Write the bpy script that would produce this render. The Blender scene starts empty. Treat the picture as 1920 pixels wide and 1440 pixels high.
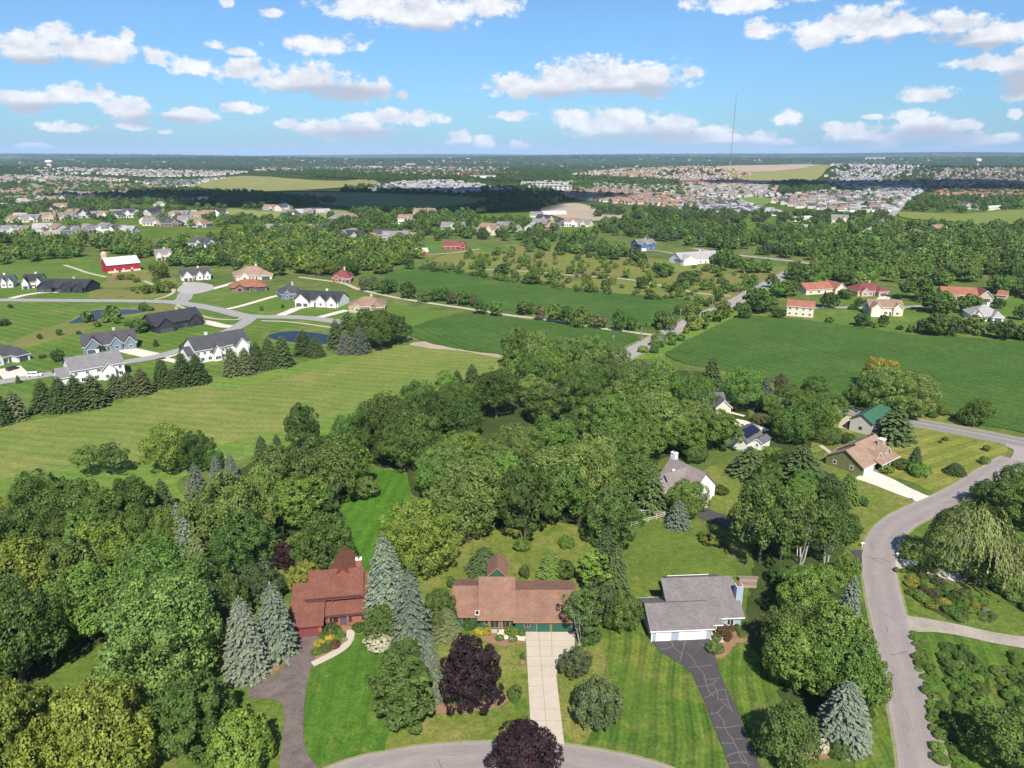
import bpy, bmesh, math, random
import numpy as np
from mathutils import Vector, Matrix, Euler, geometry as mgeo, noise as mnoise
SC = bpy.context.scene
COL = SC.collection
R = math.radians
# ------------------------------------------------------------------ camera
PITCH = R(17.9); SP, CP = math.sin(PITCH), math.cos(PITCH)
FPX, CAMH = 1331.0, 85.0
cam = bpy.data.cameras.new('drone_camera')
cam.sensor_width = 36; cam.lens = 36 * FPX / 1920
cam.clip_start = 1; cam.clip_end = 90000
camo = bpy.data.objects.new('camera', cam); COL.objects.link(camo)
camo.location = (0, 0, CAMH); camo.rotation_euler = (R(90) - PITCH, 0, 0)
SC.camera = camo
# ------------------------------------------------------------------ view, sun, sky
SC.view_settings.view_transform = 'Standard'; SC.view_settings.look = 'None'
SC.view_settings.exposure = 0.52; SC.view_settings.gamma = 1; SC.view_settings.use_curve_mapping = False
SC.cycles.max_bounces = 6; SC.cycles.diffuse_bounces = 2; SC.cycles.glossy_bounces = 2
SC.cycles.transmission_bounces = 3; SC.cycles.transparent_max_bounces = 6; SC.cycles.volume_bounces = 0
SC.cycles.caustics_reflective = False; SC.cycles.caustics_refractive = False
SC.cycles.use_denoising = True; SC.cycles.denoising_prefilter = 'ACCURATE'; SC.cycles.denoising_input_passes = 'RGB_ALBEDO_NORMAL'
SUN_EL = R(48); TO_SUN = Vector((0.13, -1.0, 0)).normalized() * math.cos(SUN_EL) + Vector((0, 0, math.sin(SUN_EL)))
sl = bpy.data.lights.new('sun', 'SUN'); sl.energy = 5.0; sl.angle = R(0.5); sl.color = (1.0, 0.945, 0.86)
so = bpy.data.objects.new('sun', sl); COL.objects.link(so)
so.rotation_euler = TO_SUN.to_track_quat('Z', 'Y').to_euler(); so.location = (0, -200, 400)

class NT:
    """small helper to write node graphs"""
    def __init__(s, tree):
        s.t = tree; s.n = tree.nodes; s.l = tree.links
    def put(s, sock, v):
        if v is None: return
        if hasattr(v, 'is_output'): s.l.new(v, sock)
        else:
            if sock.type == 'RGBA' and len(v) == 3: v = (*v, 1)
            sock.default_value = v
    def node(s, kind, **kw):
        n = s.n.new(kind)
        for k, v in kw.items(): setattr(n, k, v)
        return n
    def m(s, op, a, b=None, c=None, clamp=False):
        n = s.node('ShaderNodeMath', operation=op, use_clamp=clamp)
        for i, v in enumerate((a, b, c)): s.put(n.inputs[i], v)
        return n.outputs[0]
    def v(s, op, a, b=None, c=None, out=0):
        n = s.node('ShaderNodeVectorMath', operation=op)
        for i, v in enumerate((a, b, c)): s.put(n.inputs[i], v)
        return n.outputs[out]
    def xyz(s, a):
        n = s.node('ShaderNodeSeparateXYZ'); s.put(n.inputs[0], a); return n.outputs
    def vec(s, x, y, z):
        n = s.node('ShaderNodeCombineXYZ')
        for i, q in enumerate((x, y, z)): s.put(n.inputs[i], q)
        return n.outputs[0]
    def noise(s, vec, scale, detail=4, rough=0.55, dist=0.0, col=False):
        n = s.node('ShaderNodeTexNoise'); s.put(n.inputs['Vector'], vec)
        n.inputs['Scale'].default_value = scale; n.inputs['Detail'].default_value = detail
        n.inputs['Roughness'].default_value = rough; n.inputs['Distortion'].default_value = dist
        return n.outputs[1 if col else 0]
    def voro(s, vec, scale, out='Color', rnd=1.0, feat='F1'):
        n = s.node('ShaderNodeTexVoronoi', feature=feat); s.put(n.inputs['Vector'], vec)
        n.inputs['Scale'].default_value = scale; n.inputs['Randomness'].default_value = rnd
        return n.outputs[out]
    def ramp(s, f, a, b, c=0.0, d=1.0):
        n = s.node('ShaderNodeMapRange', clamp=True)
        for i, q in enumerate((f, a, b, c, d)): s.put(n.inputs[i], q)
        return n.outputs[0]
    def smooth(s, f, a, b):
        n = s.node('ShaderNodeMapRange', clamp=True, interpolation_type='SMOOTHSTEP')
        for i, q in enumerate((f, a, b, 0.0, 1.0)): s.put(n.inputs[i], q)
        return n.outputs[0]
    def mix(s, f, a, b, mode='MIX'):
        n = s.node('ShaderNodeMix', data_type='RGBA', blend_type=mode)
        s.put(n.inputs[0], f); s.put(n.inputs[6], a); s.put(n.inputs[7], b); return n.outputs[2]
    def pos(s): return s.node('ShaderNodeNewGeometry').outputs['Position']
    def obj(s): return s.node('ShaderNodeTexCoord').outputs['Object']
    def uv(s): return s.node('ShaderNodeTexCoord').outputs['UV']

def ray(px, py):
    u = (px - 960) / FPX; v = (py - 720) / FPX
    return Vector((u, CP - v * SP, -(SP + v * CP)))

world = bpy.data.worlds.new('World'); SC.world = world; world.use_nodes = True
wt = NT(world.node_tree); wt.n.clear()
sky = wt.node('ShaderNodeTexSky', sky_type='NISHITA', sun_disc=False)
sky.sun_elevation = SUN_EL; sky.sun_rotation = math.atan2(TO_SUN.x, TO_SUN.y)
sky.altitude = 300; sky.air_density = 1.0; sky.dust_density = 0.6; sky.ozone_density = 1.4
CLOUDS = [(62, 92, 88, 40), (170, 96, 98, 36), (105, 60, 34, 24), (238, 66, 18, 18), (292, 108, 36, 20), (365, 124, 44, 20),
 (448, 134, 62, 22), (560, 152, 118, 34), (660, 172, 72, 30), (50, 190, 78, 26), (150, 178, 66, 22), (245, 210, 56, 28), (357, 217, 60, 20),
 (450, 204, 46, 13), (133, 239, 62, 13), (257, 238, 32, 11), (308, 248, 18, 7), (64, 274, 36, 7), (705, 16, 100, 32), (795, 30, 112, 42),
 (905, 10, 80, 32), (600, 85, 86, 23), (407, 85, 22, 11), (447, 97, 26, 10), (510, 27, 22, 12), (423, 2, 14, 14), (645, 245, 104, 22), (735, 222, 92, 20),
 (535, 234, 30, 11), (862, 263, 27, 20), (908, 267, 22, 18), (752, 180, 15, 12), (985, 165, 82, 30), (1090, 152, 108, 42), (1205, 152, 100, 40),
 (1300, 139, 28, 16), (1140, 236, 95, 34), (1240, 242, 90, 28), (1078, 222, 50, 22), (1300, 262, 60, 14), (1372, 260, 44, 19), (1425, 265, 46, 20),
 (1472, 267, 24, 10), (1510, 284, 44, 10), (1476, 221, 25, 18), (1427, 58, 38, 23), (1405, 6, 120, 24), (1532, 72, 50, 32), (1605, 52, 105, 40),
 (1705, 48, 100, 32), (1340, 250, 50, 18), (1655, 268, 40, 14), (1800, 238, 40, 16), (1185, 215, 50, 16), (1570, 240, 30, 12), (1880, 262, 40, 14), (1795, 48, 70, 24), (1855, 68, 88, 28), (1915, 58, 50, 24), (1725, 180, 62, 19), (1610, 255, 66, 25), (1710, 217, 40, 14),
 (1735, 246, 70, 29), (1815, 266, 76, 23), (1845, 120, 70, 17), (1910, 120, 54, 30), (1925, 165, 46, 42), (960, 218, 44, 14), (971, 274, 28, 13),
 (1635, 220, 20, 6), (1905, 215, 20, 14)]
GREY = [(110, 122, 150, 16), (600, 176, 130, 18), (90, 206, 100, 14), (300, 228, 110, 14), (690, 256, 120, 14), (810, 60, 130, 16), (1130, 182, 160, 18),
 (1240, 172, 70, 18), (1180, 262, 140, 18), (1400, 274, 100, 10), (1690, 80, 150, 14), (1740, 262, 110, 22), (1615, 270, 60, 10), (1850, 86, 80, 12), (1900, 160, 40, 30), (862, 276, 24, 8)]
def azel(px, py):
    d = ray(px, py).normalized(); return math.atan2(d.x, d.y), math.asin(d.z)
gen = wt.node('ShaderNodeTexCoord').outputs['Generated']
gx, gy, gz = wt.xyz(gen)
az = wt.m('ARCTAN2', gx, gy); el = wt.m('ARCSINE', gz)
fold = wt.m('SUBTRACT', wt.m('PINGPONG', wt.m('ADD', az, R(40)), R(80)), R(40))      # the same weather all round the horizon
q = wt.vec(fold, el, 0.0)
def field(lst, flat):
    out = None
    for cx, cy, rx, ry in lst:
        a, e = azel(cx, cy); ra = abs(azel(cx + rx, cy)[0] - azel(cx - rx, cy)[0]) / 2; re = abs(azel(cx, cy - ry)[1] - azel(cx, cy + ry)[1]) / 2
        w = wt.v('MULTIPLY_ADD', q, (1 / ra, 1 / re, 0), (-a / ra, -e / re, 0))
        if flat: w = wt.v('MAXIMUM', w, wt.v('MULTIPLY', w, (-1, -flat, 0)))
        L = wt.v('LENGTH', w, out=1)
        out = L if out is None else wt.m('SMOOTH_MIN', out, L, 0.25)
    return out
D1 = field(CLOUDS, 1.35); D2 = field(GREY, 0)
pn = wt.vec(az, wt.m('MULTIPLY', el, 1.5), 0.0)
n1 = wt.noise(pn, 26, 8, 0.6); n2 = wt.noise(wt.v('ADD', pn, (0.004, 0.016, 0)), 26, 5, 0.6); n0 = wt.noise(pn, 7, 3, 0.5)
nb = wt.noise(pn, 70, 6, 0.62)
edge = wt.m('ADD', wt.m('MULTIPLY', wt.m('SUBTRACT', n1, 0.5), 2.3), wt.m('MULTIPLY', wt.m('SUBTRACT', nb, 0.5), 1.5))
body = wt.m('ADD', wt.m('SUBTRACT', 1.0, D1), edge)
dens = wt.smooth(body, -0.12, 0.42)
dens = wt.m('MULTIPLY', dens, wt.ramp(el, 0.0, R(0.8)))
lit = wt.m('ADD', 0.5, wt.m('MULTIPLY', wt.m('SUBTRACT', n1, n2), 3.2), clamp=True)
g = wt.smooth(wt.m('ADD', wt.m('SUBTRACT', 1.0, D2), wt.m('MULTIPLY', wt.m('SUBTRACT', n0, 0.5), 1.8)), -0.45, 0.55)
ccol = wt.mix(g, (7.9, 7.95, 8.1), (4.1, 4.35, 5.1))
ccol = wt.mix(wt.m('MULTIPLY', wt.m('SUBTRACT', 1.0, lit), 0.55), ccol, (4.0, 4.3, 5.1))
sk = wt.mix(1.0, sky.outputs[0], (0.56, 0.82, 1.08), 'MULTIPLY')
sk = wt.mix(wt.ramp(el, 0.0, R(9.0)), wt.mix(1.0, sk, (0.66, 0.78, 0.86), 'MULTIPLY'), sk)
hz = wt.smooth(el, R(7.0), R(-1.0))
sk = wt.mix(wt.m('MULTIPLY', hz, 0.0), sk, (4.2, 5.6, 7.6))
skc = wt.mix(wt.m('MULTIPLY', dens, 0.97), sk, ccol)
bg = wt.node('ShaderNodeBackground'); wt.put(bg.inputs[0], skc); bg.inputs[1].default_value = 0.092
wo = wt.node('ShaderNodeOutputWorld'); wt.l.new(bg.outputs[0], wo.inputs[0])
world.cycles.sampling_method = 'MANUAL'; world.cycles.sample_map_resolution = 512

# ------------------------------------------------------------------ terrain
HILLS = [(1250, 3250, 900, 420, 40), (-500, 2700, 520, 420, 14), (2600, 3000, 900, 500, 22), (-2600, 3600, 1200, 600, 24),
 (-3000, 7800, 2600, 900, 36), (1000, 9500, 3000, 900, 44), (6000, 8500, 2500, 900, 40), (-7000, 12500, 4000, 1500, 60), (3000, 15500, 6000, 1500, 62), (9500, 14500, 4000, 1500, 75),
 (-14000, 19000, 6000, 2500, 80), (-2000, 21000, 5000, 2500, 70), (14000, 22000, 7000, 2500, 90)]
def hgt(x, y):
    z = 0.0
    for cx, cy, sx, sy, h in HILLS:
        e = ((x - cx) / sx) ** 2 + ((y - cy) / sy) ** 2
        if e < 9: z += h * (1.5 if cy > 7000 else 1.0) * math.exp(-e)
    if y < 1500: z *= max(0.0, (y - 900) / 600.0) if y > 900 else 0.0
    return z
def P(px, py, z=None):
    """photo pixel -> point of the ground (or of the level z)"""
    d = ray(px, py)
    if z is not None:
        t = (CAMH - z) / -d.z; return Vector((d.x * t, d.y * t, z))
    if d.z > -0.0045: d.z = -0.0045
    t = CAMH / -d.z
    for _ in range(12):
        t = (CAMH - hgt(d.x * t, d.y * t)) / -d.z
    return Vector((d.x * t, d.y * t, hgt(d.x * t, d.y * t)))
def dist_of(p): return math.hypot(p[0], p[1])

# ------------------------------------------------------------------ materials
MATS = {}
def newmat(name):
    m = bpy.data.materials.new(name); m.use_nodes = True; t = NT(m.node_tree)
    b = t.n['Principled BSDF']; b.inputs['Roughness'].default_value = 0.8; b.inputs['Specular IOR Level'].default_value = 0.2
    MATS[name] = m
    return m, t, b
def bump(t, b, h, strength=0.4, dist=0.1):
    n = t.node('ShaderNodeBump'); n.inputs['Strength'].default_value = strength; n.inputs['Distance'].default_value = dist
    t.put(n.inputs['Height'], h); t.l.new(n.outputs[0], b.inputs['Normal'])
def plain(name, col, rough=0.7, var=0.12, scale=1.5, spec=0.2, metal=0.0):
    m, t, b = newmat(name)
    p = t.obj(); n = t.noise(p, scale, 4, 0.6)
    t.put(b.inputs['Base Color'], t.mix(1.0, col, t.vec(*[t.ramp(n, 0.25, 0.75, 1 - var, 1 + var)] * 3), 'MULTIPLY'))
    b.inputs['Roughness'].default_value = rough; b.inputs['Specular IOR Level'].default_value = spec; b.inputs['Metallic'].default_value = metal
    return m
def grass(name, a, b_, dry=None, stripes=None, dryamt=0.5, scale=1.0, samt=0.3, wob=0.0, blot=None):
    """a/b_: two greens, dry: straw tint in patches, stripes: (angle of the mowing lines, width of a pass)"""
    m, t, b = newmat(name)
    p = t.pos(); big = t.noise(p, 0.035 * scale, 4, 0.6); mid = t.noise(p, 0.22 * scale, 5, 0.65); fine = t.noise(p, 2.2, 3, 0.7)
    c = t.mix(t.ramp(t.m('ADD', t.m('MULTIPLY', big, 0.55), t.m('MULTIPLY', mid, 0.45)), 0.36, 0.64), a, b_)
    if dry:
        f = t.m('MULTIPLY', t.ramp(t.m('ADD', t.m('MULTIPLY', t.noise(t.v('ADD', p, (91, 37, 0)), 0.05 * scale, 5, 0.62), 0.6), t.m('MULTIPLY', mid, 0.4)), 0.62 - dryamt * 0.3, 0.82 - dryamt * 0.3), 0.9)
        c = t.mix(f, c, dry)
    if blot: c = t.mix(t.ramp(t.noise(t.v('ADD', p, (-55, 13, 0)), 0.09 * scale, 5, 0.65), 0.56, 0.68), c, blot)
    if stripes:
        ang, w = stripes; x, y, z = t.xyz(p)
        u = t.m('ADD', t.m('MULTIPLY', x, math.cos(ang)), t.m('MULTIPLY', y, math.sin(ang)))
        if wob: u = t.m('ADD', u, t.m('MULTIPLY', t.noise(p, 0.022, 1, 0.5), wob))
        s = t.m('SINE', t.m('MULTIPLY', u, math.pi / w)); s2 = t.m('SINE', t.m('MULTIPLY', u, 3.1 * math.pi / w))
        s = t.m('ADD', t.m('MULTIPLY', s, 0.7), t.m('MULTIPLY', s2, 0.4))
        s = t.m('MULTIPLY', s, t.ramp(t.noise(p, 0.08, 3, 0.6), 0.3, 0.65, 0.25, 1.0))
        k = t.m('MULTIPLY_ADD', s, samt, 1.0); c = t.mix(1.0, c, t.vec(k, k, t.m('MULTIPLY_ADD', s, samt * 0.6, 1.0)), 'MULTIPLY')
    k = t.ramp(fine, 0.25, 0.75, 0.66, 1.34); k2 = t.ramp(t.noise(p, 0.75, 3, 0.6), 0.3, 0.7, 0.84, 1.16)
    k = t.m('MULTIPLY', k, k2)
    c = t.mix(1.0, c, t.vec(k, k, k), 'MULTIPLY')
    t.put(b.inputs['Base Color'], c); b.inputs['Roughness'].default_value = 0.9; b.inputs['Specular IOR Level'].default_value = 0.1
    bump(t, b, t.m('ADD', fine, t.m('MULTIPLY', mid, 1.5)), 0.55, 0.25)
    return m
def paving(name, col, dark, scale=1.0, streak=None, rough=0.85):
    m, t, b = newmat(name); p = t.pos()
    n = t.m('ADD', t.m('MULTIPLY', t.noise(p, 0.12 * scale, 5, 0.65), 0.5), t.m('MULTIPLY', t.noise(p, 0.9 * scale, 5, 0.7), 0.5))
    c = t.mix(t.ramp(n, 0.36, 0.66), dark, col)
    uv = t.uv(); u, v, w = t.xyz(uv)
    if streak:
        lanes = t.m('COSINE', t.m('MULTIPLY', u, 4 * math.pi)); k = t.m('MULTIPLY_ADD', lanes, streak, 1.0)
        e = t.ramp(t.m('ABSOLUTE', t.m('SUBTRACT', u, 0.5)), 0.42, 0.5, 1.0, 1.14)
        k = t.m('MULTIPLY', k, e); k = t.m('MULTIPLY', k, t.ramp(t.noise(t.vec(t.m('MULTIPLY', u, 6.0), t.m('MULTIPLY', v, 0.05), 0.0), 3, 5, 0.7), 0.3, 0.7, 0.9, 1.1))
        c = t.mix(1.0, c, t.vec(k, k, k), 'MULTIPLY')
    f = t.noise(p, 5, 2, 0.7); k = t.ramp(f, 0.3, 0.7, 0.93, 1.07); c = t.mix(1.0, c, t.vec(k, k, k), 'MULTIPLY')
    t.put(b.inputs['Base Color'], c); b.inputs['Roughness'].default_value = rough; bump(t, b, f, 0.25, 0.03)
    return m

# ------------------------------------------------------------------ object helpers
def link(o, parent=None):
    COL.objects.link(o)
    if parent: o.parent = parent
    return o
def tag(o, label=None, cat=None, group=None, kind=None):
    if label: o['label'] = label
    if cat: o['category'] = cat
    if group: o['group'] = group
    if kind: o['kind'] = kind
    return o
def empty(name, loc=(0, 0, 0), rz=0.0):
    o = bpy.data.objects.new(name, None); o.empty_display_size = 0.5; o.location = loc; o.rotation_euler = (0, 0, rz); return link(o)
class MB:
    """collects simple shapes and links them as one mesh object"""
    def __init__(s): s.v = []; s.f = []; s.mi = []; s.uv = None
    def face(s, pts, mi=0):
        i = len(s.v); s.v += [tuple(p) for p in pts]; s.f.append(tuple(range(i, i + len(pts)))); s.mi.append(mi)
    def box(s, x0, y0, z0, x1, y1, z1, mi=0):
        i = len(s.v)
        s.v += [(x0, y0, z0), (x1, y0, z0), (x1, y1, z0), (x0, y1, z0), (x0, y0, z1), (x1, y0, z1), (x1, y1, z1), (x0, y1, z1)]
        for q in ((3, 2, 1, 0), (4, 5, 6, 7), (0, 1, 5, 4), (1, 2, 6, 5), (2, 3, 7, 6), (3, 0, 4, 7)):
            s.f.append(tuple(i + k for k in q)); s.mi.append(mi)
    def slab(s, top, t, mi=0):
        """a polygon given thickness t downward along z"""
        n = len(top); i = len(s.v)
        s.v += [tuple(p) for p in top] + [(p[0], p[1], p[2] - t) for p in top]
        s.f.append(tuple(range(i, i + n))); s.f.append(tuple(range(i + 2 * n - 1, i + n - 1, -1))); s.mi += [mi, mi]
        for k in range(n):
            j = (k + 1) % n; s.f.append((i + j, i + k, i + n + k, i + n + j)); s.mi.append(mi)
    def tube(s, pts, rad, seg=6, mi=0, cap=True):
        pts = [Vector(p) for p in pts]; rings = []
        for k, p in enumerate(pts):
            d = (pts[min(k + 1, len(pts) - 1)] - pts[max(k - 1, 0)]); d = d.normalized() if d.length > 1e-9 else Vector((0, 0, 1))
            a = d.orthogonal().normalized(); b = d.cross(a); r = rad[k] if isinstance(rad, (list, tuple)) else rad
            i = len(s.v); rings.append(i)
            for j in range(seg):
                th = 2 * math.pi * j / seg; s.v.append(tuple(p + (a * math.cos(th) + b * math.sin(th)) * r))
        for k in range(len(rings) - 1):
            # pair each ring vertex with the closest of the next ring
            p0 = Vector(s.v[rings[k]]); best = min(range(seg), key=lambda j: (Vector(s.v[rings[k + 1] + j]) - p0 - (pts[k + 1] - pts[k])).length)
            for j in range(seg):
                a0 = rings[k] + j; a1 = rings[k] + (j + 1) % seg; b0 = rings[k + 1] + (j + best) % seg; b1 = rings[k + 1] + (j + 1 + best) % seg
                s.f.append((a0, a1, b1, b0)); s.mi.append(mi)
        if cap: s.f.append(tuple(rings[-1] + j for j in range(seg))); s.mi.append(mi)
    def mesh(s, name, mats):
        me = bpy.data.meshes.new(name); me.from_pydata(s.v, [], s.f)
        for m in (mats if isinstance(mats, (list, tuple)) else [mats]): me.materials.append(m)
        if any(s.mi): me.polygons.foreach_set('material_index', s.mi)
        me.update(); return me
    def build(s, name, mats, parent=None, loc=None):
        o = bpy.data.objects.new(name, s.mesh(name, mats))
        if loc: o.location = loc
        return link(o, parent)
def smooth_line(pts, n=6, closed=False):
    pts = [Vector(p) for p in pts]; out = []; m = len(pts)
    for i in range(m if closed else m - 1):
        g_ = (lambda k: pts[k % m]) if closed else (lambda k: pts[min(max(k, 0), m - 1)])
        p0, p1, p2, p3 = g_(i - 1), g_(i), g_(i + 1), g_(i + 2)
        for k in range(n):
            t = k / n
            out.append(0.5 * (2 * p1 + (p2 - p0) * t + (2 * p0 - 5 * p1 + 4 * p2 - p3) * t * t + (3 * p1 - p0 - 3 * p2 + p3) * t ** 3))
    if not closed: out.append(pts[-1])
    return out
rngE = random.Random(5); HARD = ('driveway', 'estate_court', 'road_corner', 'pond')
def area(name, px, z, mat, smooth=True, n=5, jit=0.0, cell=None, skirt=0.0, world_pts=False, bumpy=0.0, rough=None):
    """a patch of ground traced on the plain; follows the terrain; optional skirt gives crops their height"""
    pts = [Vector(p) for p in px] if world_pts else [P(*p) for p in px]
    pts = [Vector((p.x, p.y)) for p in pts]
    if smooth: pts = smooth_line(pts, n, True)
    if rough is None: rough = 0.0 if (not smooth or name in HARD) else 0.55
    if rough:
        dd = []
        for i, p in enumerate(pts):
            q = pts[(i + 1) % len(pts)]; far = max(1.0, p.length / 160); k = max(1, int((q - p).length / (1.1 * far)))
            dd += [p.lerp(q, j / k) for j in range(k)]
        pts = []
        for p in dd:
            far = max(1.0, p.length / 160); a = rough * far; w = Vector((p.x, p.y, 0))
            pts.append(p + Vector((mnoise.noise(w * .35 / far) * 1.6 + mnoise.noise(w * 1.3 / far) * .8, mnoise.noise(w * .35 / far + Vector((40, 9, 0))) * 1.6 + mnoise.noise(w * 1.3 / far + Vector((7, 80, 0))) * .8)) * a)
    if jit: pts = [p + Vector((rngE.uniform(-jit, jit), rngE.uniform(-jit, jit))) for p in pts]
    nb_ = len(pts); vs = list(pts); es = [(i, (i + 1) % nb_) for i in range(nb_)]
    if cell:
        xs = [p.x for p in pts]; ys = [p.y for p in pts]; poly = [(p.x, p.y) for p in pts]
        X = np.arange(min(xs), max(xs), cell); Y = np.arange(min(ys), max(ys), cell)
        G = np.array([(a + (cell * .5 if j % 2 else 0), b) for j, b in enumerate(Y) for a in X]) if len(X) and len(Y) else np.zeros((0, 2))
        if len(G):
            ins = inside(G, poly); vs += [Vector(g2) for g2 in G[ins]]
    r = mgeo.delaunay_2d_cdt(vs, es, [list(range(nb_))], 1, 1e-4)
    V = [(p.x, p.y, hgt(p.x, p.y) + z + (rngE.uniform(-bumpy, bumpy) if bumpy else 0)) for p in r[0]]; F = [tuple(f) for f in r[2]]
    me = bpy.data.meshes.new(name)
    if skirt:
        cnt = {}
        for f in F:
            for a, b in zip(f, f[1:] + f[:1]): cnt[(a, b)] = 1
        for (a, b) in [e for e in cnt if (e[1], e[0]) not in cnt]:
            i = len(V); V += [(V[a][0], V[a][1], V[a][2] - skirt), (V[b][0], V[b][1], V[b][2] - skirt)]; F.append((b, a, i, i + 1))
    me.from_pydata(V, [], F); me.materials.append(mat); me.update()
    if me.polygons and sum(p.normal.z for p in me.polygons) < 0: me.flip_normals()
    o = bpy.data.objects.new(name, me); link(o); tag(o, kind='structure'); return o
def inside(G, poly):
    x, y = G[:, 0], G[:, 1]; res = np.zeros(len(G), bool); n = len(poly)
    for i in range(n):
        x1, y1 = poly[i]; x2, y2 = poly[(i + 1) % n]
        if y1 == y2: continue
        c = ((y1 > y) != (y2 > y)) & (x < (x2 - x1) * (y - y1) / (y2 - y1) + x1); res ^= c
    return res
def ribbon(name, px, width, z, mat, n=8, parent=None, kind='structure', world_pts=False):
    pts = [Vector(p) for p in px] if world_pts else [P(*p) for p in px]
    line = smooth_line([Vector((p.x, p.y)) for p in pts], n); V, F, UV = [], [], []; s = 0.0; m = len(line)
    ws = width if isinstance(width, (list, tuple)) else None
    for i, p in enumerate(line):
        d = (line[min(i + 1, m - 1)] - line[max(i - 1, 0)]).normalized(); nn = Vector((-d.y, d.x))
        w = width
        if ws: k = i / n; j = min(int(k), len(ws) - 2); w = ws[j] + (ws[j + 1] - ws[j]) * (k - j)
        if i: s += (p - line[i - 1]).length
        for side, u in ((1, 0.0), (-1, 1.0)):
            j = 1 + (mnoise.noise(Vector((p.x, p.y, side * 9.0)) * .45) * .3 / w if 3 < w < 9 else 0); a = p + nn * side * w * j / 2; V.append((a.x, a.y, hgt(a.x, a.y) + z)); UV.append((u, s))
    for i in range(m - 1): F.append((2 * i, 2 * i + 1, 2 * i + 3, 2 * i + 2))
    me = bpy.data.meshes.new(name); me.from_pydata(V, [], F); me.materials.append(mat)
    ul = me.uv_layers.new(name='UVMap')
    for l in me.loops: ul.data[l.index].uv = UV[l.vertex_index]
    me.update()
    if me.polygons[0].normal.z < 0: me.flip_normals()
    o = bpy.data.objects.new(name, me); link(o, parent)
    if kind: tag(o, kind=kind)
    return o
# ------------------------------------------------------------------ ground materials
G_BASE = grass('meadow_grass', (0.062, 0.11, 0.02), (0.115, 0.15, 0.034), dry=(0.2, 0.18, 0.06), dryamt=0.5, scale=0.6, blot=(0.05, 0.095, 0.018))
G_LAWN = grass('lush_lawn', (0.048, 0.12, 0.013), (0.08, 0.155, 0.02), dry=(0.16, 0.19, 0.035), dryamt=0.25, stripes=(R(4), 1.6), samt=0.16, scale=2)
G_LAWN2 = grass('striped_lawn', (0.055, 0.115, 0.015), (0.095, 0.15, 0.024), dry=(0.19, 0.18, 0.04), dryamt=0.45, stripes=(R(-14), 1.4), samt=0.36, scale=1.6, wob=12)
G_LAWN3 = grass('lane_lawn', (0.048, 0.13, 0.013), (0.075, 0.165, 0.018), stripes=(R(-5), 1.5), samt=0.2, scale=2, dry=(0.12, 0.19, 0.03), dryamt=0.2)
G_DRY = grass('dry_lawn', (0.1, 0.145, 0.024), (0.16, 0.18, 0.036), dry=(0.24, 0.2, 0.065), dryamt=0.5, scale=1.8, blot=(0.07, 0.13, 0.018))
G_CORNER = grass('corner_lawn', (0.125, 0.165, 0.026), (0.2, 0.2, 0.042), dry=(0.27, 0.22, 0.07), dryamt=0.5, stripes=(R(118), 2.6), samt=0.24, scale=1.2)
G_HAY = grass('hay_grass', (0.125, 0.175, 0.036), (0.175, 0.205, 0.048), dry=(0.235, 0.215, 0.07), dryamt=0.42, stripes=(R(77), 2.4), samt=0.17, scale=0.5, wob=20, blot=(0.125, 0.175, 0.035))
G_HAYG = grass('green_hay', (0.1, 0.18, 0.028), (0.15, 0.215, 0.04), dry=(0.23, 0.23, 0.06), dryamt=0.3, stripes=(R(77), 2.2), samt=0.16, scale=0.7)
G_LOT = grass('estate_lawn', (0.07, 0.135, 0.02), (0.115, 0.17, 0.03), dry=(0.2, 0.2, 0.055), dryamt=0.35, stripes=(R(60), 2.6), samt=0.22, scale=0.8)
G_WILD = grass('wild_grass', (0.125, 0.165, 0.03), (0.195, 0.2, 0.05), dry=(0.18, 0.12, 0.065), dryamt=0.55, scale=0.45, blot=(0.06, 0.105, 0.02))
G_FAR = grass('pale_pasture', (0.19, 0.2, 0.06), (0.24, 0.235, 0.075), dry=(0.28, 0.22, 0.1), dryamt=0.4, scale=0.08)
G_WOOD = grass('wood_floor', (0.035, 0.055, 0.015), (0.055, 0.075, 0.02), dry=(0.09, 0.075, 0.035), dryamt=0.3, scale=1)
G_YELLOWISH = grass('yellowish_lawn', (0.075, 0.125, 0.02), (0.125, 0.165, 0.03), dry=(0.17, 0.18, 0.04), dryamt=0.35, scale=2)  # yellowish green grass of the hill, glade and garden lawns
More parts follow.
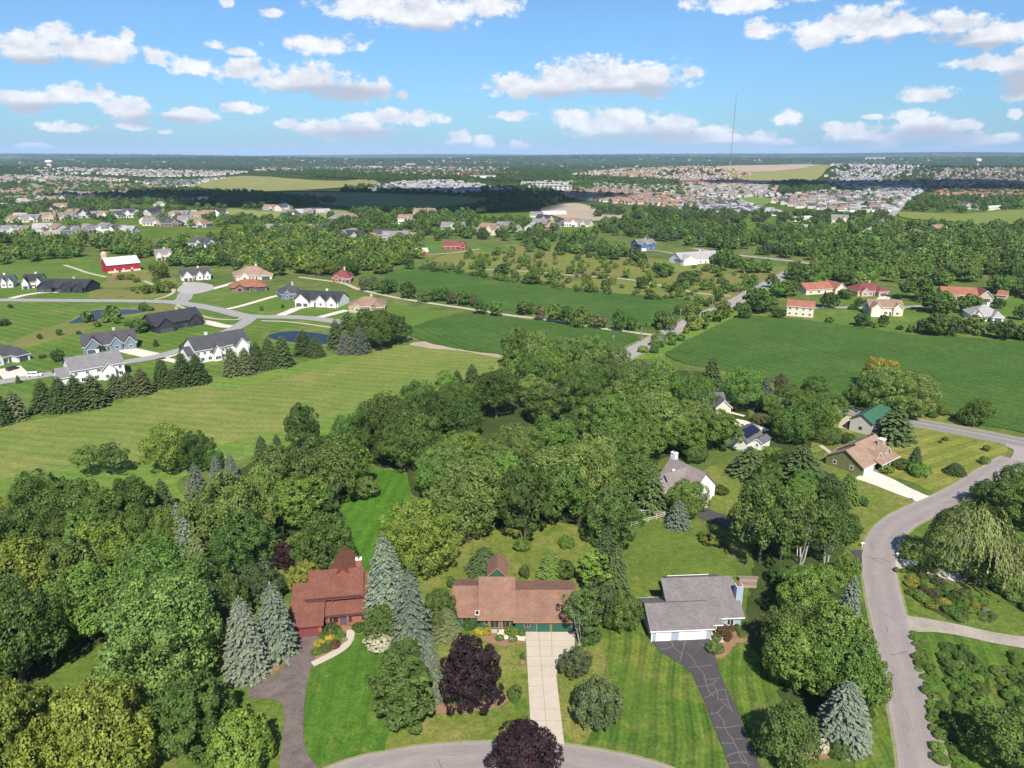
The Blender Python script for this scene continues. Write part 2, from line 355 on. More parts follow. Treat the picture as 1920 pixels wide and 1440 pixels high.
def soy():
    m, t, b = newmat('soybean_leaves'); p = t.pos()
    big = t.noise(t.v('MULTIPLY', p, (1, 1.6, 1)), 0.02, 6, 0.66); mid = t.noise(p, 0.1, 4, 0.65); f = t.noise(p, 0.9, 4, 0.72)
    c = t.mix(t.ramp(t.m('ADD', t.m('MULTIPLY', big, .7), t.m('MULTIPLY', mid, .3)), 0.38, 0.68), (0.048, 0.1, 0.02), (0.078, 0.134, 0.03))
    c = t.mix(t.ramp(t.noise(t.v('ADD', t.v('MULTIPLY', p, (1, 2.2, 1)), (300, 80, 0)), 0.011, 5, 0.68), 0.56, 0.78), c, (0.09, 0.165, 0.036))
    x, y, z = t.xyz(p); u = t.m('ADD', t.m('MULTIPLY', x, math.cos(R(32))), t.m('MULTIPLY', y, math.sin(R(32))))
    s = t.m('MULTIPLY_ADD', t.m('SINE', t.m('MULTIPLY', u, math.pi / 2.4)), 0.055, 1.0)
    tr = t.ramp(t.m('ABSOLUTE', t.m('SUBTRACT', t.m('FRACT', t.m('DIVIDE', u, 27.0)), 0.5)), 0.0, 0.022, 0.74, 1.0); s = t.m('MULTIPLY', s, tr)
    c = t.mix(t.ramp(t.noise(t.v('ADD', p, (-70, 210, 0)), 0.022, 5, 0.7), 0.6, 0.72, 0.0, 0.55), c, (0.12, 0.15, 0.045))
    k = t.m('MULTIPLY', t.ramp(f, 0.25, 0.75, 0.55, 1.45), s); c = t.mix(1.0, c, t.vec(k, k, k), 'MULTIPLY')
    t.put(b.inputs['Base Color'], c); b.inputs['Roughness'].default_value = 0.9; b.inputs['Specular IOR Level'].default_value = 0.04; bump(t, b, f, 0.8, 0.5); return m
SOY = soy()
ROAD = paving('weathered_asphalt', (0.29, 0.25, 0.23), (0.24, 0.205, 0.19), streak=0.05)
ROAD2 = paving('county_asphalt', (0.25, 0.23, 0.225), (0.2, 0.185, 0.185), streak=0.07)
ROADL = paving('pale_asphalt', (0.33, 0.31, 0.29), (0.27, 0.255, 0.24), streak=0.05)
BLACKTOP = paving('sealed_blacktop', (0.082, 0.074, 0.076), (0.058, 0.052, 0.055), scale=2)
OLDTOP = paving('worn_blacktop', (0.21, 0.165, 0.145), (0.095, 0.075, 0.07), scale=3.2)
CONC = paving('pale_concrete', (0.52, 0.45, 0.36), (0.43, 0.37, 0.29), scale=2)
CONC_B = paving('bright_concrete', (0.66, 0.59, 0.49), (0.57, 0.5, 0.41), scale=2)
GRAVEL = paving('farm_gravel', (0.5, 0.43, 0.32), (0.38, 0.33, 0.23), scale=1.5)
MULCH = paving('bark_mulch', (0.32, 0.19, 0.11), (0.2, 0.12, 0.07), scale=5)
SAND = paving('bare_earth', (0.43, 0.33, 0.24), (0.3, 0.24, 0.16), scale=0.25)
SEAL = plain('crack_sealer', (0.18, 0.153, 0.145), 0.8)
JOINT = plain('joint_dirt', (0.22, 0.19, 0.15), 0.9)
YEL = plain('yellow_line', (0.55, 0.38, 0.05), 0.6); WHT = plain('white_line', (0.7, 0.68, 0.62), 0.6)

def ground_far():
    m, t, b = newmat('countryside'); p = t.pos(); x, y, z = t.xyz(p)
    n = t.noise(p, 0.0011, 6, 0.62); n2 = t.noise(p, 0.006, 5, 0.65); fine = t.noise(p, 0.05, 4, 0.7)
    cell = t.voro(t.v('ADD', p, t.v('MULTIPLY', t.noise(p, 0.003, 3, 0.5, col=True), (120, 120, 0))), 0.0032)
    r, g_, b2 = t.xyz(cell)
    fld = t.mix(t.ramp(r, 0.2, 0.8), (0.09, 0.125, 0.035), (0.17, 0.18, 0.06)); fld = t.mix(t.m('GREATER_THAN', g_, 0.72), fld, (0.05, 0.085, 0.022)); fld = t.mix(t.m('GREATER_THAN', b2, 0.88), fld, (0.3, 0.22, 0.12))
    wood = t.mix(t.ramp(fine, .35, .65), (0.024, 0.042, 0.012), (0.05, 0.078, 0.02))
    c = t.mix(t.smooth(t.m('ADD', t.m('MULTIPLY', n, .6), t.m('MULTIPLY', n2, .4)), 0.41, 0.47), fld, wood)
    k = t.ramp(fine, 0.3, 0.7, 0.85, 1.15); c = t.mix(1.0, c, t.vec(k, k, k), 'MULTIPLY')
    near = t.n['Principled BSDF']
    # the close country is grass, the far one a patchwork
    gn = t.noise(p, 0.03, 5, 0.65); gcol = t.mix(t.ramp(gn, .35, .65), (0.07, 0.12, 0.02), (0.125, 0.16, 0.035)); k2 = t.ramp(t.noise(p, 0.6, 4, .7), .3, .7, .75, 1.25)
    gcol = t.mix(1.0, gcol, t.vec(k2, k2, k2), 'MULTIPLY')
    c = t.mix(t.smooth(y, 900, 1700), gcol, c)
    t.put(b.inputs['Base Color'], c); b.inputs['Roughness'].default_value = 0.95; b.inputs['Specular IOR Level'].default_value = 0.0
    return m
def build_ground():
    ys = [-400, -150, 0, 150, 300, 450, 600, 750, 900]
    while ys[-1] < 60000: ys.append(ys[-1] * 1.045 + 20)
    V, F = [], []; nx = 121
    for y in ys:
        half = max(900, abs(y) * 1.15)
        for i in range(nx):
            x = (i / (nx - 1) * 2 - 1) * half; V.append((x, y, hgt(x, y)))
    for j in range(len(ys) - 1):
        for i in range(nx - 1): F.append((j * nx + i, j * nx + i + 1, (j + 1) * nx + i + 1, (j + 1) * nx + i))
    me = bpy.data.meshes.new('ground'); me.from_pydata(V, [], F); me.materials.append(ground_far()); me.update()
    tag(link(bpy.data.objects.new('ground', me)), kind='structure')
build_ground()

# ------------------------------------------------------------------ fields and lawns
A = area
A('grassland', [(-500, 545), (-300, 470), (200, 450), (820, 440), (1300, 440), (1500, 470), (2300, 520), (2500, 900), (2600, 1500), (1900, 1650), (0, 1650), (-700, 1550), (-900, 900)], 0.03, G_BASE)
A('estate_lawn', [(-160, 545), (60, 540), (200, 548), (330, 560), (480, 590), (640, 600), (640, 650), (560, 690), (400, 710), (290, 735), (160, 775), (60, 790), (-100, 810), (-260, 760), (-200, 620)], 0.06, G_LOT)
A('estate_lawn', [(350, 560), (420, 535), (520, 540), (640, 545), (770, 575), (840, 585), (770, 612), (700, 625), (640, 607), (560, 594), (460, 590)], 0.062, G_LOT)
A('estate_lawn', [(-60, 545), (-40, 480), (60, 470), (180, 490), (300, 530), (340, 558), (200, 560)], 0.064, G_LOT)
A('wild_meadow', [(230, 505), (300, 510), (330, 530), (300, 556), (180, 560), (170, 545), (200, 525)], 0.07, G_WILD)
A('wild_meadow', [(30, 640), (100, 612), (200, 585), (300, 566), (330, 575), (250, 592), (150, 622), (60, 650)], 0.068, G_WILD)
A('hay_field', [(-160, 830), (0, 803), (60, 788), (170, 772), (290, 733), (400, 708), (480, 702), (560, 682), (640, 662), (700, 652), (770, 646), (800, 641), (870, 655), (935, 668), (940, 690), (860, 716), (800, 727), (730, 762), (640, 802), (540, 836), (420, 868), (330, 900), (360, 960), (240, 970), (60, 960), (-100, 975), (-300, 900)], 0.09, G_HAY)
A('hay_margin', [(-200, 948), (0, 900), (120, 880), (240, 872), (380, 842), (470, 822), (560, 800), (650, 770), (760, 725), (790, 728), (720, 766), (640, 806), (540, 842), (410, 874), (330, 905), (360, 962), (200, 975), (0, 985), (-200, 1010)], 0.12, G_HAYG)
A('hay_margin', [(400, 715), (480, 705), (560, 685), (640, 666), (700, 655), (690, 668), (600, 692), (500, 716), (420, 728)], 0.12, G_HAYG)
A('soybean_field', [(722, 522), (737, 508), (773, 502), (807, 503), (853, 510), (907, 518), (973, 528), (1040, 538), (1107, 545), (1173, 552), (1240, 557), (1285, 562), (1310, 570), (1285, 590), (1235, 612), (1200, 618), (1140, 608), (1070, 596), (957, 583), (887, 572), (813, 560), (750, 545)], 0.5, SOY, skirt=0.5, cell=9, bumpy=0.08)
A('soybean_field', [(766, 620), (790, 607), (850, 592), (887, 590), (957, 597), (1040, 606), (1140, 620), (1190, 627), (1187, 640), (1160, 652), (1100, 668), (1000, 672), (930, 664), (860, 655), (780, 634)], 0.5, SOY, skirt=0.5, cell=8, bumpy=0.08)
A('soybean_field', [(1246, 668), (1280, 646), (1313, 628), (1347, 610), (1367, 600), (1400, 593), (1440, 595), (1480, 598), (1547, 607), (1597, 613), (1647, 620), (1707, 628), (1780, 633), (1847, 637), (1920, 643), (2100, 655), (2500, 700), (2400, 850), (2100, 850), (1920, 812), (1850, 800), (1800, 788), (1750, 768), (1700, 752), (1600, 738), (1560, 745), (1500, 735), (1460, 722), (1400, 700), (1320, 690)], 0.55, SOY, skirt=0.5, cell=8, bumpy=0.08)
A('wild_meadow', [(800, 500), (860, 470), (980, 458), (1100, 466), (1250, 488), (1380, 500), (1480, 500), (1440, 525), (1390, 555), (1310, 575), (1270, 562), (1150, 550), (1000, 530), (880, 512)], 0.1, G_WILD, cell=None)
A('pasture', [(800, 452), (880, 458), (940, 462), (960, 475), (860, 470), (780, 478)], 0.12, G_LOT)
A('pasture', [(1120, 446), (1190, 446), (1290, 468), (1400, 482), (1480, 494), (1420, 500), (1290, 482), (1190, 462)], 0.12, G_BASE)
A('field_verge', [(1180, 672), (1247, 645), (1340, 590), (1420, 545), (1500, 508), (1520, 516), (1440, 560), (1370, 598), (1300, 630), (1250, 668)], 0.09, G_HAYG)
A('field_verge', [(1330, 690), (1480, 730), (1570, 748), (1700, 760), (1800, 792), (1930, 824), (2100, 850), (2100, 880), (1900, 832), (1700, 790), (1590, 768), (1470, 752)], 0.1, G_DRY)
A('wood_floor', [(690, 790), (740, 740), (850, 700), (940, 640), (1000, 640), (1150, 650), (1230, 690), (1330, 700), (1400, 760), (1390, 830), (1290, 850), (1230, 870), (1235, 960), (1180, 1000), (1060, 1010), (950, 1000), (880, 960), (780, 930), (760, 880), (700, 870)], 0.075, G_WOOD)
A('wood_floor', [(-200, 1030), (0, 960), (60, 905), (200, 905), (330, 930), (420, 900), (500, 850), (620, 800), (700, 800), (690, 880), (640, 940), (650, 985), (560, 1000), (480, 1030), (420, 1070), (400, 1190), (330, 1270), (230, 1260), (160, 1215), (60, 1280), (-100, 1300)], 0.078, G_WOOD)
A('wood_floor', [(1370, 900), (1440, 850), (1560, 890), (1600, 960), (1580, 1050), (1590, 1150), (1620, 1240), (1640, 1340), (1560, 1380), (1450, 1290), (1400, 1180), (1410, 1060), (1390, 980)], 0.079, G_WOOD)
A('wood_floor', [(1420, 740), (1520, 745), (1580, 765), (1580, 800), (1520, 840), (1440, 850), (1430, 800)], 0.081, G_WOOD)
A('dry_lawn', [(890, 850), (950, 820), (1020, 806), (1060, 820), (1000, 850), (930, 870)], 0.1, G_DRY)
A('back_lawn', [(680, 892), (742, 882), (768, 905), (772, 945), (752, 980), (742, 1050), (690, 1080), (640, 1068), (632, 990), (645, 940)], 0.1, G_LAWN3)
A('front_lawn', [(581, 1250), (600, 1238), (640, 1225), (662, 1195), (700, 1190), (745, 1230), (760, 1330), (820, 1400), (700, 1408), (610, 1430), (585, 1436), (570, 1400), (568, 1340)], 0.1, G_LAWN)
A('dry_lawn', [(760, 1090), (800, 1030), (850, 1000), (940, 990), (1040, 980), (1110, 1000), (1100, 1050), (1085, 1110), (1070, 1190), (850, 1190), (780, 1150)], 0.095, G_DRY)
A('dry_lawn', [(840, 1190), (985, 1190), (992, 1250), (995, 1400), (900, 1402), (780, 1406), (720, 1405), (760, 1340), (800, 1300)], 0.105, G_DRY)
A('dry_lawn', [(1046, 1275), (1080, 1240), (1128, 1190), (1135, 1270), (1160, 1380), (1120, 1412), (1058, 1400), (1050, 1340)], 0.104, G_DRY)
A('side_lawn', [(1128, 1190), (1170, 1160), (1200, 1180), (1222, 1212), (1285, 1240), (1320, 1330), (1362, 1445), (1250, 1440), (1150, 1415), (1090, 1405), (1135, 1350), (1150, 1290)], 0.11, G_LAWN2)
A('side_lawn', [(1338, 1235), (1390, 1210), (1420, 1230), (1460, 1290), (1410, 1330), (1400, 1420), (1385, 1360)], 0.105, G_LAWN2)
A('hill_lawn', [(1085, 1110), (1130, 1020), (1180, 975), (1250, 970), (1310, 985), (1340, 1000), (1370, 1060), (1400, 1130), (1300, 1200), (1200, 1200), (1130, 1195)], 0.1, G_YELLOWISH)
A('corner_lawn', [(1590, 860), (1700, 790), (1765, 807), (1830, 820), (1880, 832), (1896, 842), (1890, 858), (1868, 890), (1820, 912), (1770, 930), (1720, 910), (1640, 880)], 0.1, G_CORNER)
A('dry_lawn', [(1560, 880), (1620, 890), (1720, 935), (1740, 930), (1690, 955), (1655, 980), (1632, 1005), (1620, 1030), (1590, 1025), (1580, 950)], 0.1, G_DRY)
A('dry_lawn', [(1310, 890), (1345, 870), (1400, 880), (1440, 900), (1400, 960), (1360, 975), (1330, 950), (1325, 920)], 0.1, G_DRY)
A('dry_lawn', [(1535, 805), (1590, 780), (1600, 810), (1560, 835), (1520, 850)], 0.1, G_CORNER)
A('road_verge', [(1612, 1060), (1620, 1100), (1640, 1190), (1658, 1270), (1672, 1330), (1690, 1445), (1600, 1445), (1620, 1400), (1640, 1330), (1615, 1200), (1590, 1090)], 0.105, G_LAWN2)
A('glade_lawn', [(70, 1300), (130, 1240), (210, 1205), (240, 1260), (230, 1300), (150, 1345), (90, 1330)], 0.1, G_YELLOWISH)
A('glade_lawn', [(430, 1280), (530, 1310), (532, 1350), (520, 1440), (380, 1445), (330, 1430), (400, 1330)], 0.1, G_YELLOWISH)
A('garden_lawn', [(1690, 1085), (1740, 1080), (1800, 1100), (1930, 1100), (2050, 1150), (2050, 1240), (1920, 1212), (1800, 1180), (1700, 1158)], 0.1, G_YELLOWISH)
A('garden_lawn', [(1705, 1185), (1800, 1190), (1920, 1225), (2050, 1260), (2050, 1500), (1790, 1500), (1745, 1330)], 0.1, G_LAWN2)
A('garden_lawn', [(1690, 1010), (1750, 970), (1790, 960), (1900, 990), (1900, 1060), (1760, 1070), (1685, 1045)], 0.1, G_YELLOWISH)
A('home_lawn', [(1560, 560), (1700, 555), (1920, 560), (2100, 600), (2000, 640), (1800, 632), (1600, 612), (1500, 596), (1500, 575)], 0.09, G_LOT)
# planted ground of the flower garden
for q_ in ([(1785, 1078), (1850, 1074), (1930, 1094), (2020, 1128), (2005, 1175), (1930, 1154), (1860, 1112)], [(1706, 1084), (1760, 1086), (1805, 1108), (1852, 1130), (1818, 1153), (1800, 1168), (1738, 1142), (1703, 1112)], [(1702, 1188), (1724, 1188), (1748, 1258), (1774, 1330), (1805, 1432), (1760, 1440), (1736, 1330), (1718, 1260)], [(1763, 1212), (1802, 1212), (1838, 1243), (1853, 1290), (1860, 1330), (1885, 1382), (1830, 1394), (1786, 1330), (1772, 1270)], [(1860, 1256), (1902, 1252), (1965, 1268), (1985, 1342), (1900, 1344), (1876, 1300)]): A('planting_bed', q_, 0.125, G_WOOD)
# mulch beds and bare ground
A('mulch_bed', [(1330, 1215), (1345, 1178), (1385, 1178), (1410, 1190), (1395, 1205), (1378, 1210), (1365, 1230), (1345, 1238)], 0.13, MULCH)
A('mulch_bed', [(1450, 1405), (1500, 1390), (1560, 1370), (1600, 1372), (1612, 1390), (1595, 1410), (1550, 1425), (1470, 1428)], 0.13, MULCH)
A('mulch_bed', [(460, 1280), (490, 1285), (530, 1250), (530, 1235), (545, 1225), (480, 1215), (440, 1260)], 0.13, MULCH)
A('mulch_bed', [(588, 1240), (590, 1200), (610, 1180), (645, 1175), (660, 1180), (650, 1205), (630, 1225)], 0.13, MULCH)
A('mulch_bed', [(905, 1200), (925, 1185), (985, 1188), (984, 1207), (925, 1210)], 0.13, MULCH)
A('mulch_bed', [(800, 1330), (830, 1318), (880, 1322), (945, 1308), (950, 1318), (880, 1336), (815, 1338)], 0.13, MULCH)
A('sand_patch', [(415, 1100), (430, 1065), (470, 1055), (525, 1030), (540, 1040), (510, 1062), (470, 1080), (440, 1105)], 0.12, SAND)
A('sand_patch', [(590, 1140), (560, 1120), (600, 1090), (640, 1085), (640, 1110)], 0.12, MULCH)
A('bare_earth', [(770, 645), (800, 640), (850, 650), (935, 664), (930, 670), (860, 657), (800, 652)], 0.13, SAND)
# ponds
def water():
    m, t, b = newmat('pond_water'); p = t.pos()
    b.inputs['Base Color'].default_value = (0.012, 0.018, 0.026, 1); b.inputs['Roughness'].default_value = 0.2; b.inputs['Specular IOR Level'].default_value = 0.06
    bump(t, b, t.noise(p, 0.6, 3, 0.6), 0.06, 0.05); return m
WATER = water()
A('reed_bank', [(120, 612), (140, 598), (160, 586), (180, 578), (213, 576), (245, 577), (285, 579), (262, 592), (220, 598), (170, 606), (140, 612)], 0.1, G_WILD)
A('pond', [(129, 606), (143, 598), (160, 588), (180, 582), (213, 581), (247, 581), (277, 583), (253, 588), (213, 593), (173, 602), (147, 606)], 0.12, WATER)
A('reed_bank', [(494, 632), (500, 622), (520, 618), (552, 617), (587, 618), (628, 630), (630, 644), (600, 650), (550, 646), (512, 641)], 0.1, G_WILD)
A('pond', [(502, 630), (520, 624), (550, 621), (587, 624), (620, 630), (623, 641), (600, 646), (550, 642), (514, 637)], 0.12, WATER)

# ------------------------------------------------------------------ roads, drives, paths
Rb = ribbon
SHO = paving('gravel_shoulder', (0.3, 0.27, 0.15), (0.17, 0.18, 0.07), scale=6)
Rb('road_shoulder', [(1740, 1560), (1731, 1445), (1708, 1330), (1684, 1230), (1664, 1150), (1650, 1085), (1648, 1045), (1658, 1010), (1690, 978), (1740, 953), (1800, 925), (1850, 893), (1900, 862)], 7.5, 0.15, SHO, 10)
Rb('road_shoulder', [(575, 1500), (640, 1462), (720, 1440), (820, 1425), (930, 1420), (1040, 1424), (1130, 1438), (1230, 1462), (1330, 1510)], 6.5, 0.15, SHO, 8)
Rb('road_shoulder', [(1300, 742), (1480, 757), (1592, 771), (1705, 791), (1815, 811), (1920, 832), (2150, 880)], 10.5, 0.17, SHO, 8)
Rb('road_shoulder', [(1040, 735), (1177, 665), (1207, 649), (1240, 631), (1273, 614), (1287, 607), (1313, 595), (1347, 580), (1390, 560), (1413, 547), (1450, 527), (1482, 510), (1500, 500)], 11.5, 0.16, SHO, 6)
TAR = plain('tar_seam', (0.13, 0.115, 0.11), 0.7)
for k_, c_ in enumerate([[(1628, 1046), (1640, 1049), (1652, 1048), (1660, 1053), (1672, 1056)], [(1634, 1050), (1646, 1054), (1656, 1058)], [(1658, 1152), (1668, 1158), (1680, 1166)], [(1662, 1175), (1664, 1186)], [(1758, 945), (1772, 943), (1786, 941)], [(1636, 1026), (1640, 1030)], [(1670, 1230), (1690, 1226), (1702, 1222)], [(820, 1425), (824, 1432), (830, 1445)]]): Rb('tar_seam', c_, 0.13 if k_ > 1 else .22, 0.21, TAR, 6)
Rb('side_road', [(1740, 1560), (1731, 1445), (1708, 1330), (1684, 1230), (1664, 1150), (1650, 1085), (1648, 1045), (1658, 1010), (1690, 978), (1740, 953), (1800, 925), (1850, 893), (1900, 862)], 6.6, 0.2, ROAD, 10)
A('road_corner', [(1885, 835), (1920, 822), (2100, 850), (2100, 890), (1960, 905), (1920, 880), (1880, 905), (1860, 900), (1893, 862), (1900, 845)], 0.19, ROAD)
Rb('county_road', [(1300, 742), (1480, 757), (1592, 771), (1705, 791), (1815, 811), (1920, 832), (2150, 880)], 8.0, 0.22, ROAD2, 8)
Rb('yellow_line', [(1480, 756), (1592, 770.5), (1705, 790.5), (1815, 810.5), (1920, 831.5)], 0.28, 0.235, YEL, 8)
Rb('country_road', [(1040, 735), (1177, 665), (1207, 649), (1240, 631), (1273, 614), (1287, 607), (1313, 595), (1347, 580), (1390, 560), (1413, 547), (1450, 527), (1482, 510), (1500, 500)], 8.5, 0.2, ROADL, 6)
Rb('yellow_line', [(1177, 665), (1207, 649), (1240, 631), (1273, 614), (1287, 607), (1313, 595), (1347, 580), (1390, 560)], 0.3, 0.215, YEL, 6)
Rb('cross_road', [(1300, 466), (1362, 476), (1430, 484), (1500, 492), (1600, 505)], 8, 0.24, ROADL, 5)
Rb('country_road', [(1600, 450), (1668, 408), (1700, 378), (1743, 350), (1775, 330)], 9, 0.9, ROADL, 5)
Rb('farm_lane', [(560, 520), (640, 531), (673, 543), (740, 558), (807, 569), (887, 581), (957, 592), (1040, 602), (1140, 618), (1235, 630)], 3.6, 0.2, GRAVEL, 5)
Rb('meadow_path', [(885, 505), (940, 507), (1000, 510), (1065, 516), (1130, 520), (1190, 526), (1250, 538), (1310, 550), (1370, 556)], 3, 0.2, GRAVEL, 4)
Rb('estate_road', [(-300, 562), (0, 563), (133, 564), (267, 565), (333, 568), (400, 579), (450, 591), (483, 594), (567, 596), (630, 603), (700, 612)], 8.5, 0.2, ROADL, 8)
Rb('estate_road', [(335, 568), (345, 560), (350, 550), (366, 540)], 9, 0.205, ROADL, 6)
A('estate_court', [(332, 546), (345, 533), (370, 530), (395, 534), (402, 541), (388, 547), (360, 552)], 0.21, ROADL)
Rb('estate_road', [(472, 594), (455, 608), (417, 627), (367, 648), (300, 668), (233, 680), (167, 692), (83, 704), (0, 717), (-120, 735)], 7.5, 0.207, ROADL, 8)
Rb('estate_path', [(270, 527), (300, 538), (322, 540), (325, 548), (312, 556), (290, 562)], 2.4, 0.19, GRAVEL, 6)
Rb('estate_path', [(330, 572), (345, 578), (390, 596), (440, 600), (452, 596)], 2, 0.19, GRAVEL, 5)
Rb('estate_path', [(490, 602), (540, 604), (590, 610), (640, 618)], 2, 0.19, GRAVEL, 5)
def drive(px, w, m=None, z=0.18, name='driveway'): return Rb(name, px, w, z, m or CONC_B, 5)
drive([(20, 560), (50, 553), (80, 549), (110, 548)], 5); drive([(352, 533), (355, 530)], 7)
drive([(405, 583), (440, 577), (480, 566), (515, 556), (540, 552)], 4); drive([(520, 594), (540, 586), (560, 578), (585, 574)], 6)
drive([(590, 598), (620, 590), (650, 582)], 5); drive([(395, 543), (420, 536), (440, 530)], 5)
drive([(445, 612), (420, 612), (395, 606), (380, 603)], 6); drive([(290, 668), (262, 662), (235, 656), (215, 655)], 8)
drive([(338, 660), (300, 673), (285, 668)], 4); drive([(35, 711), (25, 700), (15, 690)], 9); drive([(285, 672), (310, 674), (335, 679)], 4)
drive([(1520, 577), (1600, 577), (1680, 577), (1760, 572), (1800, 570)], 5, ROADL, 0.19, 'estate_road'); drive([(1640, 575), (1650, 563), (1660, 556)], 5)
drive([(800, 478), (860, 473), (900, 467)], 3, GRAVEL); drive([(1200, 472), (1230, 470), (1290, 482)], 4, ROADL)
Rb('farm_lane', [(120, 497), (145, 505), (165, 512), (200, 520)], 3, 0.19, GRAVEL, 4)
# cul-de-sac at the bottom of the picture
Rb('side_road', [(575, 1500), (640, 1462), (720, 1440), (820, 1425), (930, 1420), (1040, 1424), (1130, 1438), (1230, 1462), (1330, 1510)], 5.6, 0.2, ROAD, 8)
# drive of the red roofed house, with its turning bay
A('driveway', [(559, 1197), (596, 1194), (594, 1215), (588, 1245), (580, 1262), (573, 1300), (569, 1345), (570, 1390), (580, 1420), (600, 1442), (640, 1470), (540, 1500), (525, 1445), (529, 1400), (533, 1345), (530, 1320), (510, 1312), (470, 1310), (466, 1296), (478, 1284), (510, 1270), (535, 1248), (552, 1222)], 0.17, OLDTOP, n=4)
Rb('garden_path', [(586, 1247), (605, 1238), (630, 1225), (648, 1212), (656, 1198), (658, 1182)], 1.5, 0.2, CONC, 6)
# black drive of the grey roofed house
bd = A('driveway', [(1222, 1205), (1330, 1199), (1338, 1220), (1350, 1265), (1372, 1310), (1392, 1360), (1412, 1410), (1432, 1452), (1450, 1480), (1390, 1490), (1368, 1440), (1350, 1390), (1330, 1340), (1312, 1295), (1295, 1262), (1270, 1242), (1240, 1225)], 0.16, BLACKTOP, smooth=False)
CR = [[(1259, 1204), (1261, 1212), (1250, 1217), (1238, 1219)], [(1261, 1212), (1272, 1223), (1278, 1224)], [(1285, 1202), (1280, 1222), (1274, 1243)], [(1288, 1225), (1300, 1238), (1306, 1250), (1318, 1262), (1322, 1276), (1328, 1295), (1338, 1308)],
 [(1290, 1253), (1310, 1251), (1336, 1248)], [(1312, 1207), (1322, 1213)], [(1316, 1273), (1335, 1275), (1350, 1272)], [(1308, 1289), (1330, 1286), (1345, 1276)], [(1336, 1284), (1345, 1298), (1345, 1310), (1352, 1315), (1375, 1336)], [(1318, 1311), (1334, 1304), (1344, 1296), (1362, 1294)],
 [(1360, 1296), (1365, 1318), (1372, 1332)], [(1345, 1313), (1360, 1313), (1368, 1313)], [(1330, 1340), (1344, 1338), (1352, 1330), (1356, 1325)], [(1344, 1338), (1356, 1352), (1360, 1368), (1372, 1386), (1384, 1408), (1396, 1422), (1404, 1440)], [(1338, 1365), (1360, 1366), (1390, 1360)],
 [(1352, 1395), (1378, 1395)], [(1374, 1387), (1394, 1387)], [(1362, 1420), (1382, 1412), (1402, 1412)], [(1384, 1412), (1394, 1430), (1412, 1436)], [(1366, 1434), (1384, 1430), (1398, 1434)]]
for c in CR: Rb('sealed_crack', c, 0.12, 0.17, SEAL, 4, parent=bd, kind=None)
# concrete drive: cast slabs with open joints
def slab_drive():
    root = empty('driveway', P(1028, 1300)); tag(root, kind='structure')
    base = A('joint_bed', [(985, 1184), (1080, 1184), (1076, 1210), (1062, 1240), (1042, 1256), (1046, 1320), (1060, 1402), (996, 1402), (993, 1330), (988, 1240)], 0.13, JOINT, smooth=False); base.parent = root; base.matrix_parent_inverse = Matrix.Translation(-root.location); del base['kind']
    L = lambda y: 985 + (y - 1184) * (11.5 / 218); rows = [1184.5, 1202, 1214, 1232, 1250, 1268, 1288, 1309, 1331, 1353, 1377, 1402]
    rr = random.Random(8)
    for i in range(len(rows) - 1):
        y0, y1 = rows[i], rows[i + 1]
        def edge(y):
            if y <= 1214: return 1080 - (y - 1184) * 0.1
            if y <= 1256: return 1076 - (y - 1214) * 0.82
            return 1042 + (y - 1256) * 0.115
        def cols(y):
            l, e = L(y), edge(y); c = [l, l + (1042 + (y - 1256) * .115 - l) * .5]
            if e - c[1] > 42: c += [1034 + (y - 1184) * 0.02]
            return c + [e]
        c0, c1 = cols(y0 + .01), cols(y1); n = min(len(c0), len(c1))
        if n < len(c0): c0 = c0[:n - 1] + [c0[-1]]
        if n < len(c1): c1 = c1[:n - 1] + [c1[-1]]
        for k in range(n - 1):
            g = 0.35
            q = [P(c0[k] + g, y0 + g), P(c0[k + 1] - g, y0 + g), P(c1[k + 1] - g, y1 - g), P(c1[k] + g, y1 - g)]
            z = 0.19 + rr.uniform(-.008, .008); mb = MB(); o = root.location
            mb.slab([(p.x - o.x, p.y - o.y, z) for p in reversed(q)], 0.05); mb.build('concrete_slab', CONC, root)
slab_drive()
# other drives
drive([(1617, 890), (1650, 902), (1690, 920), (1720, 932), (1752, 945)], [9, 8, 6.5, 5.5, 6.5], CONC_B)
A('driveway', [(1345, 962), (1375, 968), (1440, 985), (1440, 1005), (1375, 1000), (1345, 985), (1310, 970), (1325, 955)], 0.16, BLACKTOP)
A('driveway', [(1596, 1033), (1620, 1032), (1618, 1058), (1606, 1052)], 0.17, BLACKTOP, smooth=False)
drive([(1672, 1060), (1700, 1058), (1730, 1066), (1770, 1078), (1800, 1085), (1900, 1097), (2000, 1110)], 3.6, CONC); drive([(1692, 1170), (1740, 1173), (1800, 1183), (1870, 1198), (1960, 1212), (2060, 1230)], [5.5, 4.2, 3.6, 3.6, 3.6, 3.6], paving('worn_concrete', (0.42, 0.36, 0.29), (0.26, 0.22, 0.18), scale=2))
drive([(1368, 790), (1390, 794), (1412, 802), (1432, 810)], 6, CONC_B); drive([(1369, 774), (1396, 781)], 1.6, CONC_B, name='garden_path')
drive([(1600, 783), (1590, 795), (1588, 805)], 5, GRAVEL); drive([(1538, 836), (1552, 846), (1556, 850)], 1.4, CONC, name='garden_path')
Rb('front_walk', [(940, 1178), (940, 1194), (952, 1196), (985, 1199)], 1.3, 0.2, CONC_B, 5); Rb('front_walk', [(1331, 1200), (1342, 1200), (1345, 1190), (1340, 1180)], 2.2, 0.2, CONC, 5)
Rb('front_walk', [(1318, 935), (1330, 928), (1326, 940), (1320, 952)], 1.4, 0.2, CONC_B, 5)
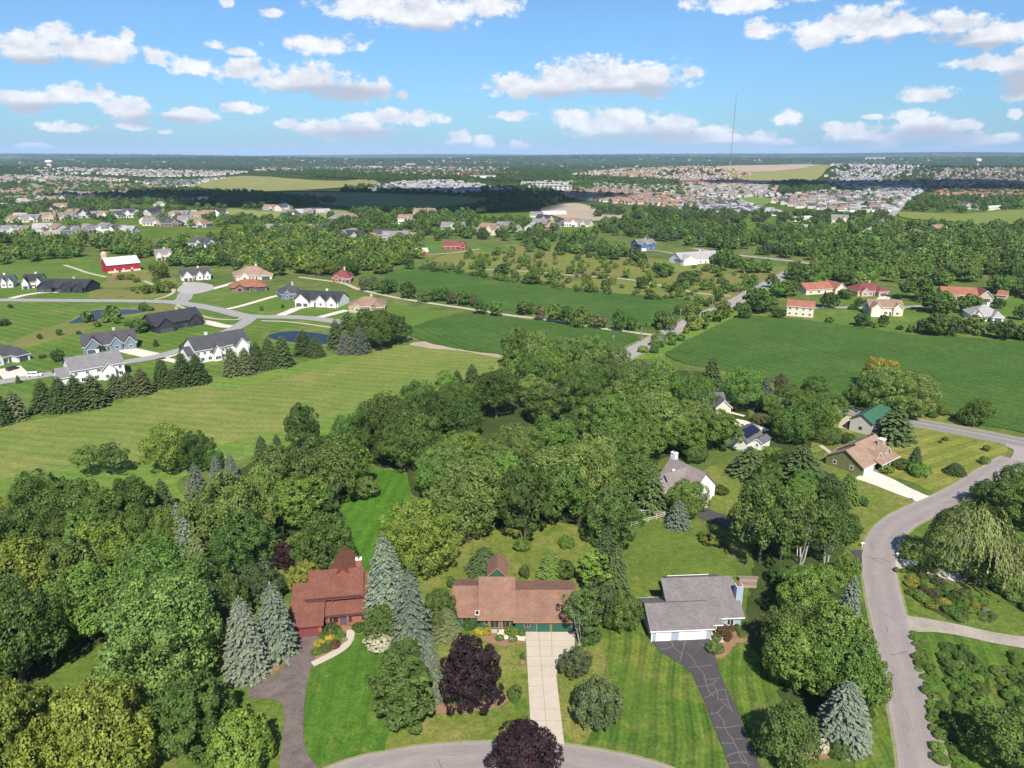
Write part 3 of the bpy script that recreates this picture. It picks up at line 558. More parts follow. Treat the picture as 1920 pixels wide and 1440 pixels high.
# far fields
A('pasture', [(297, 337), (367, 337), (417, 333), (460, 330), (500, 332), (567, 337), (640, 340), (695, 337), (705, 346), (640, 352), (583, 356), (467, 360), (383, 354), (333, 347)], 1.2, G_FAR, cell=60)
A('pasture', [(500, 362), (640, 361), (740, 363), (840, 365), (927, 372), (906, 380), (840, 387), (740, 397), (690, 392), (600, 384), (530, 376)], 1.0, grass('far_field', (0.11, 0.14, 0.035), (0.16, 0.17, 0.05), scale=0.1, dry=(0.22, 0.2, 0.08), dryamt=0.4), cell=50)
A('pasture', [(1120, 322), (1240, 316), (1360, 314), (1480, 317), (1600, 320), (1670, 322), (1660, 329), (1560, 330), (1460, 324), (1330, 328), (1200, 331)], 2.0, G_FAR, cell=80)
A('pasture', [(1690, 398), (1800, 402), (1920, 394), (2100, 396), (2100, 425), (1920, 427), (1800, 417), (1700, 410)], 1.0, grass('green_pasture', (0.15, 0.185, 0.04), (0.19, 0.21, 0.055), scale=0.1), cell=50)
A('pasture', [(1340, 370), (1400, 368), (1450, 374), (1430, 386), (1360, 384)], 1.0, G_HAYG, cell=50)
A('pasture', [(430, 392), (520, 398), (640, 394), (640, 410), (520, 412), (430, 404)], 1.0, G_FAR, cell=50)
A('quarry', [(1015, 392), (1070, 382), (1110, 388), (1150, 400), (1170, 408), (1120, 416), (1060, 412), (1030, 402)], 1.2, SAND, cell=30)
A('building_site', [(1290, 318), (1360, 322), (1450, 326), (1540, 322), (1570, 325), (1480, 332), (1330, 330)], 2.6, SAND, cell=80)
A('building_site', [(30, 312), (90, 316), (120, 322), (80, 325), (30, 322)], 1.5, SAND, cell=60)
# ------------------------------------------------------------------ building materials
def shingle(name, col, var=0.16, rows=0.28):
    m, t, b = newmat(name); p = t.obj(); x, y, z = t.xyz(p)
    n = t.noise(t.v('MULTIPLY', p, (1.6, 1.6, 5)), 2.2, 3, 0.7); big = t.noise(p, 0.35, 4, 0.65)
    row = t.m('FRACT', t.m('DIVIDE', z, rows * 0.45)); tab = t.voro(t.v('MULTIPLY', p, (1.1, 1.1, 2.2)), 2.6)
    r, g_, bb = t.xyz(tab)
    k = t.m('MULTIPLY', t.ramp(n, 0.28, 0.72, 1 - var, 1 + var), t.ramp(big, 0.3, 0.7, 1 - var * .9, 1 + var * .7)); k = t.m('MULTIPLY', k, t.ramp(r, 0, 1, 1 - var * .8, 1 + var * .8)); k = t.m('MULTIPLY', k, t.ramp(row, 0.0, 0.18, 0.86, 1.0))
    t.put(b.inputs['Base Color'], t.mix(1.0, col, t.vec(k, k, k), 'MULTIPLY')); b.inputs['Roughness'].default_value = 0.92; b.inputs['Specular IOR Level'].default_value = 0.12
    bump(t, b, t.m('ADD', n, row), 0.35, 0.05); return m
def siding(name, col, step=0.2, upright=False):
    m, t, b = newmat(name); p = t.obj(); x, y, z = t.xyz(p)
    q = t.m('FRACT', t.m('DIVIDE', t.m('ADD', x, y) if upright else z, step)); n = t.noise(p, 1.2, 4, .6)
    k = t.m('MULTIPLY', t.ramp(q, 0.0, 0.16, 0.72, 1.0), t.ramp(n, .3, .7, .93, 1.06)); t.put(b.inputs['Base Color'], t.mix(1.0, col, t.vec(k, k, k), 'MULTIPLY')); b.inputs['Roughness'].default_value = 0.65
    bump(t, b, q, 0.4, 0.03); return m
def brickm(name, col):
    m, t, b = newmat(name); p = t.obj(); x, y, z = t.xyz(p)
    n = t.node('ShaderNodeTexBrick'); t.put(n.inputs['Vector'], t.vec(t.m('ADD', x, y), z, 0.0)); n.inputs['Scale'].default_value = 3.0
    n.inputs['Color1'].default_value = (*col, 1); n.inputs['Color2'].default_value = (col[0] * .7, col[1] * .7, col[2] * .7, 1); n.inputs['Mortar'].default_value = (.3, .26, .22, 1); t.l.new(n.outputs[0], b.inputs['Base Color']); return m
RF = {'red': shingle('red_brown_shingle', (0.178, 0.074, 0.052)), 'brown': shingle('tan_brown_shingle', (0.235, 0.132, 0.093)), 'grey': shingle('grey_shingle', (0.175, 0.157, 0.15)), 'tan': shingle('tan_shingle', (0.3, 0.2, 0.145)), 'dgrey': shingle('slate_shingle', (0.125, 0.12, 0.125)), 'black': shingle('black_shingle', (0.045, 0.046, 0.052)), 'char': shingle('charcoal_shingle', (0.075, 0.073, 0.08)),
 'mgrey': shingle('mid_grey_shingle', (0.2, 0.19, 0.19)), 'tile': shingle('red_tile', (0.31, 0.125, 0.085), .2), 'dred': shingle('dark_red_shingle', (0.2, 0.06, 0.06)), 'rust': shingle('rust_shingle', (0.27, 0.12, 0.075)), 'mauve': shingle('mauve_grey_shingle', (0.235, 0.195, 0.185)), 'lgrey': shingle('light_grey_shingle', (0.34, 0.32, 0.31)), 'gable': shingle('brown_shingle', (0.26, 0.17, 0.12))}
def metal_roof(name, col):
    m, t, b = newmat(name); p = t.obj(); x, y, z = t.xyz(p); q = t.m('FRACT', t.m('DIVIDE', y, 0.6)); k = t.m('MULTIPLY', t.ramp(q, 0, .12, 1.25, 1.0), t.ramp(t.noise(p, .5, 4, .6), .3, .7, .88, 1.1))
    t.put(b.inputs['Base Color'], t.mix(1.0, col, t.vec(k, k, k), 'MULTIPLY')); b.inputs['Roughness'].default_value = 0.4; b.inputs['Metallic'].default_value = 0.2; bump(t, b, q, .4, .05); return m
RF['gmetal'] = metal_roof('green_metal', (0.06, 0.15, 0.09)); RF['wmetal'] = metal_roof('white_metal', (0.72, 0.66, 0.56))
WL = {'red': siding('red_board', (0.36, 0.085, 0.05), .25, True), 'green': siding('green_board', (0.035, 0.115, 0.08), .22), 'grey': siding('blue_grey_siding', (0.36, 0.4, 0.46), .25, True), 'white': siding('white_siding', (0.78, 0.77, 0.74), .2), 'pale': siding('pale_siding', (0.52, 0.5, 0.47), .2), 'olive': siding('olive_siding', (0.17, 0.19, 0.085), .2), 'stone': siding('pale_panel', (0.5, 0.45, 0.4), .5, True), 'black': siding('black_siding', (0.045, 0.05, 0.06), .22, True),
 'blue': siding('slate_blue_siding', (0.17, 0.215, 0.27), .22), 'cream': siding('cream_siding', (0.68, 0.6, 0.46), .2), 'tan': siding('tan_siding', (0.48, 0.39, 0.29), .2), 'barn': siding('barn_red', (0.36, 0.03, 0.04), .3, True), 'brick': brickm('red_brick', (0.35, 0.11, 0.065)), 'bbrick': brickm('brown_brick', (0.23, 0.14, 0.1)), 'dblue': siding('blue_siding', (0.09, 0.15, 0.23), .22)}
TRIM = plain('white_trim', (0.8, 0.78, 0.74), 0.5, .04); TRIMW = plain('wood_trim', (0.34, 0.2, 0.1), 0.6, .15, 4); TRIMD = plain('dark_trim', (0.06, 0.05, 0.05), 0.6, .1); TRIMR = plain('red_trim', (0.24, 0.06, 0.05), .6, .1); DOORW = plain('white_door', (0.85, 0.83, 0.8), 0.45, .04); DOORG = plain('green_door', (0.03, 0.1, 0.07), 0.5, .08); DOORR = plain('red_door', (0.2, 0.06, 0.055), .5, .08); DOORD = plain('grey_door', (0.09, 0.09, 0.1), .5, .08)
FOUND = plain('foundation', (0.4, 0.38, 0.35), .9)
def glass():
    m, t, b = newmat('window_glass'); b.inputs['Base Color'].default_value = (0.025, 0.032, 0.04, 1); b.inputs['Roughness'].default_value = 0.08; b.inputs['Specular IOR Level'].default_value = 0.6; return m
GLASS = glass()
def solar():
    m, t, b = newmat('solar_cells'); p = t.obj(); b.inputs['Base Color'].default_value = (0.012, 0.016, 0.045, 1); b.inputs['Roughness'].default_value = 0.18; return m
SOLAR = solar(); FLUE = plain('flue_metal', (0.5, 0.52, 0.55), .35, .1, metal=.7); CHIMW = plain('white_chimney', (0.74, 0.73, 0.72), .6)
_cache = {}
def cached(key, fn):
    if key not in _cache: _cache[key] = fn()
    return _cache[key]
def win_mesh(w, h, trim, nm):
    mb = MB(); t_ = 0.11
    mb.box(-w / 2, -.07, 0, w / 2, 0, t_); mb.box(-w / 2, -.07, h - t_, w / 2, 0, h); mb.box(-w / 2, -.07, t_, -w / 2 + t_, 0, h - t_); mb.box(w / 2 - t_, -.07, t_, w / 2, 0, h - t_)
    for k in range(1, nm): x = -w / 2 + w * k / nm; mb.box(x - .04, -.065, t_, x + .04, 0, h - t_)
    return mb.mesh('window', trim)
def pane_mesh(w, h):
    mb = MB(); mb.box(-w / 2 + .1, -.025, .1, w / 2 - .1, 0.0, h - .1); return mb.mesh('pane', GLASS)
def garage_mesh(w, h, m, trim):
    mb = MB(); n = 4; c = max(2, int(w / 1.2))
    mb.box(-w / 2, -.02, 0, w / 2, 0.02, h)
    for i in range(n):
        for j in range(c): mb.box(-w / 2 + w * j / c + .05, -.055, h * i / n + .05, -w / 2 + w * (j + 1) / c - .05, -.02, h * (i + 1) / n - .05)
    t_ = .12
    for q in ((-w / 2 - t_, 0, -w / 2, h + t_), (w / 2, 0, w / 2 + t_, h + t_), (-w / 2, h, w / 2, h + t_)): mb.box(q[0], -.08, q[1], q[2], .0, q[3], 1)
    return mb.mesh('garage_door', [m, trim])
def door_mesh(w, h, m, trim):
    mb = MB(); mb.box(-w / 2, -.04, 0, w / 2, 0, h)
    for q in ((-w / 2 - .1, 0, -w / 2, h + .1), (w / 2, 0, w / 2 + .1, h + .1), (-w / 2, h, w / 2, h + .1)): mb.box(q[0], -.08, q[1], q[2], 0, q[3], 1)
    return mb.mesh('door', [m, trim])
def roof_geo(mb, b, h, rise, kind, ax, oh, z0=0.0, th=0.2, trim=1, gam=None):
    x0, y0, x1, y1 = b; X0, X1, Y0, Y1 = x0 - oh, x1 + oh, y0 - oh, y1 + oh; ze = z0 + h
    def sl(pts, mi=0):
        up = [(p[0], p[1], p[2] + th) for p in pts]; mb.slab(up, th, mi)
    if kind == 'gable':
        if ax == 'x':
            ym = (y0 + y1) / 2; k = rise / ((y1 - y0) / 2); zo = ze - k * oh; zr = ze + rise
            sl([(X0, Y0, zo), (X1, Y0, zo), (X1, ym, zr), (X0, ym, zr)]); sl([(X1, Y1, zo), (X0, Y1, zo), (X0, ym, zr), (X1, ym, zr)])
            mb.box(X0, Y0 - .05, zo - .02, X1, Y0 - .003, zo + .21, trim); mb.box(X0, Y1 + .003, zo - .02, X1, Y1 + .05, zo + .21, trim)
        else:
            xm = (x0 + x1) / 2; k = rise / ((x1 - x0) / 2); zo = ze - k * oh; zr = ze + rise
            sl([(X0, Y1, zo), (X0, Y0, zo), (xm, Y0, zr), (xm, Y1, zr)]); sl([(X1, Y0, zo), (X1, Y1, zo), (xm, Y1, zr), (xm, Y0, zr)])
            for s, xa in ((1, X0), (-1, X1)):
                d = .26; mb.face([(xa, Y0 - .02, zo - .05), (xm, Y0 - .02, zr - .05), (xm, Y0 - .02, zr + th + .03), (xa, Y0 - .02, zo + th + .03)][::s], trim)
    elif kind == 'hip':
        w, d = x1 - x0, y1 - y0; k = rise / (min(w, d) / 2); zo = ze - k * oh; zr = ze + rise
        if w >= d: a, c = (x0 + d / 2, (y0 + y1) / 2, zr), (x1 - d / 2, (y0 + y1) / 2, zr)
        else: a, c = ((x0 + x1) / 2, y0 + w / 2, zr), ((x0 + x1) / 2, y1 - w / 2, zr)
        A_, B_, C_, D_ = (X0, Y0, zo), (X1, Y0, zo), (X1, Y1, zo), (X0, Y1, zo)
        if w >= d: sl([A_, B_, c, a]); sl([C_, D_, a, c]); sl([B_, C_, c]); sl([D_, A_, a])
        else: sl([A_, B_, a]); sl([B_, C_, c, a]); sl([C_, D_, c]); sl([D_, A_, a, c])
        mb.box(X0, Y0 - .05, zo - .02, X1, Y0 - .003, zo + .21, trim); mb.box(X1 + .003, Y0, zo - .02, X1 + .05, Y1, zo + .21, trim); mb.box(X0 - .05, Y0, zo - .02, X0 - .003, Y1, zo + .21, trim)
    elif kind == 'shed':      # low at the front, rises to the back
        k = rise / (y1 - y0); sl([(X0, Y0, ze - k * oh), (X1, Y0, ze - k * oh), (X1, Y1, ze + rise + k * oh), (X0, Y1, ze + rise + k * oh)]); mb.box(X0, Y0 - .05, ze - k * oh - .02, X1, Y0 - .003, ze - k * oh + .21, trim)
    elif kind == 'shedb':     # low at the back
        k = rise / (y1 - y0); sl([(X0, y0, ze + rise), (X1, y0, ze + rise), (X1, Y1, ze - k * oh), (X0, Y1, ze - k * oh)])
    elif kind == 'gambrel':   # ridge along y
        xm = (x0 + x1) / 2; w = (x1 - x0) / 2; pr = [(X0, ze - .25), (x0 + w * .42, ze + rise * .68), (xm, ze + rise), (x1 - w * .42, ze + rise * .68), (X1, ze - .25)]
        for (xa, za), (xb, zb) in zip(pr, pr[1:]): sl([(xa, Y1, za), (xa, Y0, za), (xb, Y0, zb), (xb, Y1, zb)])
def wall_geo(mb, b, h, rise, kind, ax, z0=0.0):
    x0, y0, x1, y1 = b; zb, zt = z0 - (0.6 if z0 == 0 else 0), z0 + h
    f = [(x0, y0), (x1, y0), (x1, y1), (x0, y1)]
    for i in range(4):
        a, c = f[i], f[(i + 1) % 4]; top = [(c[0], c[1], zt), (a[0], a[1], zt)]
        if kind == 'gable' and ((ax == 'x' and i in (1, 3)) or (ax == 'y' and i in (0, 2))): top.insert(1, ((a[0] + c[0]) / 2, (a[1] + c[1]) / 2, zt + rise))
        if kind == 'gambrel' and i in (0, 2):
            w = (x1 - x0) / 2; s = 1 if c[0] > a[0] else -1; top[1:1] = [(c[0] - s * w * .42, c[1], zt + rise * .68), ((x0 + x1) / 2, c[1], zt + rise), (a[0] + s * w * .42, a[1], zt + rise * .68)]
        if kind == 'shedb':
            if i == 0: top = [(c[0], c[1], zt + rise), (a[0], a[1], zt + rise)]
            if i == 1: top = [(c[0], c[1], zt), (a[0], a[1], zt + rise)]
            if i == 3: top = [(c[0], c[1], zt + rise), (a[0], a[1], zt)]
        if kind == 'shed':
            if i == 2: top = [(c[0], c[1], zt + rise), (a[0], a[1], zt + rise)]
            if i == 1: top = [(c[0], c[1], zt + rise), (a[0], a[1], zt)]
            if i == 3: top = [(c[0], c[1], zt), (a[0], a[1], zt + rise)]
        mb.face([(a[0], a[1], zb), (c[0], c[1], zb)] + top)
def house(name, label, cat, origin, rot, blocks, wins=(), group=None, trim=None, extra=None):
    """blocks: (x0, y0, x1, y1, wall height, roof kind, ridge axis, rise, wall, roof[, z0[, overhang]]); wins: (sort, block, side, along, z, w, h[, mullions])"""
    trim = trim or TRIM; root = empty(name, origin, rot); tag(root, label, cat, group); sh = (lambda m: m)
    for q in blocks:
        x0, y0, x1, y1, h, kind, ax, rise, wm, rm = q[:10]; z0 = q[10] if len(q) > 10 else 0; oh = q[11] if len(q) > 11 else 0.45
        if wm: mb = MB(); wall_geo(mb, (x0, y0, x1, y1), h, rise, kind, ax, z0); mb.build('wall', WL[wm], root)
        if rm: mb = MB(); roof_geo(mb, (x0, y0, x1, y1), h, rise, kind, ax, oh, z0, trim=1); mb.build('roof', [RF[rm], trim], root)
    for q in wins:
        sort, bi, side, u, z, w, h = q[:7]; nm = q[7] if len(q) > 7 else 2; x0, y0, x1, y1 = blocks[bi][:4]
        loc, rz = {'f': ((x0 + u, y0 - .004, z), 0), 'b': ((x1 - u, y1 + .004, z), math.pi), 'r': ((x1 + .004, y0 + u, z), math.pi / 2), 'l': ((x0 - .004, y1 - u, z), -math.pi / 2)}[side]
        if sort == 'win': me = cached(('w', w, h, trim.name, nm), lambda: win_mesh(w, h, trim, nm))
        elif sort[0] == 'g': gm = {'gw': DOORW, 'gg': DOORG, 'gr': DOORR, 'gd': DOORD}[sort]; me = cached((sort, w, h, trim.name), lambda: garage_mesh(w, h, gm, trim))
        else: dm = {'dw': DOORW, 'dg': DOORG, 'dr': DOORR, 'dd': DOORD}[sort]; me = cached((sort, w, h, trim.name), lambda: door_mesh(w, h, dm, trim))
        o = bpy.data.objects.new({'win': 'window'}.get(sort, 'garage_door' if sort[0] == 'g' else 'door'), me); o.location = loc; o.rotation_euler = (0, 0, rz); link(o, root)
        if sort == 'win': link(bpy.data.objects.new('pane', cached(('p', w, h), lambda: pane_mesh(w, h))), o)
    if extra: extra(root)
    return root
def boxpart(root, name, m, *q, mi=None):
    mb = MB()
    for b in q: mb.box(*b)
    return mb.build(name, m, root)
def chimney(root, x, y, z0, z1, w=.9, d=.7, m=None, cap=None):
    mb = MB(); mb.box(x - w / 2, y - d / 2, z0, x + w / 2, y + d / 2, z1); mb.box(x - w / 2 - .08, y - d / 2 - .08, z1, x + w / 2 + .08, y + d / 2 + .08, z1 + .16, 1); mb.box(x - .18, y - .18, z1 + .16, x + .18, y + .18, z1 + .45, 2); return mb.build('chimney', [m or WL['brick'], cap or TRIM, TRIMD], root)
H_ = house
# ---- the red roofed house
def ex_red(r):
    chimney(r, 10.9, 11.6, 0, 8.6, 1.1, .9, WL['brick'], TRIM)
    boxpart(r, 'column', WL['brick'], (5.2, 2.1, 0, 5.55, 2.45, 2.9)); boxpart(r, 'column', WL['brick'], (8.7, 2.1, 0, 9.05, 2.45, 2.9)); boxpart(r, 'column', WL['brick'], (3.9, -.1, 0, 4.25, .25, 2.7)); boxpart(r, 'porch_step', WL['brick'], (5.6, 2.2, 0, 8.6, 3.1, .18)); boxpart(r, 'roof_post', TRIMR, (6.0, 4.55, 4.0, 6.2, 4.75, 5.0)); boxpart(r, 'roof_post', TRIMR, (10.4, 4.7, 4.0, 10.6, 4.9, 5.0))
    boxpart(r, 'gutter', TRIMD, (3.6, 1.92, 2.62, 13.3, 2.05, 2.85)); boxpart(r, 'gutter', TRIMD, (1.0, 4.3, 4.95, 11.6, 4.45, 5.2))
H_('red_roofed_house', 'red roofed house with brick front behind the brown driveway', 'house', P(560, 1197), R(9),
   [(-1.2, 0, 4.2, 9, 2.7, 'shed', 'x', 2.6, 'red', 'red', 0, .5), (3.4, 2.6, 13, 5.4, 2.7, 'shed', 'x', 1.0, 'brick', 'red', 0, .6), (2.2, 5.4, 11, 9.6, 5.0, 'shed', 'x', 1.9, 'red', 'red', 0, .9), (11.0, 5.4, 14, 10.4, 3.8, 'shed', 'x', 1.9, 'red', 'red', 0, .45), (5.2, 9.6, 10.4, 17, 5.6, 'gable', 'y', 2.7, 'red', 'red', 0, .4)],
   [('gr', 0, 'f', 2.8, 0, 3.9, 2.2), ('win', 1, 'f', .9, .8, 1.0, 1.4, 1), ('win', 1, 'f', 2.1, .8, 1.0, 1.4, 1), ('win', 1, 'f', 3.2, .8, 1.0, 1.4, 1), ('dd', 1, 'f', 4.6, 0.1, 1.1, 2.1), ('win', 1, 'f', 5.9, .6, .6, 1.7, 1), ('win', 1, 'f', 8.6, .8, 1.2, 1.4, 2), ('win', 2, 'l', 2.0, 3, 1.2, 1.2), ('win', 4, 'l', 3.0, 2.2, 1.2, 1.4)], trim=TRIMR, extra=ex_red)
# ---- the brown roofed green house
def ex_brown(r):
    mb = MB(); mb.tube([(11.35, 6.6, 2.8), (11.35, 6.6, 6.2)], .28, 10); mb.tube([(11.35, 6.6, 6.2), (11.35, 6.6, 6.9)], .36, 10, 1); mb.tube([(11.35, 6.6, 6.9), (11.35, 6.6, 7.15)], [.5, .12], 10, 1); mb.build('chimney', [WL['green'], FLUE], r)
    boxpart(r, 'downspout', TRIM, (6.3, .25, 0, 6.4, .35, 2.6)); boxpart(r, 'porch_post', TRIMW, (9.0, -.35, 0, 9.14, -.2, 2.6)); boxpart(r, 'porch_post', TRIMW, (6.75, -.35, 0, 6.9, -.2, 2.6)); boxpart(r, 'front_step', FOUND, (6.7, -.9, 0, 8.6, .6, .2)); boxpart(r, 'porch_wall', WL['cream'], (9.1, .1, 0, 11, .3, .8))
    mb = MB(); mb.box(4.2, 1.2, 3.02, 5.0, 2.1, 3.22, 1); mb.box(4.28, 1.28, 3.22, 4.92, 2.02, 3.26); o = mb.build('skylight', [GLASS, TRIM], r); o.rotation_euler = (R(24), 0, 0); o.location = (0, .05, .1)
    boxpart(r, 'deck', TRIMW, (11.4, 9.7, 0, 14.5, 13, .5)); boxpart(r, 'deck_rail', TRIMW, (11.4, 12.9, .5, 14.5, 13, 1.4), (14.4, 9.8, .5, 14.5, 13, 1.4))
H_('brown_roofed_house', 'green house with a long brown roof at the end of the concrete driveway', 'house', (-11.1, 112.6, 0), 0.0,
   [(0, .9, 5.2, 12.4, 2.7, 'gable', 'x', 2.4, 'green', 'brown'), (5.2, .1, 11.2, 12.6, 2.9, 'gable', 'x', 4.4, 'green', 'brown', 0, .55), (11.75, -.6, 23, 12, 2.6, 'gable', 'x', 2.2, 'green', 'brown'), (6.3, 11, 9.9, 16.4, 4.7, 'gable', 'y', 1.8, 'green', 'brown', 0, .35)],
   [('win', 0, 'f', 2.6, 1.0, 1.8, 1.2, 2), ('win', 1, 'f', 1.1, 1.3, .8, .9, 1), ('win', 1, 'f', 2.7, .5, 1.8, 1.9, 2), ('win', 1, 'f', 4.7, .5, 1.6, 1.9, 2), ('win', 2, 'f', 2.2, 1.2, 1.1, 1.0, 2), ('gg', 2, 'f', 5.2, 0, 2.4, 2.1), ('gg', 2, 'f', 8.6, 0, 3.6, 2.1), ('win', 3, 'r', 2.2, 1.6, 1.2, 1.2), ('dg', 1, 'f', 3.75, .1, .6, 2.1)], trim=TRIMW, extra=ex_brown)
# ---- the grey roofed house
def ex_grey(r):
    mb = MB(); mb.box(17.3, 5.2, 0, 18.6, 6.6, 7.2); mb.box(17.25, 5.15, 7.2, 18.65, 6.65, 7.32, 0); mb.box(17.6, 5.5, 7.32, 18.3, 6.3, 7.6, 1); mb.build('chimney', [WL['grey'], WL['brick']], r)
    boxpart(r, 'porch_post', TRIM, (12.2, .9, 0, 12.36, 1.06, 2.5)); boxpart(r, 'porch_slab', CONC, (11.3, -1.2, 0, 13.5, 2.2, .14)); boxpart(r, 'corner_board', TRIM, (-.06, -.06, 0, .1, .1, 2.6)); boxpart(r, 'downspout', TRIM, (-.12, -.16, 0, -.02, -.06, 2.7)); boxpart(r, 'back_deck', TRIMW, (2.4, 9.6, 0, 4.6, 12.6, .9), (1.7, 9.6, 0, 2.4, 12.6, .3))
    boxpart(r, 'rear_gutter', TRIM, (7.3, 16.4, 2.75, 15.9, 16.55, 2.95))
    for k in range(5): boxpart(r, 'roof_vent', TRIMD, (7.2 + 2.1 * k, 10.2, 6.1, 7.55 + 2.1 * k, 10.6, 6.38))
    boxpart(r, 'eave_lamp', TRIMD, (3.0, -.2, 2.2, 3.2, -.02, 2.45)); boxpart(r, 'eave_lamp', TRIMD, (5.2, -.2, 2.2, 5.4, -.02, 2.45)); boxpart(r, 'eave_lamp', TRIMD, (10.4, -.2, 2.2, 10.6, -.02, 2.45))
H_('grey_roofed_house', 'blue grey house with a broad grey roof and white garage doors', 'house', P(1221, 1203), R(3.6),
   [(0, 0, 11.1, 9.4, 2.55, 'gable', 'x', 2.2, 'grey', 'grey'), (4.4, 2.6, 17.6, 9.3, 2.9, 'shed', 'x', 3.5, 'grey', 'grey', 0, .5), (6.6, 9.32, 17.2, 16.0, 2.9, 'shedb', 'x', 3.45, 'grey', 'grey', 0, .35), (11.2, .9, 13.2, 4.0, 2.5, 'shed', 'x', 1.3, None, 'grey', 0, .3)],
   [('gw', 0, 'f', 2.2, 0, 2.6, 2.1), ('gw', 0, 'f', 7.6, 0, 4.9, 2.1), ('win', 1, 'f', 11.2, .9, 1.4, 1.3, 2), ('win', 1, 'f', 11.2, 2.35, 1.5, .45, 2), ('dd', 1, 'f', 7.6, .14, 1.0, 2.1), ('win', 0, 'l', 4.0, 1.0, 1.0, 1.2), ('win', 2, 'l', 3.0, 1.2, 1.2, 1.4)], extra=ex_grey)
# ---- the white house
def ex_white(r):
    chimney(r, .4, 4.6, 4, 9.2, 1.5, 1.2, CHIMW, TRIM); boxpart(r, 'porch_slab', CONC_B, (9, -1.4, 0, 12.5, 0, .15)); boxpart(r, 'roof_hatch', TRIM, (2.6, 1.6, 5.55, 3.1, 3.2, 5.95), (3.1, 1.6, 5.55, 4.8, 1.9, 5.8))
H_('white_house', 'white house with a steep grey roof turned away from the street', 'house', (39.4, 172.6, 0), R(-56),
   [(0, 0, 11.5, 8.6, 3.4, 'gable', 'x', 4.2, 'white', 'mauve', 0, .4), (2.6, -3.6, 8.4, 4.3, 3.4, 'gable', 'y', 3.7, 'white', 'mauve', 0, .4), (4.2, -8.4, 8.6, -3.6, 2.8, 'gable', 'y', 2.3, 'white', 'mauve', 0, .35), (8.9, -.5, 10.7, 2.5, 3.7, 'gable', 'y', 1.4, 'white', 'mauve', 0, .25)],
   [('win', 0, 'r', 3, 1, 1.3, 1.5, 2), ('win', 0, 'r', 6, 1, 1.3, 1.5, 2), ('win', 2, 'f', 1.6, 1.5, .8, 1.3, 1), ('win', 2, 'f', 2.9, 1.5, .8, 1.3, 1), ('win', 1, 'f', 1.5, 1.2, 1.1, 1.3), ('win', 3, 'f', .9, 3.4, .8, .9, 1), ('dd', 0, 'f', 10.9, .1, 1, 2.1)], extra=ex_white)
# ---- the tan roofed green house
def ex_tan(r):
    mb = MB(); mb.box(13.0, 1.6, 0, 14.6, 3.2, 7.0); mb.box(12.9, 1.5, 7.0, 14.7, 3.3, 7.2, 1); mb.build('chimney', [WL['tan'], TRIM], r)
    for x in (7.4, 9.4, 11.4): boxpart(r, 'porch_post', TRIM, (x, -1.9, 0, x + .18, -1.72, 2.6))
    boxpart(r, 'porch_rail', TRIM, (9.5, -1.85, .9, 11.4, -1.75, 1.0), (7.6, -1.85, .9, 9.4, -1.75, 1.0)); boxpart(r, 'porch_floor', CONC, (6.6, -1.9, 0, 12, 0, .25))
H_('tan_roofed_house', 'olive green house with a tan roof, two dormers and a wide concrete drive', 'house', P(1616, 894), R(37),
   [(0, 0, 7.0, 10.8, 2.7, 'gable', 'x', 3.4, 'olive', 'tan'), (6.4, 1.2, 17.5, 11.4, 2.75, 'gable', 'x', 3.5, 'olive', 'tan'), (7.6, .3, 10.2, 5.0, 3.4, 'gable', 'y', 1.5, 'olive', 'tan', 0, .3), (12, .3, 15, 5.0, 3.7, 'gable', 'y', 1.7, 'olive', 'tan', 0, .3), (6.4, -1.9, 16.4, 1.2, 2.5, 'shed', 'x', 1.0, None, 'tan', 0, .3)],
   [('win', 0, 'l', 7.6, 1.0, 1.0, 1.2, 1), ('win', 0, 'l', 2.6, 1.0, 1.0, 1.2, 1), ('win', 1, 'f', 2.0, .8, 1.0, 1.5, 1), ('win', 1, 'f', 4.4, .8, 1.0, 1.5, 1), ('win', 1, 'f', 8.6, .8, 1.3, 1.5, 2), ('gw', 0, 'f', 3.3, 0, 4.9, 2.2), ('win', 2, 'f', 1.3, 3.3, .9, 1.0, 1), ('win', 3, 'f', 1.5, 3.5, .9, 1.1, 1), ('dw', 1, 'f', 6.4, .25, 1, 2.1)], extra=ex_tan)
def ex_barn(r):
    boxpart(r, 'lean_to', TRIMD, (-1.6, .6, 0, -.02, 12, 2.0))
    for k in range(5): 
        mb = MB(); mb.box(-.5, -.3, 0, .5, .3, .05); o = mb.build('skylight', TRIM, r); o.location = (4.6, 2.5 + 3.1 * k, 5.18); o.rotation_euler = (0, R(32), 0)
H_('green_roofed_barn', 'pale barn with a green metal roof beside the county road', 'barn', (109.2, 214.4, 0), R(-47),
   [(0, 0, 6.8, 17, 4.0, 'gable', 'y', 2.2, 'stone', 'gmetal', 0, .35)], [('win', 0, 'f', 3.4, 1.2, 1.0, 1.0, 1), ('gd', 0, 'r', 8, 0, 3, 2.6)], trim=TRIMD, extra=ex_barn)
def ex_solar(r):
    for k in range(4):
        for j in range(2):
            mb = MB(); mb.box(-.75, -.95, 0, .75, .95, .06); mb.box(-.8, -1.0, -.04, .8, 1.0, -.003, 1); o = mb.build('solar_panel', [SOLAR, TRIMD], r); o.location = (4.35 + 1.42 * j, 1.6 + 2.1 * k, 5.33 - .62 * j); o.rotation_euler = (0, R(23.5), 0)
H_('solar_barn', 'white gambrel barn with dark solar panels on its roof', 'barn', (65.5, 201.4, 0), R(-44),
   [(0, 0, 6.6, 10, 2.9, 'gambrel', 'y', 2.4, 'white', 'dgrey', 0, .3), (6.6, 4, 9.6, 9.6, 2.4, 'gable', 'y', .9, 'white', 'dgrey', 0, .3)], [('dw', 0, 'f', 1.6, 0, 1, 2.1), ('win', 1, 'f', 1.5, .9, 1, 1.1)], extra=ex_solar)
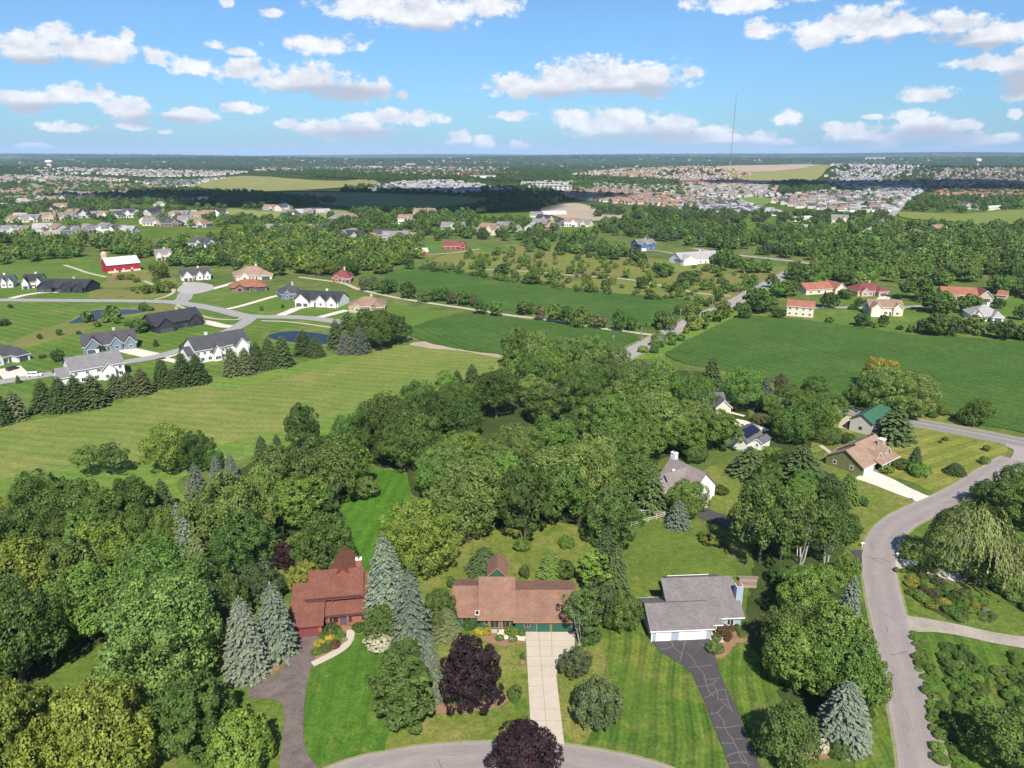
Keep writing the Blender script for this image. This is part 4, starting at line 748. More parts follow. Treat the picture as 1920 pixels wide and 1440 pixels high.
H_('dark_roofed_house', 'house with a dark grey roof half hidden in the trees', 'house', (65, 229.5, 0), R(2),
   [(0, 0, 8.5, 9, 3.2, 'gable', 'x', 3.0, 'cream', 'dgrey'), (4.4, -2.5, 9.5, 6, 3.3, 'gable', 'y', 2.4, 'cream', 'dgrey'), (5.5, 6, 9.5, 14, 3.3, 'gable', 'y', 2.4, 'cream', 'dgrey')], [('win', 1, 'f', 2.5, 1, 1.4, 1.3), ('win', 0, 'f', 2, 1, 1.4, 1.3), ('win', 1, 'r', 4, 1, 1.2, 1.3)])
# ------------------------------------------------------------------ houses of the estate and the country round it
def front(pl, pr):
    a, b = P(*pl), P(*pr); return a, math.atan2(b.y - a.y, b.x - a.x), (b - a).length
def estate(label, pl, pr, dep, h, rise, wm, rm, style, cat='house', name='estate_house', group='houses of the estate by the ponds', trim=None, garage='gd', more=()):
    a, rot, W = front(pl, pr); B, Wn = [], []
    if style == 'gables':      # long ridge, two cross gables to the front, garage wing
        B = [(0, 0, W, dep, h, 'gable', 'x', rise, wm, rm), (W * .05, -2.6, W * .36, dep * .5, h, 'gable', 'y', rise * .85, wm, rm), (W * .52, -1.2, W * .72, dep * .5, h + .5, 'gable', 'y', rise * .6, wm, rm), (W * .78, -1.6, W * .98, dep * .5, h, 'gable', 'y', rise * .65, wm, rm)]
        Wn = [(garage, 1, 'f', W * .09, 0, W * .13, 2.2), (garage, 1, 'f', W * .24, 0, W * .1, 2.2), ('win', 2, 'f', W * .1, .9, 1.6, 1.6), ('win', 3, 'f', W * .1, .9, 1.6, 1.5), ('dd', 0, 'f', W * .46, .1, 1.2, 2.2), ('win', 0, 'f', W * .745, .9, .9, 1.4, 1)]
    elif style == 'hip':
        B = [(0, 0, W, dep, h, 'hip', 'x', rise, wm, rm), (W * .62, -3, W * .95, dep * .6, h, 'hip', 'y', rise * .6, wm, rm), (W * .1, -1.2, W * .35, dep * .5, h, 'gable', 'y', rise * .5, wm, rm)]
        Wn = [('win', 0, 'f', W * .45, .8, 1.8, 1.5), (garage, 1, 'f', W * .165, 0, W * .22, 2.2), ('win', 2, 'f', W * .125, .9, 1.7, 1.5), ('dd', 0, 'f', W * .55, .1, 1.1, 2.2)]
    elif style == 'back':      # seen from behind: walkout walls, many windows
        B = [(0, 0, W, dep, h, 'gable', 'x', rise, wm, rm), (W * .55, -1.8, W * .8, dep * .5, h * .8, 'gable', 'y', rise * .6, wm, rm), (-W * .22, 1, 0, dep * .85, h * .6, 'gable', 'x', rise * .7, wm, rm)]
        for k in range(5): Wn += [('win', 0, 'f', W * (.08 + .21 * k), h * .62, 1.2, 1.3)]
        Wn += [('win', 1, 'f', W * .08, .8, 1.3, 1.5), ('win', 1, 'f', W * .18, .8, 1.3, 1.5), ('win', 0, 'f', W * .2, .7, 1.6, 1.6), ('win', 0, 'f', W * .45, .7, 1.6, 1.6), ('win', 0, 'f', W * .92, .7, 1.4, 1.6)]
    elif style == 'ell':
        B = [(0, 0, W, dep, h, 'gable', 'x', rise, wm, rm), (0, -4, W * .34, dep * .5, h, 'gable', 'y', rise * .8, wm, rm), (W * .7, -1, W * .95, dep * .5, h, 'gable', 'y', rise * .6, wm, rm)]
        Wn = [(garage, 1, 'f', W * .17, 0, W * .26, 2.2), ('win', 0, 'f', W * .5, .9, 1.8, 1.4), ('win', 2, 'f', W * .12, .9, 1.6, 1.4), ('dd', 0, 'f', W * .63, .1, 1.1, 2.2)]
    elif style == 'ranch':
        B = [(0, 0, W * .72, dep, h, 'gable', 'x', rise, wm, rm), (W * .72, -2.5, W, dep, h, 'gable', 'y', rise * 1.05, wm, rm)]
        Wn = [('win', 0, 'f', W * .12, .9, 1.7, 1.3), ('win', 0, 'f', W * .34, .9, 2.2, 1.4), ('dd', 0, 'f', W * .52, .1, 1.1, 2.1), (garage, 1, 'f', W * .14, 0, W * .18, 2.2)]
    elif style == 'box':
        B = [(0, 0, W, dep, h, 'gable', 'x', rise, wm, rm)]
        for k in range(4):
            Wn += [('win', 0, 'f', W * (.12 + .25 * k), .9, 1.3, 1.4), ('win', 0, 'f', W * (.12 + .25 * k), h - 1.9, 1.3, 1.3)] if h > 4.5 else [('win', 0, 'f', W * (.12 + .25 * k), .9, 1.2, 1.3)]
    B += list(more)
    def ex(r): chimney(r, W * .62, dep * .55, h, h + rise + 1.2, 1.1, .8, WL['stone'] if wm not in ('white', 'cream') else CHIMW)
    return house(name, label, cat, a, rot, B, Wn, group, trim, ex if style in ('gables', 'hip', 'back', 'ell') else None)
ES = estate
ES('white estate house with a dark roof, half outside the picture', (-22, 541), (27, 538), 13, 3.4, 4, 'white', 'char', 'gables'); ES('white gabled house next to the black house', (45, 541), (80, 539), 15, 4.2, 4, 'white', 'black', 'ell'); ES('all black house by the estate road', (72, 547), (160, 549), 15, 3.2, 4.2, 'black', 'black', 'gables', trim=TRIMD)
ES('white farmhouse with a dark roof at the end of the court', (341, 527), (396, 523), 14, 3.2, 4.2, 'white', 'char', 'gables'); ES('tan roofed house behind the brown brick one', (443, 527), (512, 522), 20, 3.2, 5.2, 'cream', 'tan', 'hip'); ES('brown brick house with a rust brown roof', (434, 549), (503, 544), 16, 3.1, 3.6, 'bbrick', 'rust', 'hip', trim=TRIMD)
ES('blue grey house with a charcoal hip roof', (528, 562), (572, 558), 15, 3.3, 4.4, 'blue', 'char', 'hip'); ES('white house with three front gables and black roof', (554, 573), (634, 577), 15, 3.6, 4.4, 'white', 'black', 'gables'); ES('black house between the two ponds', (291, 624), (382, 608), 15, 3.8, 4.4, 'black', 'black', 'ell', trim=TRIMD)
ES('blue grey house with white trimmed gables', (157, 664), (258, 652), 14, 3.2, 4.4, 'blue', 'char', 'gables'); ES('white house with a slate hip roof at the picture edge', (-22, 690), (53, 672), 17, 3.2, 4.6, 'white', 'char', 'hip'); ES('long white two storey house behind the spruces', (138, 722), (236, 704), 13, 5.6, 3.8, 'white', 'mgrey', 'back', trim=TRIM); ES('white house with charcoal roofs among the spruces', (370, 682), (425, 672), 15, 5.6, 4.2, 'white', 'char', 'back', more=[(12, 2, 24, 16, 5.4, 'gable', 'x', 4.4, 'white', 'char'), (17, -1.5, 22, 8, 5.4, 'gable', 'y', 3, 'white', 'char')])
ES('tan estate house with brown hip roof by the soybean field', (655, 586), (722, 584), 15, 3.3, 4, 'tan', 'gable', 'hip'); ES('red brick house with a red hip roof', (624, 530), (660, 529), 15, 3.4, 4.8, 'brick', 'dred', 'hip', name='brick_house', trim=TRIM); ES('pale house with grey roofs behind the red barn', (293, 488), (323, 486), 12, 5.0, 3.4, 'cream', 'mgrey', 'ell', name='country_house'); ES('house with a faded pink roof in the trees', (362, 470), (386, 468), 12, 3.4, 3.8, 'tan', 'tile', 'box', name='country_house')
def ex_rb(r):
    mb = MB(); mb.tube([(4, 18, 0), (4, 18, 13)], 2.4, 12); mb.tube([(4, 18, 13), (4, 18, 14.6)], [2.4, .4], 12); mb.build('silo', WL['tan'], r)
H_('red_barn', 'red barn with a white metal roof at the edge of the trees', 'barn', front((203, 513), (262, 507))[0], front((203, 513), (262, 507))[1], [(0, 0, 23, 14, 6.2, 'gable', 'x', 4.6, 'barn', 'wmetal', 0, .5)], [('dw', 0, 'f', 5, 1.6, .9, 1.2), ('dw', 0, 'f', 11, 1.6, .9, 1.2), ('dw', 0, 'f', 17, 1.6, .9, 1.2)], None, TRIM, lambda r: (boxpart(r, 'stone_base', WL['cream'], (-.1, -.15, 0, 7.2, -.02, 1.5), (9, -.15, 0, 16, -.02, 1.5), (17.8, -.15, 0, 23.1, -.02, 1.5)), ex_rb(r)))
ES('red ranch house with a rust roof on the hill', (831, 468), (874, 468), 13, 3.2, 3.8, 'barn', 'dred', 'ranch', name='ranch_house', group='country houses'); ES('little red barn with a white roof', (780, 480), (803, 479), 11, 3.4, 2.6, 'barn', 'wmetal', 'box', cat='barn', name='small_barn', group='country houses')
ES('two storey cream house with a red roof at the field edge', (1474, 592), (1524, 596), 10, 5.6, 2.6, 'cream', 'tile', 'box', name='country_house', group='houses beyond the big field'); ES('tan house with grey brown gables by the field', (1628, 591), (1692, 593), 11, 4.8, 3.2, 'cream', 'gable', 'ell', name='country_house', group='houses beyond the big field', garage='gw'); ES('long ranch with an orange red roof and a cross gable', (1511, 553), (1580, 549), 12, 3.2, 3.4, 'cream', 'tile', 'ranch', name='ranch_house', group='houses beyond the big field'); ES('house with dark red hip roofs behind the estate drive', (1607, 556), (1662, 554), 14, 3.2, 3.8, 'tan', 'dred', 'hip', name='country_house', group='houses beyond the big field'); ES('longest ranch with an orange red roof', (1765, 561), (1858, 566), 14, 3.2, 3.6, 'tan', 'tile', 'ranch', name='ranch_house', group='houses beyond the big field'); ES('small shed with an orange red roof beside the longest ranch', (1868, 560), (1885, 562), 7, 2.6, 2.2, 'tan', 'tile', 'box', cat='shed', name='garden_shed', group='houses beyond the big field'); ES('grey hip roofed house in the trees at the field edge', (1820, 601), (1879, 604), 14, 3.2, 4.4, 'white', 'lgrey', 'hip', name='country_house', group='houses beyond the big field')
ES('blue grey two storey house on the far rise', (1197, 470), (1229, 468), 13, 6, 3.4, 'dblue', 'mgrey', 'ell', name='country_house', group='country houses', garage='gw'); ES('grey house with many roofs near the cross road', (1276, 497), (1350, 492), 16, 4.4, 4.4, 'white', 'lgrey', 'ell', name='country_house', group='country houses', garage='gw'); ES('farm building with a white roof by the quarry', (1018, 404), (1062, 403), 16, 4, 1.6, 'white', 'wmetal', 'box', name='farm_building', cat='barn', group='country houses'); ES('long white roofed building by the pale pasture', (1850, 395), (1890, 392), 18, 4, 2, 'cream', 'wmetal', 'box', name='farm_building', cat='barn', group='country houses'); ES('low white building in front of the dense housing', (1490, 416), (1526, 414), 16, 4.5, 1.6, 'cream', 'wmetal', 'box', name='farm_building', cat='barn', group='country houses')
# ------------------------------------------------------------------ foliage
def foliage(name, trans=0.18, rough=0.6, inst=False, spec=0.25):
    m, t, b = newmat(name)
    if inst:
        n = t.node('ShaderNodeAttribute', attribute_type='INSTANCER', attribute_name='tint'); base = n.outputs['Color']
    else: base = t.node('ShaderNodeObjectInfo').outputs['Color']
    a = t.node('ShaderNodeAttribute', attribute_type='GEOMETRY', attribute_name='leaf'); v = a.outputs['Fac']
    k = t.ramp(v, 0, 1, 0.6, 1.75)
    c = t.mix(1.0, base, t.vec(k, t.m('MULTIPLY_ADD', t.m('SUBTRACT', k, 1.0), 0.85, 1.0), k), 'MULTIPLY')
    if not inst:
        p = t.pos(); c = t.mix(t.ramp(t.noise(p, 0.55, 3, .6), 0.42, 0.7, 0.0, 0.6), c, t.mix(1.0, c, (1.1, 1.12, 0.8), 'MULTIPLY'))
    t.put(b.inputs['Base Color'], c); b.inputs['Roughness'].default_value = rough; b.inputs['Specular IOR Level'].default_value = spec
    tr = t.node('ShaderNodeBsdfTranslucent'); t.put(tr.inputs[0], t.mix(1.0, c, (1.25, 1.3, 0.6), 'MULTIPLY'))
    mx = t.node('ShaderNodeMixShader'); mx.inputs[0].default_value = trans
    t.l.new(b.outputs[0], mx.inputs[1]); t.l.new(tr.outputs[0], mx.inputs[2]); t.l.new(mx.outputs[0], t.n['Material Output'].inputs[0])
    return m
LEAF = foliage('leaves'); NEEDLE = foliage('needles', 0.06, 0.7, spec=0.15); LEAF_FAR = foliage('far_leaves', 0.15, inst=True)
BARK = plain('bark', (0.11, 0.085, 0.065), 0.9, 0.3, 3); BARK_W = plain('white_bark', (0.52, 0.49, 0.43), 0.8, 0.25, 2); BARK_G = plain('grey_bark', (0.2, 0.18, 0.155), 0.9, 0.3, 3)

def cards(name, C, N, size, rng, mat, aspect=0.7, U=None, val=None):
    """one mesh of leaf cards: centres C, normals N, optional long axis U"""
    n = len(C); N = N / np.maximum(np.linalg.norm(N, axis=1, keepdims=True), 1e-6)
    if U is None: U = rng.normal(size=(n, 3))
    U = U - (U * N).sum(1, keepdims=True) * N; U /= np.maximum(np.linalg.norm(U, axis=1, keepdims=True), 1e-6); W = np.cross(N, U)
    s = np.broadcast_to(np.asarray(size, float), (n,)) * np.clip(rng.lognormal(-.05, .33, n), .45, 1.9); a = (s * 0.5)[:, None]; b = (s * 0.5 * aspect)[:, None]
    bend = N * (s * 0.12)[:, None]
    Q = np.stack([C - U * a - bend, C + W * b, C + U * a - bend, C - W * b], 1).reshape(-1, 3)
    me = bpy.data.meshes.new(name); me.vertices.add(4 * n); me.vertices.foreach_set('co', Q.astype(np.float32).ravel())
    me.loops.add(4 * n); me.loops.foreach_set('vertex_index', np.arange(4 * n, dtype=np.int32))
    me.polygons.add(n); me.polygons.foreach_set('loop_start', np.arange(0, 4 * n, 4, dtype=np.int32)); me.polygons.foreach_set('loop_total', np.full(n, 4, np.int32))
    at = me.attributes.new('leaf', 'FLOAT', 'FACE'); v = rng.uniform(0, 1, n) if val is None else np.clip(val + rng.uniform(-.25, .25, n), 0, 1); at.data.foreach_set('value', v.astype(np.float32))
    me.materials.append(mat); me.update(calc_edges=True); me.validate(); return me
def fib(n, rng):
    i = np.arange(n) + 0.5; ph = np.arccos(1 - 2 * i / n); th = np.pi * (1 + 5 ** 0.5) * i + rng.uniform(0, 6)
    return np.stack([np.cos(th) * np.sin(ph), np.sin(th) * np.sin(ph), np.cos(ph)], 1)
def crown(name, seed, nl=46, leaves=7000, size=0.46, W=12., H=13., base=2.0, lobe=(0.2, 0.34), top=1.0, sparse=0.0, squash=1.0, mat=None, tilt=0.5):
    """broadleaf crown of leafy lobes set on an uneven egg"""
    rng = np.random.default_rng(seed); D = fib(nl, rng) + rng.normal(size=(nl, 3)) * 0.16; D /= np.linalg.norm(D, axis=1, keepdims=True); D = D[D[:, 2] > -0.62]
    hh = (H - base) / 2; cz = base + hh * 0.94
    rad = rng.uniform(lobe[0], lobe[1], len(D)) * (W / 2); ext = rng.uniform(0.74, 1.13, len(D))
    wob = 1 + 0.13 * np.sin(D[:, 0] * 2.1 + seed) + 0.12 * np.cos(D[:, 1] * 2.7 + seed * 1.7)
    prof = np.where(D[:, 2] > 0, 1 - (1 - top) * D[:, 2] ** 1.5, 1.0)
    L = np.stack([D[:, 0] * (W / 2 - rad) * ext * wob * prof, D[:, 1] * (W / 2 - rad) * ext * wob * prof, cz + D[:, 2] * (hh - rad * 0.8) * ext], 1)
    keep = rng.uniform(0, 1, len(L)) > sparse; L, rad, D = L[keep], rad[keep], D[keep]
    ni = max(3, nl // 8); L = np.vstack([L, np.stack([rng.normal(size=ni) * W * .1, rng.normal(size=ni) * W * .1, cz + rng.normal(size=ni) * hh * .3], 1)]); rad = np.append(rad, np.full(ni, W * .17)); D = np.vstack([D, np.tile([0, 0, 1.], (ni, 1))])
    p = rad ** 2 / (rad ** 2).sum(); idx = rng.choice(len(L), int(leaves * 1.7), p=p)
    dv = rng.normal(size=(len(idx), 3)) + D[idx] * 0.75; dv /= np.linalg.norm(dv, axis=1, keepdims=True)
    rr = rad[idx] * rng.uniform(0.72, 1.08, len(idx)); C = L[idx] + dv * rr[:, None] * np.array([1, 1, squash])
    d2 = np.full(len(C), 9.0)
    for j in range(len(L)):
        q = np.linalg.norm(C - L[j], axis=1) / rad[j]; q[idx == j] = 9; d2 = np.minimum(d2, q)
    nz = np.sin(C[:, 0] * 1.7 + seed) * np.sin(C[:, 1] * 1.9 + 2 * seed) * np.sin(C[:, 2] * 2.1 + seed * .7) + .5 * np.sin(C[:, 0] * 3.7) * np.sin(C[:, 1] * 4.1 + seed) * np.sin(C[:, 2] * 3.3); d2[nz < -.42] = 0
    C, dv, idx = C[d2 > 0.72], dv[d2 > 0.72], idx[d2 > 0.72]; C, dv, idx = C[:leaves], dv[:leaves], idx[:leaves]
    N = dv * tilt * 1.7 + np.array([0, 0, 0.3]) + rng.normal(size=dv.shape) * 0.42
    lv = rng.uniform(0.25, 0.75, len(L))[idx]
    return cards(name, C, N, size, rng, mat or LEAF, val=lv)
def conifer(name, seed, H=16., W=7., tiers=30, dens=1.0, size=0.62, base=0.6, power=0.85, droop=0.3, ragged=0.12, mat=None, bulge=0.0):
    rng = np.random.default_rng(seed); C, N, U, V = [], [], [], []
    for i in range(tiers):
        f = (i + rng.uniform(-.2, .2)) / tiers; f = min(max(f, 0), 0.985); z = base + (H - base) * f
        r = (W / 2) * max((1 - f) ** power + bulge * math.sin(math.pi * min(1, f * 1.1)), 0.05)
        nb = max(4, int(2 * math.pi * r / 0.95 * dens) + 2); off = rng.uniform(0, 6)
        for j in range(nb):
            th = off + 2 * math.pi * j / nb + rng.normal() * 0.12; rb = r * rng.uniform(1 - ragged * 2.2, 1 + ragged); d = np.array([math.cos(th), math.sin(th), 0]); sd = np.array([-d[1], d[0], 0])
            nc = max(3, int(rb / (size * 0.42))); bv = rng.uniform(.3, .7)
            for k in range(nc):
                s = (k + 0.7) / nc
                if s < 0.22 and rb > 1.2: continue
                zz = z - droop * rb * s ** 1.4 + 0.22 * rb * max(0, s - .75) ** 1.0 * droop * 2
                w = 0.3 * rb * (1 - s * 0.75) * 0.55
                for q in ((0,) if rb < 0.9 else (-1, 1, 0) if k % 2 else (-1, 1)):
                    lat = q * w * rng.uniform(.6, 1.1)
                    C.append(d * rb * s + sd * lat + np.array([0, 0, zz + rng.uniform(-.06, .06) - abs(lat) * .15]))
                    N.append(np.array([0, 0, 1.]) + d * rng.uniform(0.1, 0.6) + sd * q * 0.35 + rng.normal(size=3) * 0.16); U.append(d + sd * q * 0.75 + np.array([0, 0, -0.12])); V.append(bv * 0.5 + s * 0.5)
    for k in range(6):
        C.append(np.array([0, 0, H - 0.1 * k])); N.append(rng.normal(size=3) + np.array([0, 0, .3])); U.append(np.array([0, 0, 1.])); V.append(.8)
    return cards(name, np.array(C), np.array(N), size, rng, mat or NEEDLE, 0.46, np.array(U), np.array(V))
def willow_crown(name, seed, W=16., H=14.):
    rng = np.random.default_rng(seed); C, N, U, V = [], [], [], []
    for i in range(900):
        th = rng.uniform(0, 2 * math.pi); r = (W / 2) * math.sqrt(rng.uniform(0.02, 1)) * (1 + .1 * math.sin(3 * th)); lump = 0.9 * math.sin(r * 1.4 + 3 * th) + 0.6 * math.sin(5 * th + 1)
        z0 = 3 + (H - 3) * math.sqrt(max(0.02, 1 - (r / (W / 2) / 1.08) ** 2)) + lump * 0.6; L = rng.uniform(2.0, 5.0) if r > W * .3 else rng.uniform(.8, 2.2); d = np.array([math.cos(th), math.sin(th), 0]); x = d * r; bv = rng.uniform(.2, .8)
        n = int(L / 0.32); sway = rng.normal(size=3) * 0.08
        for k in range(n):
            s = k / n; z = z0 - L * s * (0.4 + .6 * s)
            if z < 0.4: break
            C.append(x + d * 0.9 * min(1, s * 2) + sway * k * .3 + rng.normal(size=3) * 0.13 + np.array([0, 0, z])); N.append(d + np.array([0, 0, .7 * (1 - s)]) + rng.normal(size=3) * .35); U.append(np.array([0, 0, -1.]) + d * (1 - s) * .8 + rng.normal(size=3) * .2); V.append(bv)
    return cards(name, np.array(C), np.array(N), 0.55, rng, LEAF, 0.5, np.array(U), np.array(V))
def bush(name, seed, leaves=1500, size=0.3, W=4., H=3., lobes=16, mat=None):
    return crown(name, seed, lobes, leaves, size, W, H, 0.05, (0.34, 0.5), mat=mat)
def trunk(name, seed, H=13., base=2.5, r=0.3, limbs=6, spread=3.2, multi=1, lean=0.0, mat=None):
    rg = random.Random(seed); mb = MB()
    for k in range(multi):
        a0 = 2 * math.pi * k / multi + rg.uniform(0, 1); o = Vector((math.cos(a0), math.sin(a0), 0)) * (0.25 * (multi > 1)); dirn = o.normalized() * lean if multi > 1 else Vector((0, 0, 0))
        pts = [o + dirn * (H * .75) * s ** 1.3 + Vector((rg.uniform(-.15, .15), rg.uniform(-.15, .15), 0)) * (s > 0) + Vector((0, 0, -0.15 + H * 0.75 * s)) for s in (0, .12, .3, .55, .8, 1)]
        mb.tube(pts, [r * 1.35, r, r * .85, r * .62, r * .4, r * .12], 7)
        for i in range(limbs):
            s = rg.uniform(0.28, 0.85); b = pts[0].lerp(pts[-1], s); b = Vector((b.x, b.y, H * .75 * s)); th = rg.uniform(0, 6.28); l = spread * rg.uniform(.6, 1.1) * (1.15 - s * .5)
            e = b + Vector((math.cos(th) * l, math.sin(th) * l, l * rg.uniform(.45, .9))); mid = b.lerp(e, .5) + Vector((0, 0, l * .12))
            mb.tube([b, mid, e], [r * .42, r * .28, r * .08], 5)
    return mb.mesh(name, mat or BARK)

# prototypes: (kind) -> list of (crown mesh, trunk mesh, width, height)
PROTO = {}
def proto(key, cm, tm, W, H): PROTO.setdefault(key, []).append((cm, tm, W, H))
for s in range(7): proto('maple', crown('crown', 10 + s, 78 + 7 * s, 12500, 0.37, 12, (12.5, 11.5, 14, 12.5, 13, 11, 12)[s], 1.4, (0.12 + .008 * s, 0.25 + .012 * s), top=(.82, .95, .6, .75, .88, 1.0, .68)[s]), trunk('trunk', s, 12, limbs=9, spread=4.6), 12, 12.5)
for s in range(2): proto('maple_big', crown('crown', 20 + s, 150, 24000, 0.42, 20, 19, 1.4, (0.1, 0.23), top=0.84), trunk('trunk', 5 + s, 18, r=.5), 20, 19)
for s in range(4): proto('oak', crown('crown', 30 + s, 74, 10500, 0.36, 12, 13, 2.2, (0.13, 0.29), sparse=0.14, tilt=0.35), trunk('trunk', 20 + s, 13, r=.34, limbs=12, spread=5.2), 12, 13)
for s in range(2): proto('oak_big', crown('crown', 36 + s, 120, 17000, 0.42, 17, 16, 2.4, (0.1, 0.25), sparse=0.14, tilt=0.35), trunk('trunk', 26 + s, 16, r=.45, limbs=12, spread=6.5), 17, 16)
for s in range(2): proto('round', crown('crown', 50 + s, 120, 13500, 0.31, 10, 10.5, 0.5, (0.12, 0.2), top=0.85), trunk('trunk', 40 + s, 10), 10, 10.5)
for s in range(3): proto('airy', crown('crown', 60 + s, 64, 4600, 0.34, 9, 13, 3.0, (0.12, 0.26), sparse=0.25, tilt=.25), trunk('trunk', 50 + s, 13, r=.2, limbs=9, spread=2.6), 9, 13)
for s in range(2): proto('birch', crown('crown', 70 + s, 60, 4600, 0.3, 8, 13, 4.0, (0.13, 0.26), sparse=0.25, tilt=.25), trunk('trunk', 60 + s, 15, r=.075, limbs=4, spread=1.6, multi=6, lean=.22, mat=BARK_W), 8, 13)
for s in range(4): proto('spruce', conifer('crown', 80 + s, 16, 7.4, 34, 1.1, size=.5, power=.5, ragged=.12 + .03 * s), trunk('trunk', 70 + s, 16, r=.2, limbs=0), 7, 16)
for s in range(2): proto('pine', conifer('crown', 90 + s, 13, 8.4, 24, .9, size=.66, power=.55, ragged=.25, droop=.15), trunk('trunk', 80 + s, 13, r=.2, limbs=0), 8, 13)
proto('cone', crown('crown', 100, 130, 9000, .28, 5.5, 11, .1, (.12, .22), top=.55), trunk('trunk', 90, 9, r=.15, limbs=0), 5.5, 11)
proto('willow', willow_crown('crown', 110), trunk('trunk', 95, 13, r=.5, limbs=8, spread=4), 17, 14.4)
for s in range(3): proto('bush', bush('crown', 120 + s, 2400, .24, lobes=26), trunk('stems', 100 + s, 2.4, r=.06, limbs=5, spread=.9, multi=3, lean=.3), 4, 3)
for s in range(2): proto('mound', crown('crown', 130 + s, 84, 8500, .3, 9, 7, .1, (.13, .26), top=.7), trunk('trunk', 110 + s, 6, r=.16, limbs=8, spread=2.5, multi=3, lean=.3), 9, 7)
for s in range(2): proto('mound_big', crown('crown', 180 + s, 150, 22000, .36, 17, 11, .2, (.09, .2), top=.75), trunk('trunk', 115 + s, 9, r=.3, limbs=8, spread=5, multi=3, lean=.3), 17, 11)
for s in range(4): proto('maple_low', crown('crown', 140 + s, 40, 1700, 0.95, 12, 12, 1.0, (.18, .32), top=.85), trunk('trunk', 120 + s, 11, limbs=2), 12, 12)
for s in range(3): proto('spruce_low', conifer('crown', 150 + s, 16, 7.4, 18, .7, size=1.0, power=.56), trunk('trunk', 130 + s, 15, r=.2, limbs=0), 7, 16)
for s in range(2): proto('bush_low', bush('crown', 160 + s, 320, .7), trunk('stems', 140 + s, 2.2, r=.06, limbs=2, spread=.8, multi=2, lean=.3), 4, 3)
# what each sort is made of: (near prototype, far prototype, leaf colour, jitter)
TINT = {'mid': (0.09, 0.1618, 0.0293), 
 'dark': (0.0625, 0.1102, 0.022), 'bright': (0.1125, 0.192, 0.0314), 'light': (0.122, 0.182, 0.042), 'yellow': (0.128, 0.178, 0.028), 'olive': (0.09, 0.1402, 0.0314), 'gold': (0.19, 0.19, 0.035), 'blue': (0.116, 0.142, 0.1), 'spruce': (0.065, 0.0986, 0.033), 'grey': (0.11, 0.132, 0.055), 'purple': (0.03, 0.015, 0.018), 'rust': (0.12, 0.065, 0.03), 'willow': (0.175, 0.2, 0.066), 'brown': (0.1, 0.095, 0.045), 'white': (0.42, 0.42, 0.3), 'lemon': (0.36, 0.31, 0.03), 'pink': (0.36, 0.19, 0.18), 'silver': (0.22, 0.25, 0.19)}
WORD = {'mid': 'green', 'dark': 'dark green', 'bright': 'bright green', 'light': 'pale green', 'yellow': 'yellowish green', 'olive': 'olive green', 'gold': 'golden', 'blue': 'silvery blue', 'spruce': 'deep green', 'grey': 'grey green',
 'purple': 'dark purple', 'rust': 'rusty red', 'willow': 'yellow green', 'brown': 'brownish', 'white': 'white flowering', 'lemon': 'yellow flowering', 'pink': 'pink flowering', 'silver': 'silvery'}
KIND = {'maple': ('broadleaf_tree', 'tree', 'full leafy tree'), 'oak': ('broadleaf_tree', 'tree', 'spreading tree'), 'round': ('broadleaf_tree', 'tree', 'dense round tree'), 'airy': ('broadleaf_tree', 'tree', 'thin airy tree'),
 'birch': ('birch_tree', 'tree', 'white stemmed tree'), 'spruce': ('spruce_tree', 'spruce tree', 'spruce'), 'pine': ('pine_tree', 'pine tree', 'pine'), 'cone': ('cedar_tree', 'tree', 'cone shaped tree'), 'willow': ('willow_tree', 'willow', 'weeping willow'),
 'bush': ('shrub', 'shrub', 'shrub'), 'mound': ('shrub_tree', 'small tree', 'low bushy tree')}
LAND = []          # (words, px, py): what labels refer to
ALLPLANTS = []
rgT = random.Random(77)
def plant(kind, x, top, base, w, tint='mid', label=None, group=None, hw=None):
    """a tree whose foot shows at (x, base), whose top shows at (x, top) and whose crown is w pixels wide in the photograph"""
    b0 = base; dep = math.atan2(CAMH, P(x, base).y); base = base - .5 * w * math.sin(dep) * {'spruce': .95, 'pine': .95, 'cone': .9, 'mound': .85, 'bush': .85, 'round': .8, 'maple': .5, 'oak': .4}.get(kind, .15)
    p = P(x, base); d = math.hypot(p.x, p.y)
    depth = p.y * CP + (CAMH - p.z) * SP; W = w * depth / FPX
    r = ray(x, top); H = CAMH + r.z * (p.y / r.y) - p.z
    H = max(H, 0.8)
    return plant_at(kind, p, W, H, tint, label, group, (x, base, top, w))
def plant_at(kind, p, W, H, tint, label=None, group=None, px=None):
    far = dist_of(p) > 330; key = kind
    if far: key = {'spruce': 'spruce_low', 'pine': 'spruce_low', 'cone': 'spruce_low', 'bush': 'bush_low', 'mound': 'bush_low', 'willow': 'willow'}.get(kind, 'maple_low')
    if not far and key in ('maple', 'oak') and W > 15.5: key += '_big'
    if not far and key == 'mound' and W > 11: key = 'mound_big'
    cm, tm, W0, H0 = rgT.choice(PROTO[key]); nm, cat, words = KIND[kind]
    o = empty(nm, p, rgT.uniform(0, 6.28)); o.scale = (W / W0, W / W0, H / H0)
    col = TINT[tint]; j = rgT.uniform(.78, 1.22); jr = rgT.uniform(.88, 1.14) if kind not in ('spruce', 'pine') else rgT.uniform(.96, 1.04)
    c = bpy.data.objects.new('crown', cm); c.color = (col[0] * j * jr, col[1] * j, col[2] * j, 1); link(c, o)
    link(bpy.data.objects.new('stems' if tm.name.startswith('stems') else 'trunk', tm), o)
    tag(o, label, cat, group)
    ALLPLANTS.append(dict(o=o, kind=kind, words=words, tint=tint, px=px or proj(p), W=W, H=H, label=label, zone=None))
    return ALLPLANTS[-1]
def proj(p):
    d = Vector(p) - Vector((0, 0, CAMH)); z = d.y * CP - d.z * SP; v = (-d.y * SP - d.z * CP) / z
    return (960 + FPX * d.x / z, 720 + FPX * v)
